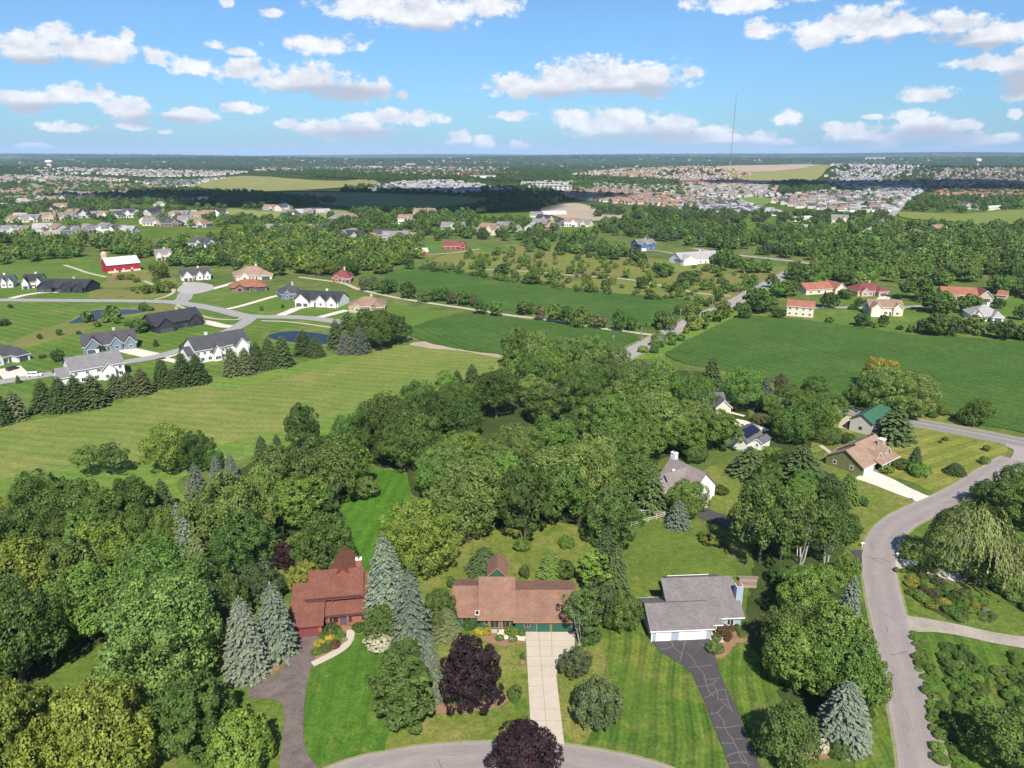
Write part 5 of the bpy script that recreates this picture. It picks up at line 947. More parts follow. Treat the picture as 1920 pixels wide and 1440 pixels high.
# ------------------------------------------------------------------ plants one can point at
for w, x, y in [('the red roofed house', 640, 1130), ('the brown roofed green house', 960, 1140), ('the grey roofed house with white garage doors', 1300, 1150), ('the white house with the grey roof', 1290, 905), ('the tan roofed green house', 1610, 860),
 ('the green roofed barn', 1625, 795), ('the white barn with solar panels', 1390, 825), ('the dark roofed house in the trees', 1340, 745), ('the black driveway', 1350, 1320), ('the concrete driveway', 1020, 1290), ('the brown driveway', 550, 1330), ('the bend of the side road', 1650, 1030), ('the willow', 1812, 1030),
 ('the purple tree by the concrete driveway', 882, 1280), ('the dark purple tree on the street', 985, 1410), ('the flower garden', 1850, 1270), ('the striped strip of lawn', 710, 970), ('the clearing in the left hand wood', 150, 1290), ('the corner lawn at the junction', 1790, 860), ('the sandy patch', 480, 1065), ('the hay field corner', 80, 900),
 ('the red barn with the white roof', 232, 500), ('the pond by the estate road', 210, 590), ('the pond with the straw bank', 570, 632), ('the black house near the pond', 335, 608), ('the blue grey house with white gables', 205, 645), ('the long white house', 165, 700), ('the white house among the spruces', 420, 655), ('the white house with three dark gables', 595, 563), ('the tan house by the soybean field', 690, 572), ('the brick house with the red roof', 642, 518),
 ('the red ranch house', 852, 462), ('the little red barn', 790, 475), ('the farm lane', 900, 585), ('the country road', 1230, 640), ('the two storey house with the red roof', 1500, 580), ('the tan house by the field', 1660, 580), ('the long red roofed ranch', 1545, 545), ('the house with the dark red hips', 1635, 550), ('the longest red roof', 1820, 555), ('the grey hip roofed house', 1850, 592), ('the big soybean field', 1650, 680), ('the far blue grey house', 1212, 462), ('the grey house by the crossroad', 1315, 485), ('the brown roofed estate house', 468, 538), ('the black house by the estate road', 115, 540), ('the front lawn', 650, 1320), ('the glade behind the wood', 960, 830), ('the hay field', 600, 740), ('the tall tree behind the striped lawn', 720, 830)]: LAND.append((w, x, y))
T = plant
# lower left wood
T('mound', 22, 1296, 1535, 215, 'yellow', 'yellow green bushy tree in the bottom left corner of the picture'); T('mound', 203, 1290, 1535, 230, 'yellow', 'widest yellow green bushy tree beside the dark round tree'); T('round', 370, 1270, 1462, 150, 'dark', 'dense dark round linden like tree beside the mown strip'); T('mound', 455, 1336, 1482, 130, 'yellow', 'olive yellow bush tree by the brown driveway entrance')
T('maple', 318, 1096, 1335, 228, 'light', 'biggest pale green maple tree left of the silver spruces', hw=1); T('maple', 340, 1030, 1225, 170, 'mid', 'full green maple standing right behind the biggest pale maple'); T('oak', 45, 1092, 1305, 180, 'olive'); T('oak', 175, 1062, 1216, 150, 'mid', 'tree with a bare trunk at the edge of the clearing'); T('oak', 75, 1140, 1258, 120, 'mid')
T('oak', 250, 1078, 1205, 120, 'olive'); T('oak', -20, 1190, 1330, 130, 'dark'); T('maple', 60, 1010, 1185, 150, 'yellow'); T('maple', 150, 1004, 1160, 130, 'olive'); T('oak', 190, 982, 1120, 120, 'yellow'); T('maple', 238, 1000, 1130, 95, 'yellow'); T('oak', 285, 1020, 1150, 100, 'olive'); T('oak', 300, 990, 1100, 80, 'mid')
T('oak', 80, 884, 1008, 100, 'dark'); T('oak', 150, 896, 1015, 110, 'dark'); T('maple', 205, 918, 1040, 110, 'mid'); T('oak', 35, 955, 1080, 115, 'dark'); T('maple', 318, 950, 1050, 66, 'bright'); T('oak', 255, 890, 1010, 90, 'dark'); T('spruce', 310, 897, 975, 42, 'spruce'); T('oak', 120, 950, 1070, 110, 'dark'); T('oak', 270, 945, 1050, 90, 'mid'); T('maple', 20, 925, 995, 60, 'yellow'); T('maple', 170, 960, 1070, 100, 'mid'); T('maple', -15, 1000, 1130, 120, 'yellow')
T('spruce', 372, 868, 942, 40, 'blue'); T('spruce', 408, 852, 905, 27, 'blue'); T('spruce', 435, 849, 905, 28, 'blue'); T('spruce', 346, 940, 1050, 50, 'blue'); T('spruce', 360, 962, 1078, 56, 'blue'); T('spruce', 378, 1005, 1120, 62, 'grey'); T('spruce', 398, 1050, 1180, 70, 'spruce'); T('spruce', 410, 1090, 1215, 66, 'spruce')
T('airy', 172, 834, 896, 62, 'olive', 'thin airy tree at the edge of the hay field'); T('airy', 216, 830, 893, 62, 'dark', 'thin dark tree casting its shadow on the hay field'); T('maple', 322, 798, 893, 88, 'yellow', 'yellow green tree with a forked trunk on the hay field edge'); T('oak', 372, 808, 890, 60, 'dark', 'dark tree behind the yellow green forked tree'); T('oak', 405, 842, 892, 40, 'dark')
T('oak', 440, 888, 1060, 150, 'olive'); T('oak', 405, 932, 1048, 110, 'mid'); T('maple', 487, 884, 1010, 66, 'light'); T('oak', 465, 960, 1090, 110, 'dark'); T('oak', 430, 1000, 1100, 90, 'dark')
# trees round the striped strip of lawn
T('oak', 570, 757, 858, 66, 'dark', 'dark tree standing out against the hay field'); T('maple', 650, 782, 880, 60, 'mid'); T('maple', 722, 742, 872, 110, 'dark'); T('maple', 775, 770, 892, 110, 'dark'); T('maple', 750, 800, 878, 84, 'dark'); T('oak', 690, 760, 860, 70, 'dark'); T('spruce', 493, 816, 872, 34, 'spruce'); T('spruce', 523, 813, 872, 30, 'spruce')
T('oak', 530, 834, 962, 100, 'olive'); T('oak', 595, 818, 948, 110, 'olive'); T('oak', 650, 812, 930, 100, 'mid'); T('maple', 577, 858, 935, 64, 'light'); T('airy', 634, 850, 956, 72, 'olive', 'tree with a bare pale trunk beside the striped strip of lawn'); T('maple', 500, 880, 1003, 70, 'light'); T('maple', 560, 893, 1000, 112, 'bright'); T('oak', 596, 912, 990, 74, 'dark'); T('mound', 684, 893, 945, 70, 'olive', 'low spreading tree reaching over the striped strip of lawn')
T('oak', 610, 966, 1088, 120, 'dark', 'dark tree with a forked pale trunk behind the red roofed house'); T('maple', 788, 940, 1090, 136, 'yellow', 'yellow leaved maple behind the silver spruces'); T('maple', 832, 830, 930, 116, 'light'); T('maple', 875, 868, 1028, 150, 'light', 'big pale maple in front of the central wood'); T('maple', 905, 866, 1000, 120, 'light'); T('maple', 815, 862, 945, 66, 'mid'); T('maple', 950, 850, 985, 100, 'bright')
T('round', 540, 1016, 1075, 54, 'purple', 'small dark purple tree beside the sandy patch'); T('mound', 572, 1052, 1125, 62, 'gold', 'small golden leaved tree behind the red roofed house'); T('mound', 490, 1060, 1150, 90, 'spruce', 'dark green mounded bush tree between the sandy patch and the silver spruces'); T('mound', 445, 1075, 1180, 70, 'dark'); T('pine', 907, 1024, 1090, 66, 'spruce', 'blue green pine behind the brown roofed house'); T('bush', 846, 1080, 1106, 18, 'dark', 'small dark shrub on the dry lawn behind the brown roofed house')
# front gardens
T('spruce', 727, 1002, 1185, 86, 'blue', 'tallest silvery blue spruce beside the red roofed house'); T('spruce', 772, 1064, 1232, 80, 'blue', 'silvery blue spruce in front of the tallest one'); T('spruce', 808, 1186, 1328, 56, 'blue', 'slim silvery blue spruce touching the purple tree'); T('spruce', 838, 1140, 1208, 54, 'grey', 'pale green spruce between the silver spruces and the brown roofed house'); T('spruce', 466, 1118, 1288, 84, 'blue', 'wide silvery spruce at the turning bay of the brown driveway'); T('spruce', 521, 1092, 1250, 76, 'blue', 'silvery spruce against the garage of the red roofed house')
T('mound', 825, 1104, 1195, 74, 'olive', 'olive bushy tree at the end of the brown roof'); T('mound', 716, 1140, 1224, 78, 'olive', 'olive bush tree by the front door of the red roofed house'); T('bush', 712, 1190, 1232, 62, 'white', 'white flowering shrub on the front lawn edge'); T('mound', 762, 1192, 1246, 58, 'dark', 'dark rounded shrub between the silver spruces'); T('cone', 757, 1222, 1400, 128, 'olive', 'broad olive cone shaped tree on the front lawn'); T('round', 882, 1188, 1368, 116, 'purple', 'big dark purple maple beside the concrete driveway'); T('maple', 985, 1376, 1500, 140, 'purple', 'dark purple tree at the bottom of the picture on the street')
T('spruce', 1135, 986, 1115, 62, 'spruce', 'deep green spruce behind the cone shaped cedar'); T('spruce', 1153, 1020, 1130, 55, 'spruce', 'second deep green spruce leaning behind the cone shaped cedar'); T('cone', 1117, 1028, 1122, 76, 'bright', 'bright green cone shaped cedar behind the brown roofed garage'); T('mound', 1122, 1088, 1190, 84, 'spruce', 'dark green bush tree beside the birch at the garage end'); T('mound', 1168, 1112, 1198, 72, 'dark', 'dark round bush tree left of the grey roofed house'); T('birch', 1088, 1104, 1212, 78, 'olive', 'white stemmed birch in front of the brown roofed garage'); T('bush', 1105, 1170, 1215, 50, 'dark', 'dark shrub at the foot of the birch')
T('mound', 1080, 1216, 1282, 68, 'grey', 'grey green crabapple overhanging the concrete driveway'); T('mound', 1117, 1272, 1388, 94, 'grey', 'grey green round tree on the lawn beside the concrete driveway'); T('bush', 980, 1222, 1242, 9, 'dark', 'slim dark little shrub at the drive edge'); T('bush', 979, 1238, 1248, 12, 'pink', 'pink flowering tuft at the drive edge'); T('bush', 1142, 1300, 1345, 36, 'bright', 'bright green shrub growing into the grey green round tree'); T('spruce', 1031, 1030, 1098, 50, 'olive', 'small conifer with a dead rusty top'); T('bush', 1055, 1050, 1096, 48, 'dark', 'dark shrub beside the conifer with the rusty top'); T('bush', 1063, 1006, 1034, 32, 'bright', 'round bright shrub alone in the dry back lawn'); T('bush', 985, 1060, 1088, 22, 'dark', 'small tree shrub behind the green chimney flue'); T('oak', 985, 868, 1024, 100, 'dark', 'dark tree with a straight trunk on the dry back lawn'); T('bush', 979, 1012, 1038, 36, 'bright', 'round shrub at the foot of the dark straight trunked tree')
T('maple', 1050, 868, 992, 110, 'mid'); T('maple', 1108, 815, 962, 120, 'light'); T('maple', 1028, 850, 970, 104, 'light'); T('maple', 1180, 850, 950, 110, 'olive'); T('oak', 1140, 915, 1032, 96, 'olive'); T('airy', 1165, 932, 1036, 80, 'olive', 'thin olive tree by the rail fence'); T('pine', 1223, 880, 968, 58, 'spruce', 'dark pine beside the white house with the grey roof'); T('maple', 1285, 904, 975, 78, 'bright', 'bright green tree in front of the white house with the grey roof'); T('spruce', 1271, 938, 998, 46, 'blue', 'little silvery spruce beside the end of the rail fence'); T('bush', 1348, 910, 932, 36, 'dark', 'dark low shrub at the corner of the white house with the grey roof'); T('bush', 1336, 1000, 1030, 60, 'yellow', 'clump of tall yellow green grass on the hill lawn')
# strip of wood by the bend
T('oak', 1425, 900, 1068, 125, 'olive'); T('birch', 1500, 925, 1062, 110, 'olive', 'widest clump of white stemmed birches inside the bend of the road'); T('birch', 1548, 950, 1064, 72, 'mid', 'slim white stemmed birch nearest to the bend of the road'); T('airy', 1462, 935, 1068, 90, 'olive'); T('pine', 1495, 834, 945, 105, 'spruce', 'big dark pine between the two barns and the birches'); T('pine', 1402, 836, 905, 68, 'spruce', 'dark pine on the lawn in front of the white barn with solar panels'); T('spruce', 1552, 888, 965, 76, 'spruce'); T('spruce', 1588, 884, 952, 46, 'olive'); T('bush', 1618, 932, 952, 22, 'dark', 'small dark shrub on the verge below the tan roofed green house'); T('mound', 1580, 960, 1030, 60, 'dark'); T('mound', 1475, 1062, 1120, 80, 'dark'); T('mound', 1540, 1060, 1130, 80, 'mid'); T('mound', 1585, 1040, 1100, 50, 'bright')
T('maple', 1500, 1078, 1190, 100, 'mid'); T('oak', 1472, 1128, 1250, 90, 'olive'); T('maple', 1545, 1128, 1285, 130, 'mid'); T('maple', 1575, 1178, 1335, 140, 'mid', 'bright green tree leaning out over the side road'); T('maple', 1490, 1180, 1310, 130, 'mid'); T('spruce', 1588, 1080, 1185, 46, 'blue', 'slim silvery spruce at the edge of the side road'); T('spruce', 1578, 1278, 1418, 100, 'blue', 'silvery spruce on the mulch bed by the side road'); T('mound', 1472, 1322, 1462, 122, 'olive', 'dull olive bush tree on the mulch bed by the black driveway'); T('maple', 1468, 1170, 1290, 84, 'dark'); T('bush', 1537, 1390, 1420, 34, 'white', 'white flowering shrub on the mulch bed'); T('bush', 1572, 1395, 1432, 42, 'dark', 'dark green round shrub on the mulch bed by the side road'); T('maple', 1620, 1230, 1350, 70, 'mid')
# right of the side road
T('willow', 1808, 944, 1098, 156, 'willow', 'yellow green weeping willow beside the bend of the side road'); T('round', 1890, 1026, 1096, 82, 'rust', 'reddish purple round tree beside the willow'); T('oak', 1885, 905, 985, 84, 'olive'); T('maple', 1905, 876, 962, 90, 'mid'); T('maple', 1845, 900, 960, 60, 'dark'); T('oak', 1895, 1336, 1470, 150, 'olive', 'olive tree in the bottom right corner of the garden'); T('oak', 1960, 900, 1010, 90, 'dark'); T('oak', 1830, 1520, 1640, 110, 'dark')
# county road and barns
T('maple', 1652, 690, 782, 110, 'light', 'pale green big tree clump by the county road'); T('maple', 1705, 700, 788, 100, 'light', 'second pale green tree of the clump by the county road'); T('maple', 1645, 661, 735, 64, 'gold', 'golden green tree behind the pale clump by the county road'); T('mound', 1598, 724, 768, 46, 'light'); T('maple', 1832, 746, 802, 52, 'mid', 'lone round tree on the edge of the big soybean field'); T('pine', 1675, 758, 838, 68, 'spruce', 'dark pine at the side of the green roofed barn'); T('bush', 1708, 760, 790, 30, 'olive'); T('mound', 1740, 762, 782, 30, 'olive'); T('mound', 1745, 772, 785, 26, 'olive')
T('spruce', 1332, 668, 735, 44, 'spruce'); T('maple', 1392, 690, 772, 86, 'mid'); T('spruce', 1430, 705, 775, 46, 'blue', 'silvery spruce near the dark roofed house in the trees'); T('oak', 1462, 700, 745, 26, 'brown'); T('maple', 1290, 700, 800, 90, 'mid'); T('maple', 1345, 770, 850, 80, 'bright'); T('maple', 1290, 780, 860, 90, 'bright'); T('maple', 1480, 758, 835, 76, 'mid'); T('oak', 1520, 742, 825, 66, 'mid'); T('maple', 1562, 738, 790, 54, 'mid'); T('mound', 1550, 800, 838, 70, 'dark'); T('mound', 1590, 812, 838, 34, 'dark'); T('mound', 1425, 775, 800, 40, 'grey'); T('mound', 1445, 840, 880, 60, 'yellow')
T('spruce', 1714, 836, 880, 28, 'spruce', 'slim spruce on the corner lawn at the junction'); T('spruce', 1790, 868, 896, 40, 'spruce', 'wide little spruce in the middle of the corner lawn'); T('bush', 1846, 856, 874, 20, 'olive', 'small shrub near the road on the corner lawn'); T('bush', 1690, 862, 885, 40, 'dark'); T('bush', 1725, 872, 900, 42, 'bright'); T('bush', 1660, 872, 890, 34, 'bright', 'shrub by the porch of the tan roofed green house'); T('bush', 1772, 818, 828, 12, 'olive', 'tiny shrub near the top of the corner lawn'); T('bush', 1850, 834, 848, 14, 'olive'); T('bush', 1763, 825, 832, 8, 'brown')
# central wood crest
for a in [('oak', 968, 612, 695, 66, 'olive'), ('maple', 1005, 624, 705, 64, 'light'), ('maple', 1060, 632, 720, 80, 'light'), ('maple', 1110, 626, 712, 80, 'light'), ('maple', 1150, 650, 720, 60, 'light'), ('oak', 1000, 660, 750, 80, 'mid'), ('maple', 1080, 690, 790, 100, 'mid'), ('maple', 1180, 676, 770, 90, 'olive'), ('maple', 1240, 672, 760, 80, 'mid'), ('spruce', 858, 693, 745, 34, 'spruce'), ('spruce', 886, 682, 740, 38, 'spruce'), ('maple', 905, 705, 770, 60, 'yellow'), ('spruce', 815, 714, 745, 22, 'blue'), ('oak', 930, 690, 790, 90, 'dark'), ('maple', 1230, 735, 840, 120, 'light'), ('maple', 1150, 740, 850, 110, 'mid'), ('maple', 872, 745, 828, 80, 'dark'), ('oak', 820, 740, 830, 80, 'dark'), ('maple', 1015, 720, 800, 84, 'dark'), ('maple', 1300, 830, 870, 50, 'olive'), ('maple', 1085, 770, 830, 80, 'dark')]: T(*a)
# spruces along the hay field
for a in [('spruce', 5, 735, 802, 42, 'spruce'), ('spruce', 30, 731, 794, 46, 'grey'), ('spruce', 85, 711, 778, 46, 'spruce'), ('spruce', 118, 704, 778, 46, 'spruce'), ('spruce', 147, 702, 774, 46, 'spruce'), ('spruce', 179, 701, 770, 50, 'spruce'), ('spruce', 219, 702, 750, 40, 'grey'), ('spruce', 243, 696, 747, 40, 'grey'), ('spruce', 269, 689, 744, 42, 'grey'), ('spruce', 307, 671, 731, 40, 'spruce'), ('spruce', 325, 690, 730, 32, 'spruce'), ('spruce', 346, 659, 728, 42, 'spruce'), ('spruce', 372, 662, 725, 46, 'spruce'), ('spruce', 437, 649, 709, 38, 'grey'), ('spruce', 462, 651, 707, 38, 'grey'), ('spruce', 484, 640, 697, 34, 'spruce'), ('spruce', 506, 630, 695, 38, 'spruce'), ('spruce', 532, 628, 692, 42, 'spruce'), ('spruce', 570, 618, 671, 40, 'spruce'), ('spruce', 593, 630, 673, 36, 'spruce'), ('spruce', 632, 598, 658, 38, 'spruce'), ('spruce', 649, 619, 668, 34, 'blue'), ('spruce', 676, 612, 667, 40, 'blue'), ('spruce', 655, 585, 640, 50, 'spruce'), ('oak', 702, 574, 655, 80, 'dark'), ('maple', 742, 590, 648, 56, 'dark'), ('oak', 715, 600, 660, 50, 'dark'),
 ('maple', 110, 653, 680, 24, 'dark'), ('maple', 345, 642, 663, 16, 'dark'), ('maple', 262, 596, 626, 34, 'mid'), ('maple', 190, 648, 672, 20, 'dark'), ('maple', 75, 625, 637, 10, 'dark'), ('maple', 112, 616, 630, 12, 'dark'), ('bush', 148, 620, 628, 10, 'dark'), ('spruce', 293, 635, 651, 12, 'spruce'), ('maple', 220, 594, 608, 14, 'mid'), ('maple', 240, 598, 612, 16, 'mid'), ('bush', 490, 574, 583, 8, 'dark'), ('bush', 530, 570, 578, 7, 'dark'), ('spruce', 35, 703, 720, 10, 'spruce'), ('bush', 80, 665, 673, 14, 'rust'), ('bush', 20, 570, 578, 10, 'dark'), ('maple', 5, 598, 612, 30, 'dark')]: T(*a)
# the row along the farm lane
for a in [('maple', 683, 516, 547, 20, 'grey'), ('maple', 700, 518, 546, 20, 'grey'), ('maple', 722, 524, 553, 32, 'dark'), ('maple', 735, 522, 550, 26, 'dark'), ('maple', 765, 529, 562, 34, 'dark'), ('maple', 793, 543, 569, 24, 'olive'), ('maple', 815, 537, 567, 26, 'dark'), ('maple', 835, 535, 566, 20, 'dark'), ('maple', 848, 546, 571, 24, 'brown'), ('maple', 870, 544, 574, 26, 'dark'), ('maple', 888, 552, 576, 18, 'brown'), ('maple', 903, 561, 591, 30, 'mid'), ('maple', 931, 561, 595, 27, 'mid'), ('maple', 985, 562, 592, 36, 'olive'), ('maple', 1012, 572, 602, 22, 'brown'), ('maple', 1042, 570, 606, 40, 'olive'), ('maple', 1065, 574, 612, 34, 'dark'), ('maple', 1092, 572, 612, 32, 'olive'), ('maple', 1120, 588, 618, 36, 'grey'), ('maple', 1085, 594, 617, 26, 'mid'), ('maple', 1160, 578, 624, 26, 'dark'), ('maple', 1182, 590, 622, 22, 'dark'), ('maple', 1240, 580, 618, 38, 'olive'), ('maple', 1255, 592, 622, 26, 'olive'), ('bush', 1258, 622, 634, 22, 'olive')]: T(*a)
# hedge of trees and homes at the far side of the big field
for a in [('maple', 1460, 578, 598, 30, 'dark'), ('maple', 1425, 545, 590, 44, 'dark'), ('maple', 1440, 552, 585, 36, 'olive'), ('maple', 1555, 548, 580, 40, 'dark'), ('maple', 1615, 586, 614, 32, 'dark'), ('maple', 1655, 590, 615, 22, 'dark'), ('bush', 1555, 594, 606, 18, 'dark'), ('bush', 1600, 572, 582, 20, 'dark'), ('maple', 1735, 594, 628, 36, 'spruce'), ('maple', 1755, 585, 632, 44, 'dark'), ('maple', 1780, 592, 632, 42, 'spruce'), ('maple', 1820, 588, 628, 50, 'light'), ('maple', 1755, 552, 590, 70, 'dark'), ('maple', 1715, 515, 566, 64, 'mid'), ('maple', 1865, 600, 636, 36, 'spruce'), ('maple', 1885, 598, 640, 34, 'dark'), ('maple', 1915, 604, 640, 40, 'spruce'), ('maple', 1815, 550, 590, 44, 'mid'), ('maple', 1770, 545, 580, 40, 'mid'), ('maple', 1915, 570, 602, 30, 'dark'), ('maple', 1870, 558, 580, 24, 'dark'), ('bush', 1687, 610, 620, 14, 'dark'), ('maple', 1585, 540, 562, 30, 'olive'), ('maple', 1610, 558, 575, 20, 'dark'), ('maple', 1355, 560, 600, 24, 'olive'), ('maple', 1395, 570, 600, 30, 'dark'), ('bush', 1300, 588, 606, 34, 'yellow'), ('bush', 1312, 600, 620, 34, 'olive'), ('bush', 1350, 568, 580, 24, 'olive')]: T(*a)

# ------------------------------------------------------------------ woods filled in between
BLOCK = []          # (px polygon) kept free of trees
def poly_world(px): return [tuple(P(*q)[:2]) for q in px]
KEEP = [poly_world(q) for q in [
 [(540, 1090), (700, 1040), (710, 1180), (545, 1200)], [(830, 1060), (1100, 1060), (1100, 1200), (830, 1200)], [(1190, 1075), (1410, 1075), (1410, 1215), (1190, 1215)], [(1235, 860), (1350, 860), (1420, 880), (1430, 990), (1300, 990), (1240, 980)], [(1540, 800), (1700, 800), (1760, 945), (1540, 890)], [(1345, 795), (1440, 785), (1430, 850), (1350, 845)], [(1305, 725), (1380, 730), (1420, 790), (1370, 790), (1300, 775)], [(1585, 760), (1660, 760), (1660, 825), (1560, 830)],
 [(630, 868), (790, 862), (790, 980), (745, 1085), (630, 1075)], [(410, 1050), (545, 1025), (545, 1080), (420, 1110)], [(870, 850), (940, 815), (1060, 790), (1075, 850), (1000, 880), (900, 885)], [(60, 1345), (60, 1260), (200, 1190), (250, 1290)], [(1595, 1030), (1625, 1030), (1620, 1060)]]]
KEEP += [[tuple(v.co[:2]) for v in list(o.data.vertices)[0::2]] + [tuple(v.co[:2]) for v in list(o.data.vertices)[1::2]][::-1] for o in COL.objects if o.type == 'MESH' and o.name.split('.')[0] in ('side_road', 'county_road', 'country_road', 'driveway', 'estate_road') and len(o.data.vertices) < 400 and o.data.uv_layers]
rgF = np.random.default_rng(3)
def scatter_world(px, spacing, keep=True):
    poly = poly_world(px); a = np.array(poly); lo, hi = a.min(0), a.max(0); n = int((hi[0] - lo[0]) * (hi[1] - lo[1]) / spacing ** 2 * 6)
    G = rgF.uniform(lo, hi, (n, 2)); G = G[inside(G, poly)]
    if keep:
        for k in KEEP: G = G[~inside(G, k)]
    out = []; cell = {}
    occ = [(p['o'].location.x, p['o'].location.y) for p in ALLPLANTS if p['kind'] != 'bush']
    for q in occ: cell.setdefault((int(q[0] // spacing), int(q[1] // spacing)), []).append(q)
    for g in G:
        c = (int(g[0] // spacing), int(g[1] // spacing)); ok = True
        for i in (-1, 0, 1):
            for j in (-1, 0, 1):
                for q in cell.get((c[0] + i, c[1] + j), ()):
                    if (q[0] - g[0]) ** 2 + (q[1] - g[1]) ** 2 < spacing ** 2: ok = False; break
        if ok: cell.setdefault(c, []).append(tuple(g)); out.append(tuple(g))
    return out
def fill(px, spacing, mixes, W=(8, 12), Hr=(9, 14), zone=None, kinds=('maple', 'oak'), keep=True):
    for x, y in scatter_world(px, spacing, keep):
        w = rgT.uniform(*W); h = rgT.uniform(*Hr); k = rgT.choice(kinds); p = Vector((x, y, hgt(x, y)))
        a = plant_at(k, p, w * (0.6 if k == 'spruce' else 1), h, rgT.choice(mixes), None, None); a['zone'] = zone
fill([(715, 810), (760, 775), (850, 755), (930, 728), (1010, 722), (1150, 738), (1230, 752), (1300, 770), (1300, 860), (1235, 880), (1225, 955), (1160, 985), (1060, 985), (950, 985), (870, 930), (780, 900), (765, 880), (700, 865)], 10.2, ['mid', 'bright', 'light', 'dark', 'mid', 'olive'], (12, 17), (11, 15), 'w1')
fill([(-90, 1090), (0, 1065), (60, 1010), (200, 1005), (330, 1030), (420, 990), (500, 945), (600, 900), (670, 880), (680, 890), (640, 935), (640, 990), (560, 1000), (470, 1030), (420, 1060), (400, 1140), (330, 1200), (230, 1185), (60, 1225), (-80, 1260)], 7.6, ['mid', 'dark', 'olive', 'mid', 'yellow', 'bright'], (9, 13), (8, 11.5), 'w2', ('maple', 'oak', 'oak'))
fill([(1410, 960), (1450, 900), (1560, 930), (1590, 1000), (1575, 1080), (1600, 1200), (1620, 1290), (1560, 1340), (1510, 1290), (1465, 1200), (1455, 1080)], 6.2, ['mid', 'olive', 'bright', 'dark'], (6, 9), (6, 10), 'w3', ('maple', 'oak', 'airy'))
fill([(1440, 745), (1530, 750), (1580, 770), (1570, 800), (1520, 830), (1440, 830)], 7, ['mid', 'dark', 'bright'], (7, 10), (7, 10), 'w4')
0 and fill([(1850, 900), (1960, 870), (1990, 1010), (1880, 1000)], 7, ['mid', 'dark', 'olive'], (7, 10), (8, 11), 'w5')
print('plants', len(ALLPLANTS))
# ------------------------------------------------------------------ smaller things
def utility_pole(px, top, label, arm=True):
    p = P(*px); r = ray(px[0], top); Hh = CAMH + r.z * (p.y / r.y); d = dist_of(p); k = 1.0 if d < 260 else 1.25
    o = empty('utility_pole', p, R(60)); tag(o, label, 'utility pole', 'utility poles along the roads')
    mb = MB(); mb.tube([(0, 0, -.5), (0, 0, Hh)], [.2 * k, .13 * k], 8); mb.build('post', BARK_G if d > 260 else BARK, o)
    if arm:
        mb = MB(); mb.box(-1.3, -.07 * k, Hh - .9, 1.3, .07 * k, Hh - .9 + .16 * k); mb.build('crossarm', BARK_G, o)
        for x in (-1.2, -.5, .5, 1.2): mb = MB(); mb.tube([(x, 0, Hh - .74), (x, 0, Hh - .5)], [.07, .05], 6); mb.build('insulator', TRIM, o)
for px, top, lb in [((1202, 640), 613, 'pale pole with a crossarm next to the second soybean field'), ((1275, 605), 579, 'pale pole with a crossarm where the lane meets the road'), ((1335, 579), 555, 'pole beside the bushes at the corner of the big field'), ((1383, 554), 534, 'pole on the meadow side of the country road'), ((1423, 532), 512, 'pole on the meadow before the road turns'), ((1457, 511), 494, 'farthest pole near the crossroad'), ((1238, 688), 662, 'pole at the edge of the big soybean field'), ((1150, 640), 628, 'pole standing out of the wood crest')]: utility_pole(px, top, lb)
utility_pole((1657, 775), 730, 'brown wooden pole behind the green roofed barn', False)
def mailbox(px, label, m):
    o = empty('mailbox', P(*px), R(80)); tag(o, label, 'mailbox', 'mailboxes on the side road')
    mb = MB(); mb.box(-.06, -.06, -.2, .06, .06, 1.1); mb.build('post', TRIM, o)
    mb = MB(); pr = [(-.14 * math.cos(a), .12 + .14 * math.sin(a)) for a in [math.pi * k / 6 for k in range(7)]]; ring = [(-.14, 0)] + pr + [(.14, 0)]
    n = len(ring)
    for s in range(n): a, b = ring[s], ring[(s + 1) % n]; mb.face([(a[0], -.35, 1.1 + a[1]), (b[0], -.35, 1.1 + b[1]), (b[0], .35, 1.1 + b[1]), (a[0], .35, 1.1 + a[1])])
    mb.face([(x, -.35, 1.1 + z) for x, z in ring]); mb.face([(x, .35, 1.1 + z) for x, z in ring][::-1]); mb.build('box', m, o)
    mb = MB(); mb.box(.145, -.2, 1.2, .165, .0, 1.38); mb.build('flag', DOORR, o)
mailbox((1616, 1027), 'white mailbox at the short black drive', TRIM); mailbox((1682, 1047), 'white mailbox by the willow across the road', TRIM); mailbox((1713, 939), 'pale mailbox at the wide concrete drive', CHIMW)
# split rail fence on the hill lawn
def rail_fence(a, b, n, label):
    A_, B_ = P(*a), P(*b); o = empty('rail_fence', A_, math.atan2(B_.y - A_.y, B_.x - A_.x)); tag(o, label, 'fence', 'rail fences on the hill lawn'); L = (B_ - A_).length
    RAIL = MATS.get('grey_rail') or plain('grey_rail', (.5, .45, .38), .9, .2, 3)
    for k in range(n + 1): boxpart(o, 'post', RAIL, (L * k / n - .09, -.09, -.2, L * k / n + .09, .09, 1.25))
    for k in range(n):
        for z in (.45, .95): boxpart(o, 'rail', RAIL, (L * k / n + .09, -.05, z, L * (k + 1) / n - .09, .05, z + .13))
rail_fence((1183, 988), (1246, 970), 4, 'grey split rail fence running up to the little silvery spruce'); rail_fence((1188, 962), (1245, 968), 4, 'second rail fence at the foot of the wood')
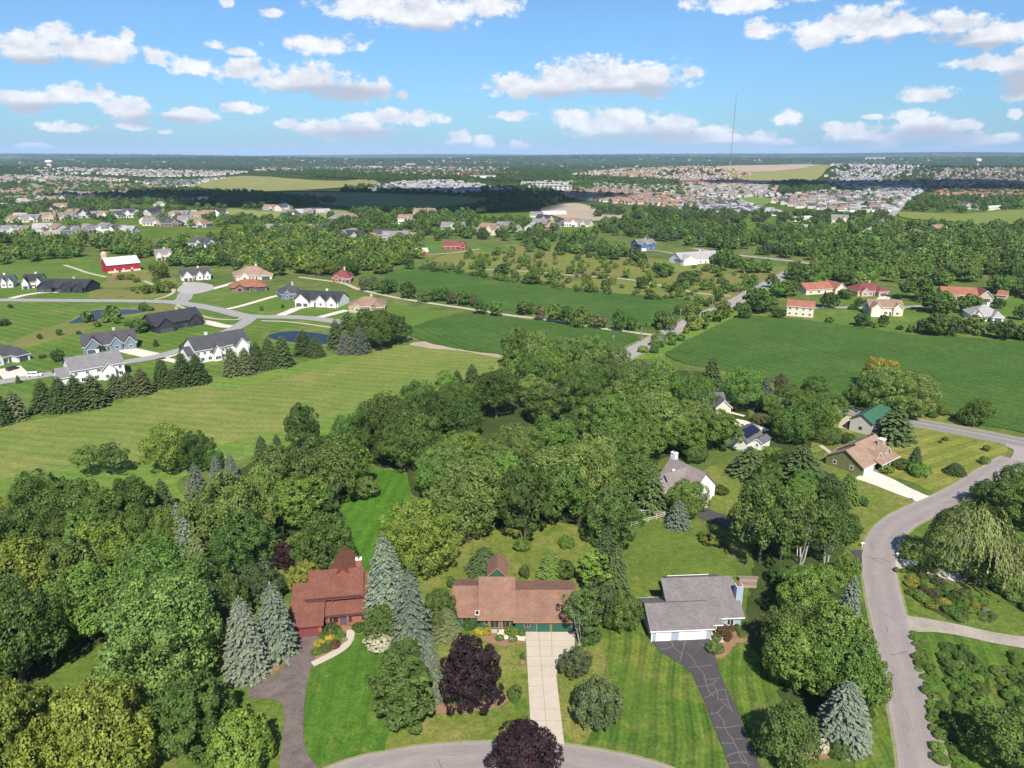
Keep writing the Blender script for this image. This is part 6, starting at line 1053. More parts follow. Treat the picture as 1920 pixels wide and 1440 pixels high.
# stacked firewood by the grey roofed house
def woodpile(px, L, label):
    o = empty('woodpile', P(*px), R(-3)); tag(o, label, 'firewood', 'rows of stacked firewood'); rg = random.Random(int(px[0] + px[1])); LOG = MATS.get('cut_wood') or plain('cut_wood', (.5, .36, .24), .9, .3, 6)
    me = []
    for v in range(3): mb = MB(); mb.tube([(0, -.25, 0), (0, .25, 0)], .1, 7); mb.face([(.1 * math.cos(-a), -.25, .1 * math.sin(-a)) for a in [6.283 * k / 7 for k in range(7)]]); me.append(mb.mesh('log', LOG))
    for i in range(int(L / .23)):
        for j in range(5):
            q = bpy.data.objects.new('log', me[(i + j) % 3]); q.location = (.12 + .23 * i + .1 * (j % 2), rg.uniform(-.05, .05), .12 + .19 * j); q.rotation_euler = (0, rg.uniform(0, 6), 0); q.scale = (1, rg.uniform(.9, 1.2), 1); link(q, o)
    boxpart(o, 'cover', BARK_G, (-.1, -.4, 1.06, L + .1, .4, 1.1))
woodpile((1385, 1090), 3.9, 'row of stacked firewood under the trees behind the grey roofed house'); woodpile((1389, 1101), 3.0, 'shorter row of firewood in front of the other row')
# white van on the estate road
def van(px, rot, label, m=None):
    o = empty('parked_car' if m else 'parked_van', P(*px), rot); tag(o, label, 'car' if m else 'van'); o.scale = (.88, .95, .85) if m else (1, 1, 1)
    W_ = MATS.get('white_paint') or plain('white_paint', (.8, .8, .78), .3, .03, spec=.5); TY = plain('tyre', (.02, .02, .02), .8)
    mb = MB(); pr = [(-2.6, .45), (2.6, .45), (2.65, 1.05), (1.6, 1.2), (.9, 1.95), (-2.5, 2.0), (-2.65, 1.2)]
    for s, y in ((1, -.95), (-1, .95)): mb.face([(x, y, z) for x, z in pr][::s])
    for k in range(len(pr)): a, b = pr[k], pr[(k + 1) % len(pr)]; mb.face([(a[0], .95, a[1]), (b[0], .95, b[1]), (b[0], -.95, b[1]), (a[0], -.95, a[1])][::-1])
    mb.build('body', m or W_, o)
    for y in (-.97, .952): 
        for x0, x1 in ((-2.3, -1.0), (-.85, .1), (.2, .85)): boxpart(o, 'side_window', GLASS, (x0, y, 1.3, x1, y + .018, 1.82))
    mb = MB(); mb.face([(1.6, -.8, 1.225), (1.6, .8, 1.225), (.92, .75, 1.95), (.92, -.75, 1.95)]); mb.build('windscreen', GLASS, o)
    for x in (-1.65, 1.65):
        for y in (-.85, .85): mb = MB(); mb.tube([(x, y - .12, .36), (x, y + .12, .36)], .36, 12); mb.face([(x + .36 * math.cos(-a), y - .12, .36 + .36 * math.sin(-a)) for a in [6.283 * k / 12 for k in range(12)]]); mb.build('wheel', TY, o)
    for y in (-.7, .7): boxpart(o, 'headlight', CHIMW, (2.6, y - .15, .8, 2.68, y + .15, 1.0))
van((66, 706), R(14), 'white van parked on the estate road near the long white house')
van((24, 694), R(70), 'dark car parked on the concrete drive at the picture edge', plain('dark_paint', (.03, .032, .04), .3, .03, spec=.5))
o = empty('play_frame', P(217, 524), R(20)); tag(o, 'children play frame with a red roof on the estate meadow', 'play frame')
boxpart(o, 'tower', TRIMW, (-1.2, -1.2, 0, -1.05, -1.05, 3), (1.05, -1.2, 0, 1.2, -1.05, 3), (-1.2, 1.05, 0, -1.05, 1.2, 3), (1.05, 1.05, 0, 1.2, 1.2, 3), (-1.2, -1.2, 1.3, 1.2, 1.2, 1.45)); mb = MB(); roof_geo(mb, (-1.2, -1.2, 1.2, 1.2), 3, 1.2, 'gable', 'x', .2); mb.build('roof', [RF['tile'], RF['tile']], o); mb = MB(); mb.slab([(1.2, -.4, 1.4), (4, -.4, .2), (4, .4, .2), (1.2, .4, 1.4)], .1); mb.build('slide', RF['gmetal'], o); boxpart(o, 'swing_beam', TRIMW, (-5, -.08, 2.4, -1.2, .08, 2.55), (-5, -.9, 0, -4.9, .9, .1), (-5, -.06, 0, -4.88, .06, 2.4))
# ------------------------------------------------------------------ flower garden on the right, small beds by the houses
rgG = random.Random(41)
def bed(n, px, sizes, tints, label, group='flower garden shrubs', Hs=(.7, 1.6)):
    a = poly_world(px); arr = np.array(a); lo, hi = arr.min(0), arr.max(0); made = 0; tries = 0; pl = []
    while made < n and tries < n * 60:
        tries += 1; g = np.array([[rgG.uniform(lo[0], hi[0]), rgG.uniform(lo[1], hi[1])]])
        if not inside(g, a)[0]: continue
        w = rgG.uniform(*sizes)
        if any((g[0, 0] - q[0]) ** 2 + (g[0, 1] - q[1]) ** 2 < ((w + q[2]) * .36) ** 2 for q in pl): continue
        pl.append((g[0, 0], g[0, 1], w)); made += 1
        t = rgG.choice(tints); plant_at('bush', Vector((g[0, 0], g[0, 1], 0)), w, rgG.uniform(*Hs), t, None, group)
for w, x, y in [('the lower garden drive', 1800, 1185), ('the tall hedge row by the garden', 1880, 1110), ('the oval flower bed', 1850, 1155), ('the pink flower border', 1820, 1280), ('the roadside flower strip', 1740, 1300), ('the upper garden drive', 1720, 1062), ('the front path of the red roofed house', 630, 1220), ('the mulch bed of the grey roofed house', 1370, 1200), ('the porch of the brown roofed house', 945, 1190)]: LAND.append((w, x, y))
bed(60, [(1790, 1080), (1850, 1078), (1930, 1098), (2010, 1130), (2000, 1170), (1930, 1150), (1860, 1108)], (2.4, 3.8), ['olive', 'light', 'mid', 'light'], '', Hs=(1.6, 2.6))
bed(44, [(1710, 1085), (1760, 1090), (1800, 1110), (1850, 1130), (1815, 1150), (1800, 1165), (1740, 1140), (1705, 1112)], (2.0, 3.6), ['olive', 'mid', 'dark', 'gold', 'brown', 'bright', 'mid'], '')
bed(9, [(1825, 1148), (1850, 1142), (1875, 1155), (1868, 1168), (1838, 1165)], (1.0, 1.8), ['silver', 'grey', 'grey', 'olive'], '', Hs=(.4, .9))
bed(80, [(1706, 1190), (1722, 1190), (1745, 1260), (1770, 1330), (1800, 1430), (1760, 1430), (1740, 1330), (1722, 1260)], (1.5, 2.8), ['mid', 'olive', 'bright', 'yellow', 'mid', 'dark', 'olive', 'bright', 'mid', 'light'], '', Hs=(.6, 1.3))
bed(64, [(1765, 1215), (1800, 1215), (1835, 1245), (1850, 1290), (1858, 1330), (1880, 1380), (1830, 1390), (1790, 1330), (1775, 1270)], (1.8, 3.2), ['mid', 'dark', 'bright', 'olive', 'mid', 'bright', 'brown', 'mid', 'dark', 'olive', 'light'], '')
bed(26, [(1862, 1260), (1900, 1255), (1960, 1270), (1980, 1340), (1900, 1340), (1880, 1300)], (1.8, 3.2), ['dark', 'lemon', 'olive', 'mid', 'grey', 'mid', 'dark', 'bright'], '')
bed(10, [(1890, 1225), (1925, 1235), (1990, 1250), (1980, 1262), (1900, 1250)], (1.2, 2.2), ['olive', 'olive', 'mid', 'dark'], '')
bed(16, [(1740, 1060), (1765, 1055), (1760, 1075), (1690, 1075), (1672, 1073)], (1.0, 2.0), ['dark', 'mid', 'gold'], '')
bed(18, [(592, 1232), (594, 1205), (612, 1190), (640, 1190), (650, 1200), (625, 1222)], (1.2, 2.4), ['olive', 'lemon', 'mid', 'rust', 'silver', 'bright'], '', 'shrubs in the house beds')
bed(12, [(1342, 1185), (1385, 1182), (1400, 1192), (1372, 1208), (1345, 1232), (1332, 1222)], (1.0, 2.2), ['rust', 'olive', 'dark', 'mid'], '', 'shrubs in the house beds')
for a in [('bush', 617, 1172, 1196, 42, 'dark', 'clipped dark hedge dome under the front window'), ('bush', 672, 1170, 1188, 28, 'dark', 'clipped dark shrub right of the front door'), ('bush', 880, 1160, 1184, 34, 'dark', 'dark shrub against the left wing of the brown roofed house'), ('bush', 898, 1178, 1192, 18, 'lemon', 'yellow shrub near the downspout'), ('bush', 913, 1177, 1194, 20, 'lemon', 'second yellow shrub beside the front path'), ('bush', 960, 1177, 1196, 30, 'bright', 'bright green shrub right of the front path'), ('bush', 978, 1180, 1196, 14, 'bright', 'small bright shrub at the garage corner'), ('bush', 936, 1192, 1205, 18, 'mid', 'low shrub in the bed before the front path'), ('bush', 962, 1196, 1206, 20, 'mid', 'low shrub by the concrete driveway bed'), ('bush', 966, 1285, 1322, 30, 'mid', 'green shrub at the left edge of the concrete driveway'), ('bush', 970, 1358, 1384, 40, 'mid', 'green shrub near the street end of the concrete driveway'), ('bush', 1352, 1172, 1200, 30, 'rust', 'rust red shrub at the front door of the grey roofed house'), ('bush', 1340, 1205, 1230, 34, 'light', 'pale flowering shrub beside the black driveway'), ('bush', 1330, 1000, 1004, 1, 'dark', None)][:-1]: T(*a)
# ------------------------------------------------------------------ the country beyond: houses
def small_house_meshes():
    out = []
    for k, (W, D, h, rise, st) in enumerate([(17, 12, 3.2, 4, 'gable'), (15, 13, 5.6, 3.6, 'gable'), (19, 14, 3.2, 4.4, 'hip'), (14, 12, 5.4, 3.4, 'gable'), (20, 13, 3.4, 4.2, 'gable')]):
        B = [(-W / 2, -D / 2, W / 2, D / 2)]; mw = MB(); wall_geo(mw, B[0], h, rise, st, 'x'); mr = MB(); roof_geo(mr, B[0], h, rise, st, 'x', .5)
        if st != 'hip' or k % 2 == 0:
            b2 = (W * .08, -D / 2 - 2.6, W * .42, 0); wall_geo(mw, b2, h, rise * .75, 'gable', 'y'); roof_geo(mr, b2, h, rise * .75, 'gable', 'y', .4)
        mg = MB(); mg.box(W * .13, -D / 2 - 2.66, 0, W * .37, -D / 2 - 2.61, 2.2)
        for u in (-.4, -.22, -.04): mg.box(W * u - .8, -D / 2 - .04, .9, W * u + .8, -D / 2 - .003, 2.4)
        out.append((mw, mr, mg))
    return out
SHM = small_house_meshes(); rgH = random.Random(19); HCOUNT = 0; SMALL = []
WALLK = ['white', 'cream', 'tan', 'pale', 'blue', 'pale', 'bbrick']; ROOFK = ['char', 'mgrey', 'gable', 'char', 'black', 'lgrey', 'gable', 'mgrey']
_hm = {}
def small_house(p, rot, wk, rk, sc=1.0):
    i = rgH.randrange(len(SHM))
    def get(part, key, mats): return _hm.setdefault((i, part, key), SHM[i][{'wall': 0, 'roof': 1, 'openings': 2}[part]].mesh(part, mats))
    o = empty('distant_house', p, rot); o.scale = (sc, sc, sc)
    link(bpy.data.objects.new('wall', get('wall', wk, WL[wk])), o); link(bpy.data.objects.new('roof', get('roof', rk, [RF[rk], TRIM])), o)
    if dist_of(p) < 1300: link(bpy.data.objects.new('front_openings', get('openings', 'o', DOORD)), o)['kind'] = 'stuff'
    o['category'] = 'house'; o['group'] = 'houses of the distant estates'; SMALL.append((o, wk, rk, proj(p))); return o
ROWS = [  # rows of houses traced on the plain: (start px, end px, how many)
 ((20, 415), (130, 412), 7), ((135, 408), (270, 408), 9), ((280, 402), (305, 402), 2), ((320, 406), (420, 406), 6), ((15, 438), (60, 440), 3), ((75, 438), (120, 440), 3), ((130, 436), (175, 438), 3), ((180, 434), (250, 436), 5), ((270, 421), (330, 424), 4), ((340, 420), (380, 425), 3), ((350, 383), (415, 380), 3), ((290, 384), (305, 384), 1), ((505, 395), (545, 392), 3), ((535, 405), (610, 402), 6), ((630, 415), (660, 408), 2), ((645, 448), (670, 450), 2), ((695, 452), (725, 450), 2), ((735, 452), (770, 452), 2), ((785, 408), (810, 402), 2), ((755, 418), (765, 418), 1), ((895, 440), (925, 440), 2), ((940, 434), (970, 432), 2), ((990, 430), (1040, 430), 3), ((510, 433), (520, 433), 1), ((590, 437), (610, 435), 2), ((380, 467), (384, 467), 1), ((1000, 412), (1030, 414), 2), ((840, 432), (860, 430), 2),
 ((1040, 424), (1100, 426), 3), ((1705, 443), (1725, 441), 1), ((1750, 438), (1765, 438), 1), ((1795, 392), (1815, 391), 2), ((1560, 418), (1580, 420), 2), ((1500, 432), (1510, 432), 1), ((0, 395), (70, 385), 4), ((40, 386), (140, 372), 6), ((150, 378), (220, 366), 5), ((90, 398), (150, 394), 3)]
for a, b, n in ROWS:
    for k in range(n):
        t = (k + .5) / n; px = a[0] + (b[0] - a[0]) * t + rgH.uniform(-4, 4); py = a[1] + (b[1] - a[1]) * t + rgH.uniform(-2.2, 2.2); p = P(px, py)
        small_house(p, rgH.choice([0, .15, -.2, .4, -.5, 1.2]) + rgH.uniform(-.1, .1), rgH.choice(WALLK), rgH.choice(ROOFK), rgH.uniform(1.0, 1.35))
DENSE = [  # dense new suburbs: px polygon, roof kinds, wall kinds, streets' angle
 ([(1050, 366), (1110, 356), (1200, 362), (1300, 372), (1350, 386), (1290, 390), (1200, 384), (1100, 376)], ['gable', 'tan', 'gable', 'mgrey', 'rust'], ['tan', 'pale', 'cream', 'tan'], .3), ([(1280, 375), (1360, 376), (1450, 398), (1440, 404), (1330, 396), (1280, 390)], ['mgrey', 'char', 'lgrey'], ['white', 'blue', 'white'], .5),
 ([(1445, 378), (1500, 366), (1560, 360), (1640, 372), (1690, 376), (1670, 398), (1600, 398), (1500, 390)], ['mgrey', 'char', 'lgrey', 'gable'], ['white', 'cream', 'white'], -.4), ([(1280, 332), (1380, 338), (1450, 352), (1440, 364), (1340, 360), (1280, 352)], ['lgrey', 'mgrey', 'tan'], ['white', 'white', 'cream'], .2), ([(1580, 344), (1640, 338), (1740, 342), (1730, 358), (1660, 362), (1590, 352)], ['mgrey', 'char'], ['white', 'blue'], .6), ([(1070, 328), (1200, 320), (1310, 328), (1420, 334), (1300, 336), (1150, 332)], ['gable', 'gable', 'lgrey', 'rust'], ['tan', 'pale'], .1),
 ([(690, 352), (760, 342), (840, 340), (900, 348), (960, 356), (900, 362), (800, 360), (700, 358)], ['mgrey', 'lgrey'], ['white', 'blue'], .3), ([(70, 316), (200, 318), (330, 320), (470, 322), (420, 330), (300, 332), (150, 326), (60, 324)], ['mgrey', 'lgrey', 'gable'], ['white', 'cream', 'white'], .2), ([(0, 362), (90, 344), (200, 348), (330, 352), (210, 364), (60, 382), (0, 380)], ['gable', 'mgrey', 'tan'], ['white', 'cream'], .5), ([(350, 340), (420, 334), (350, 350), (300, 352), (260, 340)], ['mgrey', 'char'], ['white'], .2), ([(1760, 352), (1920, 350), (1920, 372), (1780, 368)], ['gable', 'char', 'dred'], ['tan', 'cream', 'bbrick'], .3), ([(980, 344), (1070, 342), (1065, 352), (985, 352)], ['lgrey'], ['white'], .1), ([(1540, 322), (1740, 326), (1700, 332), (1560, 330)], ['lgrey', 'mgrey'], ['white'], .1), ([(640, 322), (900, 318), (980, 326), (800, 330)], ['lgrey', 'rust'], ['white', 'tan'], .2), ([(500, 300), (1200, 304), (1850, 302), (1850, 312), (1200, 314), (500, 312)], ['lgrey', 'gable'], ['white', 'cream'], .1)]
DENSE += [([(0, 330), (120, 332), (240, 338), (200, 344), (60, 342), (0, 346)], ['gable', 'mgrey', 'lgrey'], ['pale', 'cream'], .2), ([(1700, 332), (1920, 330), (1920, 346), (1760, 350), (1700, 344)], ['gable', 'mgrey', 'char'], ['pale', 'tan'], .4), ([(1110, 346), (1300, 352), (1460, 366), (1400, 372), (1250, 364), (1120, 358)], ['gable', 'mgrey', 'lgrey'], ['pale', 'tan', 'pale'], .15), ([(1570, 366), (1680, 362), (1700, 374), (1640, 372)], ['mgrey', 'lgrey'], ['pale'], .5),
 ([(480, 314), (700, 312), (960, 314), (940, 320), (640, 320), (480, 320)], ['lgrey', 'gable'], ['pale', 'tan'], .1), ([(0, 302), (500, 303), (500, 310), (0, 312)], ['lgrey', 'gable'], ['pale', 'tan'], .1), ([(1560, 330), (1720, 332), (1640, 340), (1570, 340)], ['mgrey', 'lgrey'], ['pale'], .3)]
cand = []
for px, roofs, walls, ang in DENSE:
    a = np.array(px, float); lo, hi = a.min(0), a.max(0); poly = [tuple(q) for q in px]
    far_ = lo[1] < 310; step = 2.6 if not far_ else 8
    n = int((hi[0] - lo[0]) * (hi[1] - lo[1]) / (step * step * .52)); G = rgF.uniform(lo, hi, (n, 2)); G = G[inside(G, poly)]
    for g in G:
        p = P(*g); ca, sa = math.cos(ang), math.sin(ang); u, v = p.x * ca + p.y * sa, -p.x * sa + p.y * ca; v = round(v / 40) * 40 + (9 if rgH.random() < .5 else -9) + rgH.uniform(-3, 3); u = round(u / 16) * 16 + rgH.uniform(-3, 3)
        q = (u * ca - v * sa, u * sa + v * ca); rgH.random() > .2 and cand.append((math.hypot(*q), q, ang + rgH.uniform(-.12, .12), rgH.choice(roofs), rgH.choice(walls)))
seen = set(); uniq = []
for c in sorted(cand, key=lambda c: c[0]):
    key = (round(c[1][0] / 11), round(c[1][1] / 11))
    if key not in seen: seen.add(key); uniq.append(c)
n_ind = max(0, 225 - len(SMALL))
for d, q, ang, rk, wk in uniq[:n_ind]: small_house(Vector((q[0], q[1], hgt(*q))), ang + (math.pi if rgH.random() < .5 else 0), wk, rk, rgH.uniform(.62, .8))
mbs = MB(); mats_ = [WL['pale'], WL['cream'], WL['tan'], RF['lgrey'], RF['mgrey'], RF['gable'], RF['rust'], RF['char']]; rid = {'lgrey': 3, 'mgrey': 4, 'gable': 5, 'rust': 6, 'char': 7, 'tan': 5, 'dred': 6}; wid = {'white': 0, 'pale': 0, 'blue': 0, 'cream': 1, 'tan': 2, 'bbrick': 2}
for d, q, ang, rk, wk in uniq[n_ind:]:
    z = hgt(*q); W, D, h, r = rgH.uniform(9, 13), rgH.uniform(8, 10), rgH.uniform(3, 5.5), rgH.uniform(2.2, 3.4); s = 1.0 if d < 4500 else 2.2; W *= s; D *= s
    a = ang + (math.pi / 2 if rgH.random() < .35 else 0); ca, sa = math.cos(a), math.sin(a); X = lambda x, y, zz: (q[0] + x * ca - y * sa, q[1] + x * sa + y * ca, z + zz); w, e = W / 2, D / 2
    mbs.face([X(-w, -e, 0), X(w, -e, 0), X(w, -e, h), X(-w, -e, h)], wid[wk]); mbs.face([X(w, e, 0), X(-w, e, 0), X(-w, e, h), X(w, e, h)], wid[wk]); mbs.face([X(w, -e, 0), X(w, e, 0), X(w, e, h), X(w, 0, h + r), X(w, -e, h)], wid[wk]); mbs.face([X(-w, e, 0), X(-w, -e, 0), X(-w, -e, h), X(-w, 0, h + r), X(-w, e, h)], wid[wk])
    mbs.face([X(-w - .5, -e - .5, h - .2), X(w + .5, -e - .5, h - .2), X(w + .5, 0, h + r + .1), X(-w - .5, 0, h + r + .1)], rid[rk]); mbs.face([X(w + .5, e + .5, h - .2), X(-w - .5, e + .5, h - .2), X(-w - .5, 0, h + r + .1), X(w + .5, 0, h + r + .1)], rid[rk])
tag(mbs.build('distant_suburbs', mats_), 'far suburbs of pale houses spread over the plain', None, None, 'stuff')
print('small houses', len(SMALL), 'stuff houses', len(uniq) - n_ind)
# ------------------------------------------------------------------ masts and water towers
def mast(px, top, label):
    p = P(*px); r = ray(px[0] + 7, top); Hh = CAMH + r.z * (p.y / r.y) - p.z; o = empty('radio_mast', p); tag(o, label, 'radio mast'); w = 1.6
    m1 = plain('mast_red', (.3, .1, .08), .6); m2 = plain('mast_grey', (.3, .3, .31), .6); n = 7
    for s in range(n):
        z0, z1 = Hh * s / n, Hh * (s + 1) / n; mb = MB()
        for k in range(3):
            a = 2.094 * k; b = 2.094 * (k + 1); mb.tube([(w * math.cos(a), w * math.sin(a), z0), (w * math.cos(a), w * math.sin(a), z1)], .42, 5)
            zz = z0; f = 0
            while zz < z1 - 3: mb.tube([(w * math.cos(a if f else b), w * math.sin(a if f else b), zz), (w * math.cos(b if f else a), w * math.sin(b if f else a), zz + 3)], .16, 3, cap=False); zz += 3; f = 1 - f
        mb.build('lattice_section', m1 if s % 2 else m2, o)
    mb = MB(); mb.tube([(0, 0, Hh), (0, 0, Hh + 6)], [.7, .2], 6); mb.box(-2, -2, Hh, 2, 2, Hh + 1.5); mb.build('aerial', m1, o)
    for f in (.33, .66, .95):
        for k in range(3): a = 2.094 * k + .5; mb = MB(); mb.tube([(w * math.cos(a), w * math.sin(a), Hh * f), (Hh * .55 * math.cos(a), Hh * .55 * math.sin(a), 0)], .03, 3); mb.build('guy_wire', m2, o)
mast((1368, 321), 178, 'tall thin lattice radio mast on the far ridge')
def water_tower(px, top, wpx, label, kind):
    p = P(*px); d = p.y * CP + (CAMH - p.z) * SP; r = ray(px[0], top); Hh = CAMH + r.z * (p.y / r.y) - p.z; Rr = wpx * d / FPX / 2; o = empty('water_tower', p); tag(o, label, 'water tower', 'water towers on the skyline')
    wt_ = MATS.get('tower_paint') or plain('tower_paint', (.72, .7, .66), .5); mb = MB()
    sr = Rr * .62 if kind else Rr * .22
    mb.tube([(0, 0, 0), (0, 0, Hh * .62)], [sr * 1.1, sr], 16, cap=False); mb.build('stem', WL['cream'] if kind else wt_, o)
    mb = MB(); mb.tube([(0, 0, Hh * f) for f in (.6, .68, .78, .9, .97, 1.0)], [sr, Rr * .9, Rr, Rr * .95, Rr * .6, Rr * .05], 20); mb.build('tank', wt_, o)
water_tower((95, 322), 300, 13, 'white water tower with a stout pale stem on the skyline', 1); water_tower((1832, 314), 297, 10, 'thin white water tower on the far skyline', 0)
# big sheds and flats far off
for i, (x, y, w, h, d_, c, lb) in enumerate([(1020, 352, 90, 12, 30, 'pale', 'long white apartment block in the dark trees'), (1050, 358, 60, 12, 30, 'pale', 'second white apartment block'), (700, 316, 60, 14, 50, 'cream', 'pale box building near the skyline'), (770, 311, 70, 18, 60, 'cream', 'taller pale building near the skyline'), (880, 330, 60, 12, 40, 'brick', 'brick red block beside the far housing'), (1340, 346, 220, 11, 30, 'brick', 'long row of brick red flats'), (1500, 312, 200, 16, 90, 'pale', 'wide white shed on the skyline'), (1640, 305, 240, 20, 120, 'pale', 'wide white shed far off'), (1180, 319, 90, 12, 60, 'tan', 'tan block by the far housing'), (905, 335, 90, 10, 40, 'white', 'low pale shed at the wood edge')]):
    mr = [WL[c], RF['lgrey']]; p = P(x, y); o = empty('far_building', p, .1); tag(o, lb, 'building', 'big buildings near the skyline'); boxpart(o, 'wall', WL[c], (-w / 2, 0, -3, w / 2, d_, h)); boxpart(o, 'roof', RF['lgrey'] if c != 'brick' else RF['rust'], (-w / 2 - 1, -1, h, w / 2 + 1, d_ + 1, h + 1.2))
    if h > 10 and c != 'white' or i < 2:
        for r_ in range(int(h // 4)):
            for k in range(int(w // 12)): boxpart(o, 'window', GLASS, (-w / 2 + 4 + 12 * k, -.12, 1.5 + 4 * r_, -w / 2 + 10 + 12 * k, -.01, 3.6 + 4 * r_))
# ------------------------------------------------------------------ far trees
ZONES = [ # px polygon, cover 0..1, tints, sort
 ([(-40, 470), (40, 445), (130, 450), (250, 445), (300, 460), (420, 450), (540, 430), (640, 440), (650, 470), (600, 500), (500, 520), (420, 500), (330, 500), (200, 478), (60, 492), (-40, 500)], .8, 'dark mid yellow olive yellow mid', 't'),
 ([(420, 440), (560, 436), (700, 455), (800, 470), (790, 500), (730, 515), (660, 520), (560, 515), (470, 520), (400, 500)], .85, 'olive yellow mid dark yellow', 't'), ([(280, 505), (330, 510), (340, 525), (290, 530)], .9, 'olive yellow', 't'),
 ([(640, 400), (760, 395), (900, 408), (1000, 420), (1080, 440), (1150, 440), (1100, 456), (1000, 455), (900, 450), (800, 452), (700, 445), (640, 440)], .62, 'dark mid dark olive', 't'), ([(640, 455), (780, 456), (800, 480), (740, 500), (660, 495)], .7, 'yellow olive mid', 't'),
 ([(965, 462), (1040, 455), (1120, 462), (1180, 480), (1240, 492), (1250, 500), (1180, 500), (1120, 485), (1030, 476), (975, 474)], .9, 'dark spruce mid', 't'), ([(1120, 420), (1230, 415), (1330, 425), (1430, 430), (1560, 440), (1560, 470), (1480, 488), (1400, 478), (1300, 462), (1200, 446), (1120, 440)], .95, 'dark spruce dark mid', 't'),
 ([(1260, 490), (1350, 490), (1440, 500), (1440, 520), (1380, 512), (1300, 505)], .85, 'dark mid', 't'), ([(1480, 440), (1600, 420), (1700, 425), (1800, 428), (1960, 425), (1960, 580), (1860, 545), (1790, 540), (1700, 530), (1600, 540), (1510, 545), (1480, 520), (1520, 500)], .95, 'dark mid olive mid light', 't'),
 ([(1490, 515), (1560, 530), (1500, 560), (1440, 585), (1400, 580), (1440, 545)], .9, 'mid olive dark', 't'), ([(1640, 385), (1720, 372), (1920, 372), (1920, 392), (1800, 400), (1690, 396)], .7, 'dark mid olive', 't'), ([(1720, 355), (1960, 345), (1960, 368), (1780, 368)], .45, 'dark', 't'), ([(1440, 345), (1500, 340), (1560, 348), (1570, 360), (1480, 366), (1440, 362)], 1, 'dark', 't'), ([(1650, 336), (1760, 330), (1760, 345), (1660, 344)], 1, 'dark', 't'),
 ([(-40, 352), (60, 338), (60, 345), (170, 342), (350, 356), (470, 362), (520, 372), (460, 388), (340, 382), (240, 396), (120, 390), (30, 405), (-40, 410)], .75, 'dark mid dark', 't'), ([(230, 356), (460, 364), (640, 378), (560, 392), (420, 392), (240, 372)], 1, 'dark', 't'), ([(-40, 400), (60, 395), (220, 392), (220, 402), (60, 412), (-40, 424)], .6, 'dark mid', 't'), ([(400, 410), (520, 412), (640, 410), (640, 430), (500, 436), (400, 425)], .5, 'dark mid', 't'),
 ([(900, 352), (1000, 350), (1060, 366), (1050, 380), (1010, 395), (920, 400), (850, 410), (920, 380)], 1, 'dark', 't'), ([(500, 322), (660, 318), (800, 322), (980, 326), (1060, 330), (1060, 345), (960, 342), (840, 338), (700, 340), (600, 334)], .85, 'dark', 't'), ([(200, 305), (480, 303), (640, 312), (560, 318), (380, 314), (220, 316)], .9, 'dark', 't'), ([(680, 350), (800, 362), (940, 368), (930, 374), (780, 366), (640, 362), (640, 354)], .9, 'dark', 't'),
 ([(1110, 392), (1300, 396), (1460, 404), (1660, 404), (1680, 420), (1560, 428), (1400, 420), (1220, 412), (1120, 410)], .85, 'dark spruce', 't'), ([(1040, 330), (1180, 334), (1280, 340), (1280, 372), (1200, 360), (1060, 352)], .55, 'dark mid', 't'), ([(1440, 302), (1960, 306), (1960, 330), (1700, 328), (1500, 312)], .7, 'dark', 't'), ([(700, 296), (1300, 298), (1300, 310), (1000, 318), (700, 312)], .6, 'dark', 't'), ([(0, 296), (700, 294), (700, 306), (300, 302), (0, 320)], .55, 'dark', 't'), ([(-40, 372), (300, 378), (560, 420), (560, 440), (300, 430), (0, 430)], .12, 'dark mid', 't'),
 ([(820, 500), (880, 478), (1000, 470), (1120, 475), (1260, 500), (1400, 510), (1430, 530), (1380, 560), (1300, 572), (1240, 556), (1100, 540), (960, 520)], .17, 'olive yellow yellow olive mid', 'b'), ([(1180, 505), (1300, 520), (1290, 555), (1200, 545)], .3, 'dark mid', 't'), ([(760, 505), (800, 490), (880, 510), (960, 525), (1100, 545), (1280, 562), (1270, 568), (1100, 550), (950, 530), (860, 515)], .45, 'olive yellow mid dark', 'b'), ([(880, 508), (1000, 530), (1180, 548), (1270, 560), (1180, 552), (1000, 536), (900, 520)], .35, 'dark mid', 't'),
 ([(1190, 660), (1250, 640), (1340, 592), (1420, 552), (1440, 560), (1360, 600), (1260, 650), (1230, 668)], .3, 'olive mid yellow', 'b'), ([(1200, 618), (1300, 572), (1400, 530), (1420, 535), (1320, 585), (1230, 625)], .3, 'olive mid dark', 'b'), ([(1340, 700), (1480, 738), (1600, 745), (1740, 770), (1920, 818), (1920, 826), (1740, 782), (1600, 760), (1480, 745)], .2, 'olive yellow mid', 'b'), ([(140, 606), (200, 590), (290, 576), (340, 574), (250, 596), (160, 620)], .22, 'olive mid', 'b'), ([(240, 505), (330, 545), (300, 555), (200, 555)], .2, 'olive yellow', 'b'), ([(1500, 600), (1700, 618), (1920, 632), (1920, 640), (1700, 626), (1500, 602)], .35, 'dark mid olive', 'b')]
ZONES += [([(-40, 296), (500, 294), (1000, 297), (1960, 300), (1960, 316), (1000, 314), (500, 310), (-40, 316)], .5, 'dark', 't'), ([(-40, 316), (200, 304), (640, 306), (1060, 314), (1060, 330), (640, 324), (300, 316), (0, 330)], .7, 'dark', 't'), ([(1080, 302), (1960, 304), (1960, 325), (1700, 320), (1300, 312), (1080, 316)], .5, 'dark', 't')]
ZONES += [(px, .13, 'dark mid olive', 't') for px, *_ in DENSE]
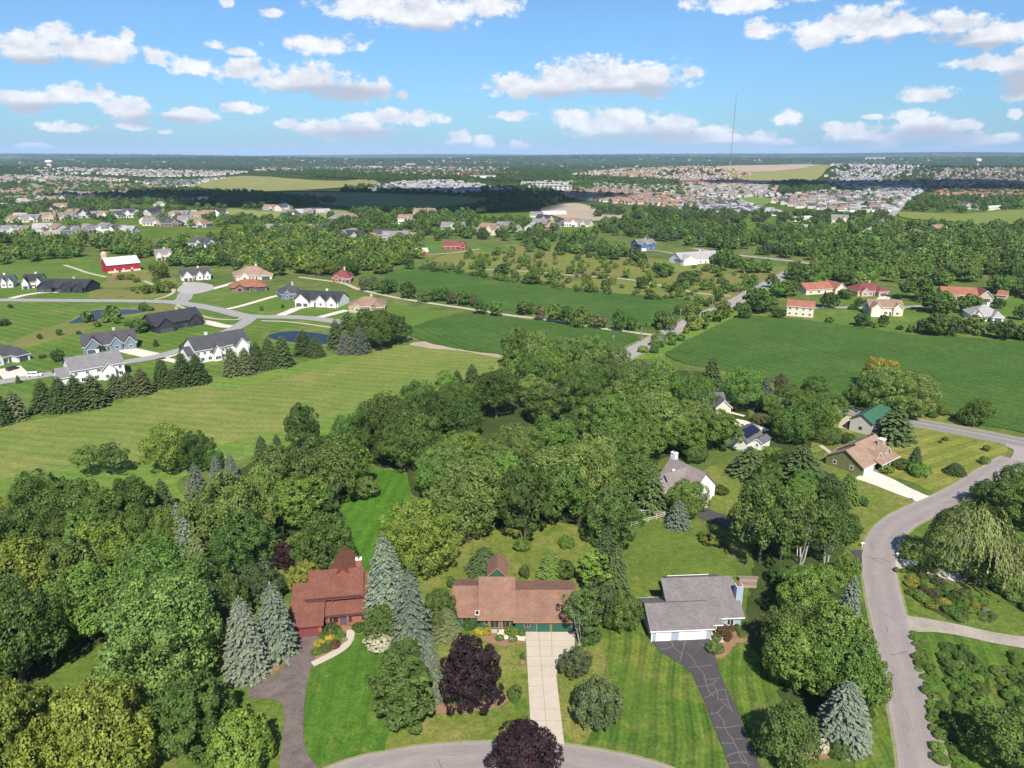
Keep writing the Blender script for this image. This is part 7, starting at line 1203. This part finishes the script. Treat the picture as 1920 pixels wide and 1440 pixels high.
def zone_points():
    out = []
    for px, cover, tints, sort in ZONES:
        a = np.array(px, float); lo, hi = a.min(0), a.max(0); poly = [tuple(q) for q in px]; tl = tints.split(); N = int((hi[0] - lo[0]) * (hi[1] - lo[1]) * .9); G = rgF.uniform(lo, hi, (N, 2)); G = G[inside(G, poly)]; U = rgF.uniform(0, 1, len(G))
        for g, u in zip(G, U):
            p = P(*g); pm = FPX / (p.y * CP + CAMH * SP); w = (rgT.uniform(9, 15) if sort == 't' else rgT.uniform(3, 8)) * (1.0 if p.y < 3500 else 1.7); wp, hp = w * pm, max(w * pm * .36, 1.1)
            if u > cover * 2.1 / (.9 * wp * hp): continue
            out.append((p.y, p, w, (rgT.uniform(8, 13) if sort == 't' else w * rgT.uniform(.6, 1.1)) * (1.0 if p.y < 3500 else 1.1), rgT.choice(tl), sort))
    out.sort(key=lambda q: q[0]); return out
HB = {}
for o, *_ in SMALL: HB.setdefault((int(o.location.x // 30), int(o.location.y // 30)), []).append(o.location)
ZP = [q for q in zone_points() if not any((q[1].x - l.x) ** 2 + (q[1].y - l.y + 6) ** 2 < 170 for i in (-1, 0, 1) for j in (-1, 0, 1) for l in HB.get((int(q[1].x // 30) + i, int(q[1].y // 30) + j), ()))]
BIGH = [(o.location.x, o.location.y) for o in COL.objects if o.type == 'EMPTY' and o.get('category') in ('house', 'barn') and not o.name.startswith('distant')]
ZP = [q for q in ZP if not any(abs(q[1].x - x - 9) < 17 and -12 < q[1].y - y < 18 for x, y in BIGH if abs(q[1].y - y) < 40)]
for k in KEEP[13:]:
    arr = np.array([(q[1].x, q[1].y) for q in ZP]); mk = inside(arr, k); ZP = [q for q, m_ in zip(ZP, mk) if not m_]
n_br = sum(1 for p in ALLPLANTS if KIND[p['kind']][0] == 'broadleaf_tree'); n_sh = sum(1 for p in ALLPLANTS if p['kind'] == 'bush')
LEFT_T, LEFT_B = max(0, 325 - n_br), max(0, 320 - n_sh); rest = []
for q in ZP:
    if q[5] == 't' and LEFT_T > 0 and q[0] < 1400: LEFT_T -= 1; plant_at('maple', q[1], q[2], q[3], q[4])
    elif q[5] == 'b' and LEFT_B > 0: LEFT_B -= 1; plant_at('bush', q[1], q[2], q[3], q[4])
    else: rest.append(q)
print('broadleaf', n_br, 'shrub', n_sh, 'far', len(rest), 'left', LEFT_T, LEFT_B)
KIT = bpy.data.collections.new('far_crowns')
for s in range(5):
    me = crown('far_crown', 200 + s, 22, 620, 1.5, 12, 12, .3, (.26, .4), mat=LEAF_FAR, top=.85); KIT.objects.link(bpy.data.objects.new('far_crown', me))
def far_trees(name, pts, label):
    n = len(pts); me = bpy.data.meshes.new(name); me.vertices.add(n); me.vertices.foreach_set('co', np.array([tuple(q[1]) for q in pts], np.float32).ravel())
    sc = np.array([(q[2] / 12, q[2] / 12, q[3] / 12) for q in pts], np.float32); tn = np.array([(*[c * j for c, j in zip(TINT[q[4]], [rgT.uniform(.8, 1.2)] * 3)], 1) for q in pts], np.float32)
    a = me.attributes.new('scl', 'FLOAT_VECTOR', 'POINT'); a.data.foreach_set('vector', sc.ravel()); a = me.attributes.new('tint', 'FLOAT_COLOR', 'POINT'); a.data.foreach_set('color', tn.ravel()); a = me.attributes.new('turn', 'FLOAT_VECTOR', 'POINT'); a.data.foreach_set('vector', np.array([(0, 0, rgT.uniform(0, 6.28)) for _ in pts], np.float32).ravel()); a = me.attributes.new('pick', 'INT', 'POINT'); a.data.foreach_set('value', np.array([rgT.randrange(5) for _ in pts], np.int32))
    me.update(); o = link(bpy.data.objects.new(name, me)); tag(o, label, None, None, 'stuff'); me.materials.append(LEAF_FAR)
    ng = bpy.data.node_groups.new('scatter_' + name, 'GeometryNodeTree'); ng.interface.new_socket('Geometry', in_out='INPUT', socket_type='NodeSocketGeometry'); ng.interface.new_socket('Geometry', in_out='OUTPUT', socket_type='NodeSocketGeometry')
    N, L = ng.nodes, ng.links; gi, go = N.new('NodeGroupInput'), N.new('NodeGroupOutput'); ci = N.new('GeometryNodeCollectionInfo'); ci.inputs[0].default_value = KIT; ci.inputs['Separate Children'].default_value = True; ci.inputs['Reset Children'].default_value = True
    ip = N.new('GeometryNodeInstanceOnPoints'); ip.inputs['Pick Instance'].default_value = True
    def at(nm, ty): q = N.new('GeometryNodeInputNamedAttribute'); q.data_type = ty; q.inputs[0].default_value = nm; return q.outputs[0]
    er = N.new('FunctionNodeEulerToRotation'); L.new(at('turn', 'FLOAT_VECTOR'), er.inputs[0])
    L.new(gi.outputs[0], ip.inputs['Points']); L.new(ci.outputs[0], ip.inputs['Instance']); L.new(at('pick', 'INT'), ip.inputs['Instance Index']); L.new(er.outputs[0], ip.inputs['Rotation']); L.new(at('scl', 'FLOAT_VECTOR'), ip.inputs['Scale']); L.new(ip.outputs[0], go.inputs[0])
    md = o.modifiers.new('scatter', 'NODES'); md.node_group = ng; return o
far_trees('distant_woods', rest, 'distant woods, hedges and thickets fading over the plain')
def label_small():
    bins = {}
    for o, wk, rk, px in SMALL:
        rn = {'char': 'charcoal', 'mgrey': 'grey', 'gable': 'brown', 'black': 'black', 'lgrey': 'pale grey', 'rust': 'rust', 'tan': 'tan', 'dred': 'dark red'}[rk]; wn = {'white': 'white', 'pale': 'pale', 'cream': 'cream', 'tan': 'tan', 'blue': 'blue grey', 'bbrick': 'brown brick'}[wk]
        w, lx, ly = min(HL, key=lambda l: (l[1] - px[0]) ** 2 + (4 * (l[2] - px[1])) ** 2); bins.setdefault((f'{wn} {rn} roofed house', w.replace('in the front row of the left estate', 'in the front estate row').replace('in the back row of the left estate', 'in the back estate row')), []).append((px[0], o))
    ordn = ['first ', 'second ', 'third ', 'fourth ', 'fifth ', 'sixth ', 'seventh ', 'eighth ', 'ninth ', 'tenth ', 'eleventh ', 'twelfth ', 'thirteenth ', 'fourteenth ', 'fifteenth ', 'sixteenth ', 'seventeenth ', 'eighteenth ', 'nineteenth ', 'twentieth ']
    for (a, w), L in bins.items():
        L.sort(key=lambda t: t[0])
        for i, (x, o) in enumerate(L): o['label'] = f'{a} {w}' if len(L) == 1 else f'{ordn[min(i, 19)]}{a} {w} from the left'
HL = [('in the front row of the left estate', 130, 440), ('in the back row of the left estate', 180, 408), ('at the right estate end', 370, 412), ('under the dark wood on the left', 380, 382), ('beside the pale pasture strip', 560, 400), ('in the trees of the middle', 720, 450), ('among the middle tree tops', 900, 436), ('near the quarry', 1020, 420), ('in the far left suburb', 80, 385), ('in the brown roofed suburb', 1150, 372), ('in the suburb below the mast', 1370, 390), ('at the mast suburb west end', 1310, 384), ('at the mast suburb near edge', 1390, 402), ('at the mast suburb east end', 1440, 396), ('at the bright suburb near edge', 1560, 397), ('at the bright suburb east end', 1650, 388), ('at the bright suburb west end', 1480, 384), ('at the bright suburb far edge', 1570, 368), ('in the bright suburb middle', 1560, 382), ('along the straight far road', 1690, 380), ('near the green pasture', 1800, 395), ('in the dark right wood', 1720, 440), ('on the far skyline', 1000, 330)]
label_small()
# ------------------------------------------------------------------ clouds overhead that shade the plain in the middle distance
def cloud_mat():
    m, t, b = newmat('cloud_white'); b.inputs['Base Color'].default_value = (.85, .85, .86, 1); b.inputs['Roughness'].default_value = 1
    lw = t.node('ShaderNodeLayerWeight'); lw.inputs[0].default_value = .5; tr = t.node('ShaderNodeBsdfTransparent'); mx = t.node('ShaderNodeMixShader')
    t.put(mx.inputs[0], t.smooth(t.m('ADD', lw.outputs['Facing'], t.m('MULTIPLY', t.m('SUBTRACT', t.noise(t.obj(), .012, 4, .6), .5), .5)), .05, .75)); t.l.new(b.outputs[0], mx.inputs[1]); t.l.new(tr.outputs[0], mx.inputs[2]); t.l.new(mx.outputs[0], t.n['Material Output'].inputs[0]); return m
def shade_cloud(px, rx, ry, seed, alt=1250):
    c = P(*px) + TO_SUN * ((alt) / TO_SUN.z); rng = np.random.default_rng(seed); mb = MB()
    bm = bmesh.new(); bmesh.ops.create_icosphere(bm, subdivisions=5, radius=1.0)
    ph = rng.uniform(0, 6.28, (9, 3)); fr = rng.uniform(1.5, 7, (9, 3))
    for v in bm.verts:
        n = v.co.copy(); r = 1 + sum(.11 / (1 + .25 * k) * math.sin(fr[k, 0] * n.x + ph[k, 0]) * math.cos(fr[k, 1] * n.y + ph[k, 1]) for k in range(9))
        z = n.z * (140 if n.z > 0 else 45); v.co = Vector((n.x * r * rx, n.y * r * ry, z * r))
    me = bpy.data.meshes.new('cloud'); bm.to_mesh(me); bm.free(); me.materials.append(MATS.get('cloud_white') or cloud_mat()); o = bpy.data.objects.new('cloud', me); o.location = c; link(o); tag(o, kind='structure')
shade_cloud((740, 372), 430, 360, 1); shade_cloud((420, 370), 330, 160, 2); shade_cloud((890, 368), 150, 330, 3); shade_cloud((1850, 350), 500, 350, 5); shade_cloud((1500, 345), 300, 240, 6)
# ------------------------------------------------------------------ air
def haze():
    mb = MB(); mb.box(-52000, -700, -40, 52000, 52000, 420); me = mb.mesh('haze', None) if False else None
    me = bpy.data.meshes.new('haze'); me.from_pydata(mb.v, [], mb.f); m = bpy.data.materials.new('haze'); m.use_nodes = True; t = NT(m.node_tree); t.n.clear()
    v = t.node('ShaderNodeVolumePrincipled'); v.inputs['Color'].default_value = (0.52, 0.72, 1.0, 1); v.inputs['Density'].default_value = HAZE; v.inputs['Anisotropy'].default_value = -0.2; o_ = t.node('ShaderNodeOutputMaterial'); t.l.new(v.outputs[0], o_.inputs['Volume'])
    me.materials.append(m); o = link(bpy.data.objects.new('haze', me)); o['kind'] = 'stuff'
HAZE = 0.000034
haze()
# ------------------------------------------------------------------ labels: sort + what it stands by + how far out from it
def autolabel():
    todo = [p for p in ALLPLANTS if not p['label']]; bins = {}
    for p in todo:
        x, y = p['px'][0], p['px'][1]
        w, lx, ly = min(LAND, key=lambda l: (l[1] - x) ** 2 + (1.6 * (l[2] - y)) ** 2); dx, dy = x - lx, 1.6 * (y - ly)
        side = ('to the right of' if dx > 0 else 'to the left of') if abs(dx) > abs(dy) else ('in front of' if dy > 0 else 'behind')
        size = '' 
        bins.setdefault((WORD[p['tint']] + ' ' + p['words'], side, w), []).append((math.hypot(dx, dy), p))
    ordn = ['', 'second ', 'third ', 'fourth ', 'fifth ', 'sixth ', 'seventh ', 'eighth ', 'ninth ', 'tenth ', 'eleventh ', 'twelfth ', 'thirteenth ', 'fourteenth ', 'fifteenth ']
    for (words, side, w), L in bins.items():
        L.sort(key=lambda t: t[0])
        for i, (d, p) in enumerate(L):
            s = f'{words} {side} {w}' if len(L) == 1 else f'{ordn[min(i, 14)]}{words} {side} {w}, counted outwards'
            p['o']['label'] = ' '.join(s.split()[:16])
    for p in ALLPLANTS:
        if 'group' not in p['o']:
            p['o']['group'] = {'spruce': 'spruces and firs', 'pine': 'spruces and firs', 'bush': 'garden and field shrubs', 'mound': 'low bushy trees'}.get(p['kind'], 'leafy trees of the woods and gardens')
autolabel()
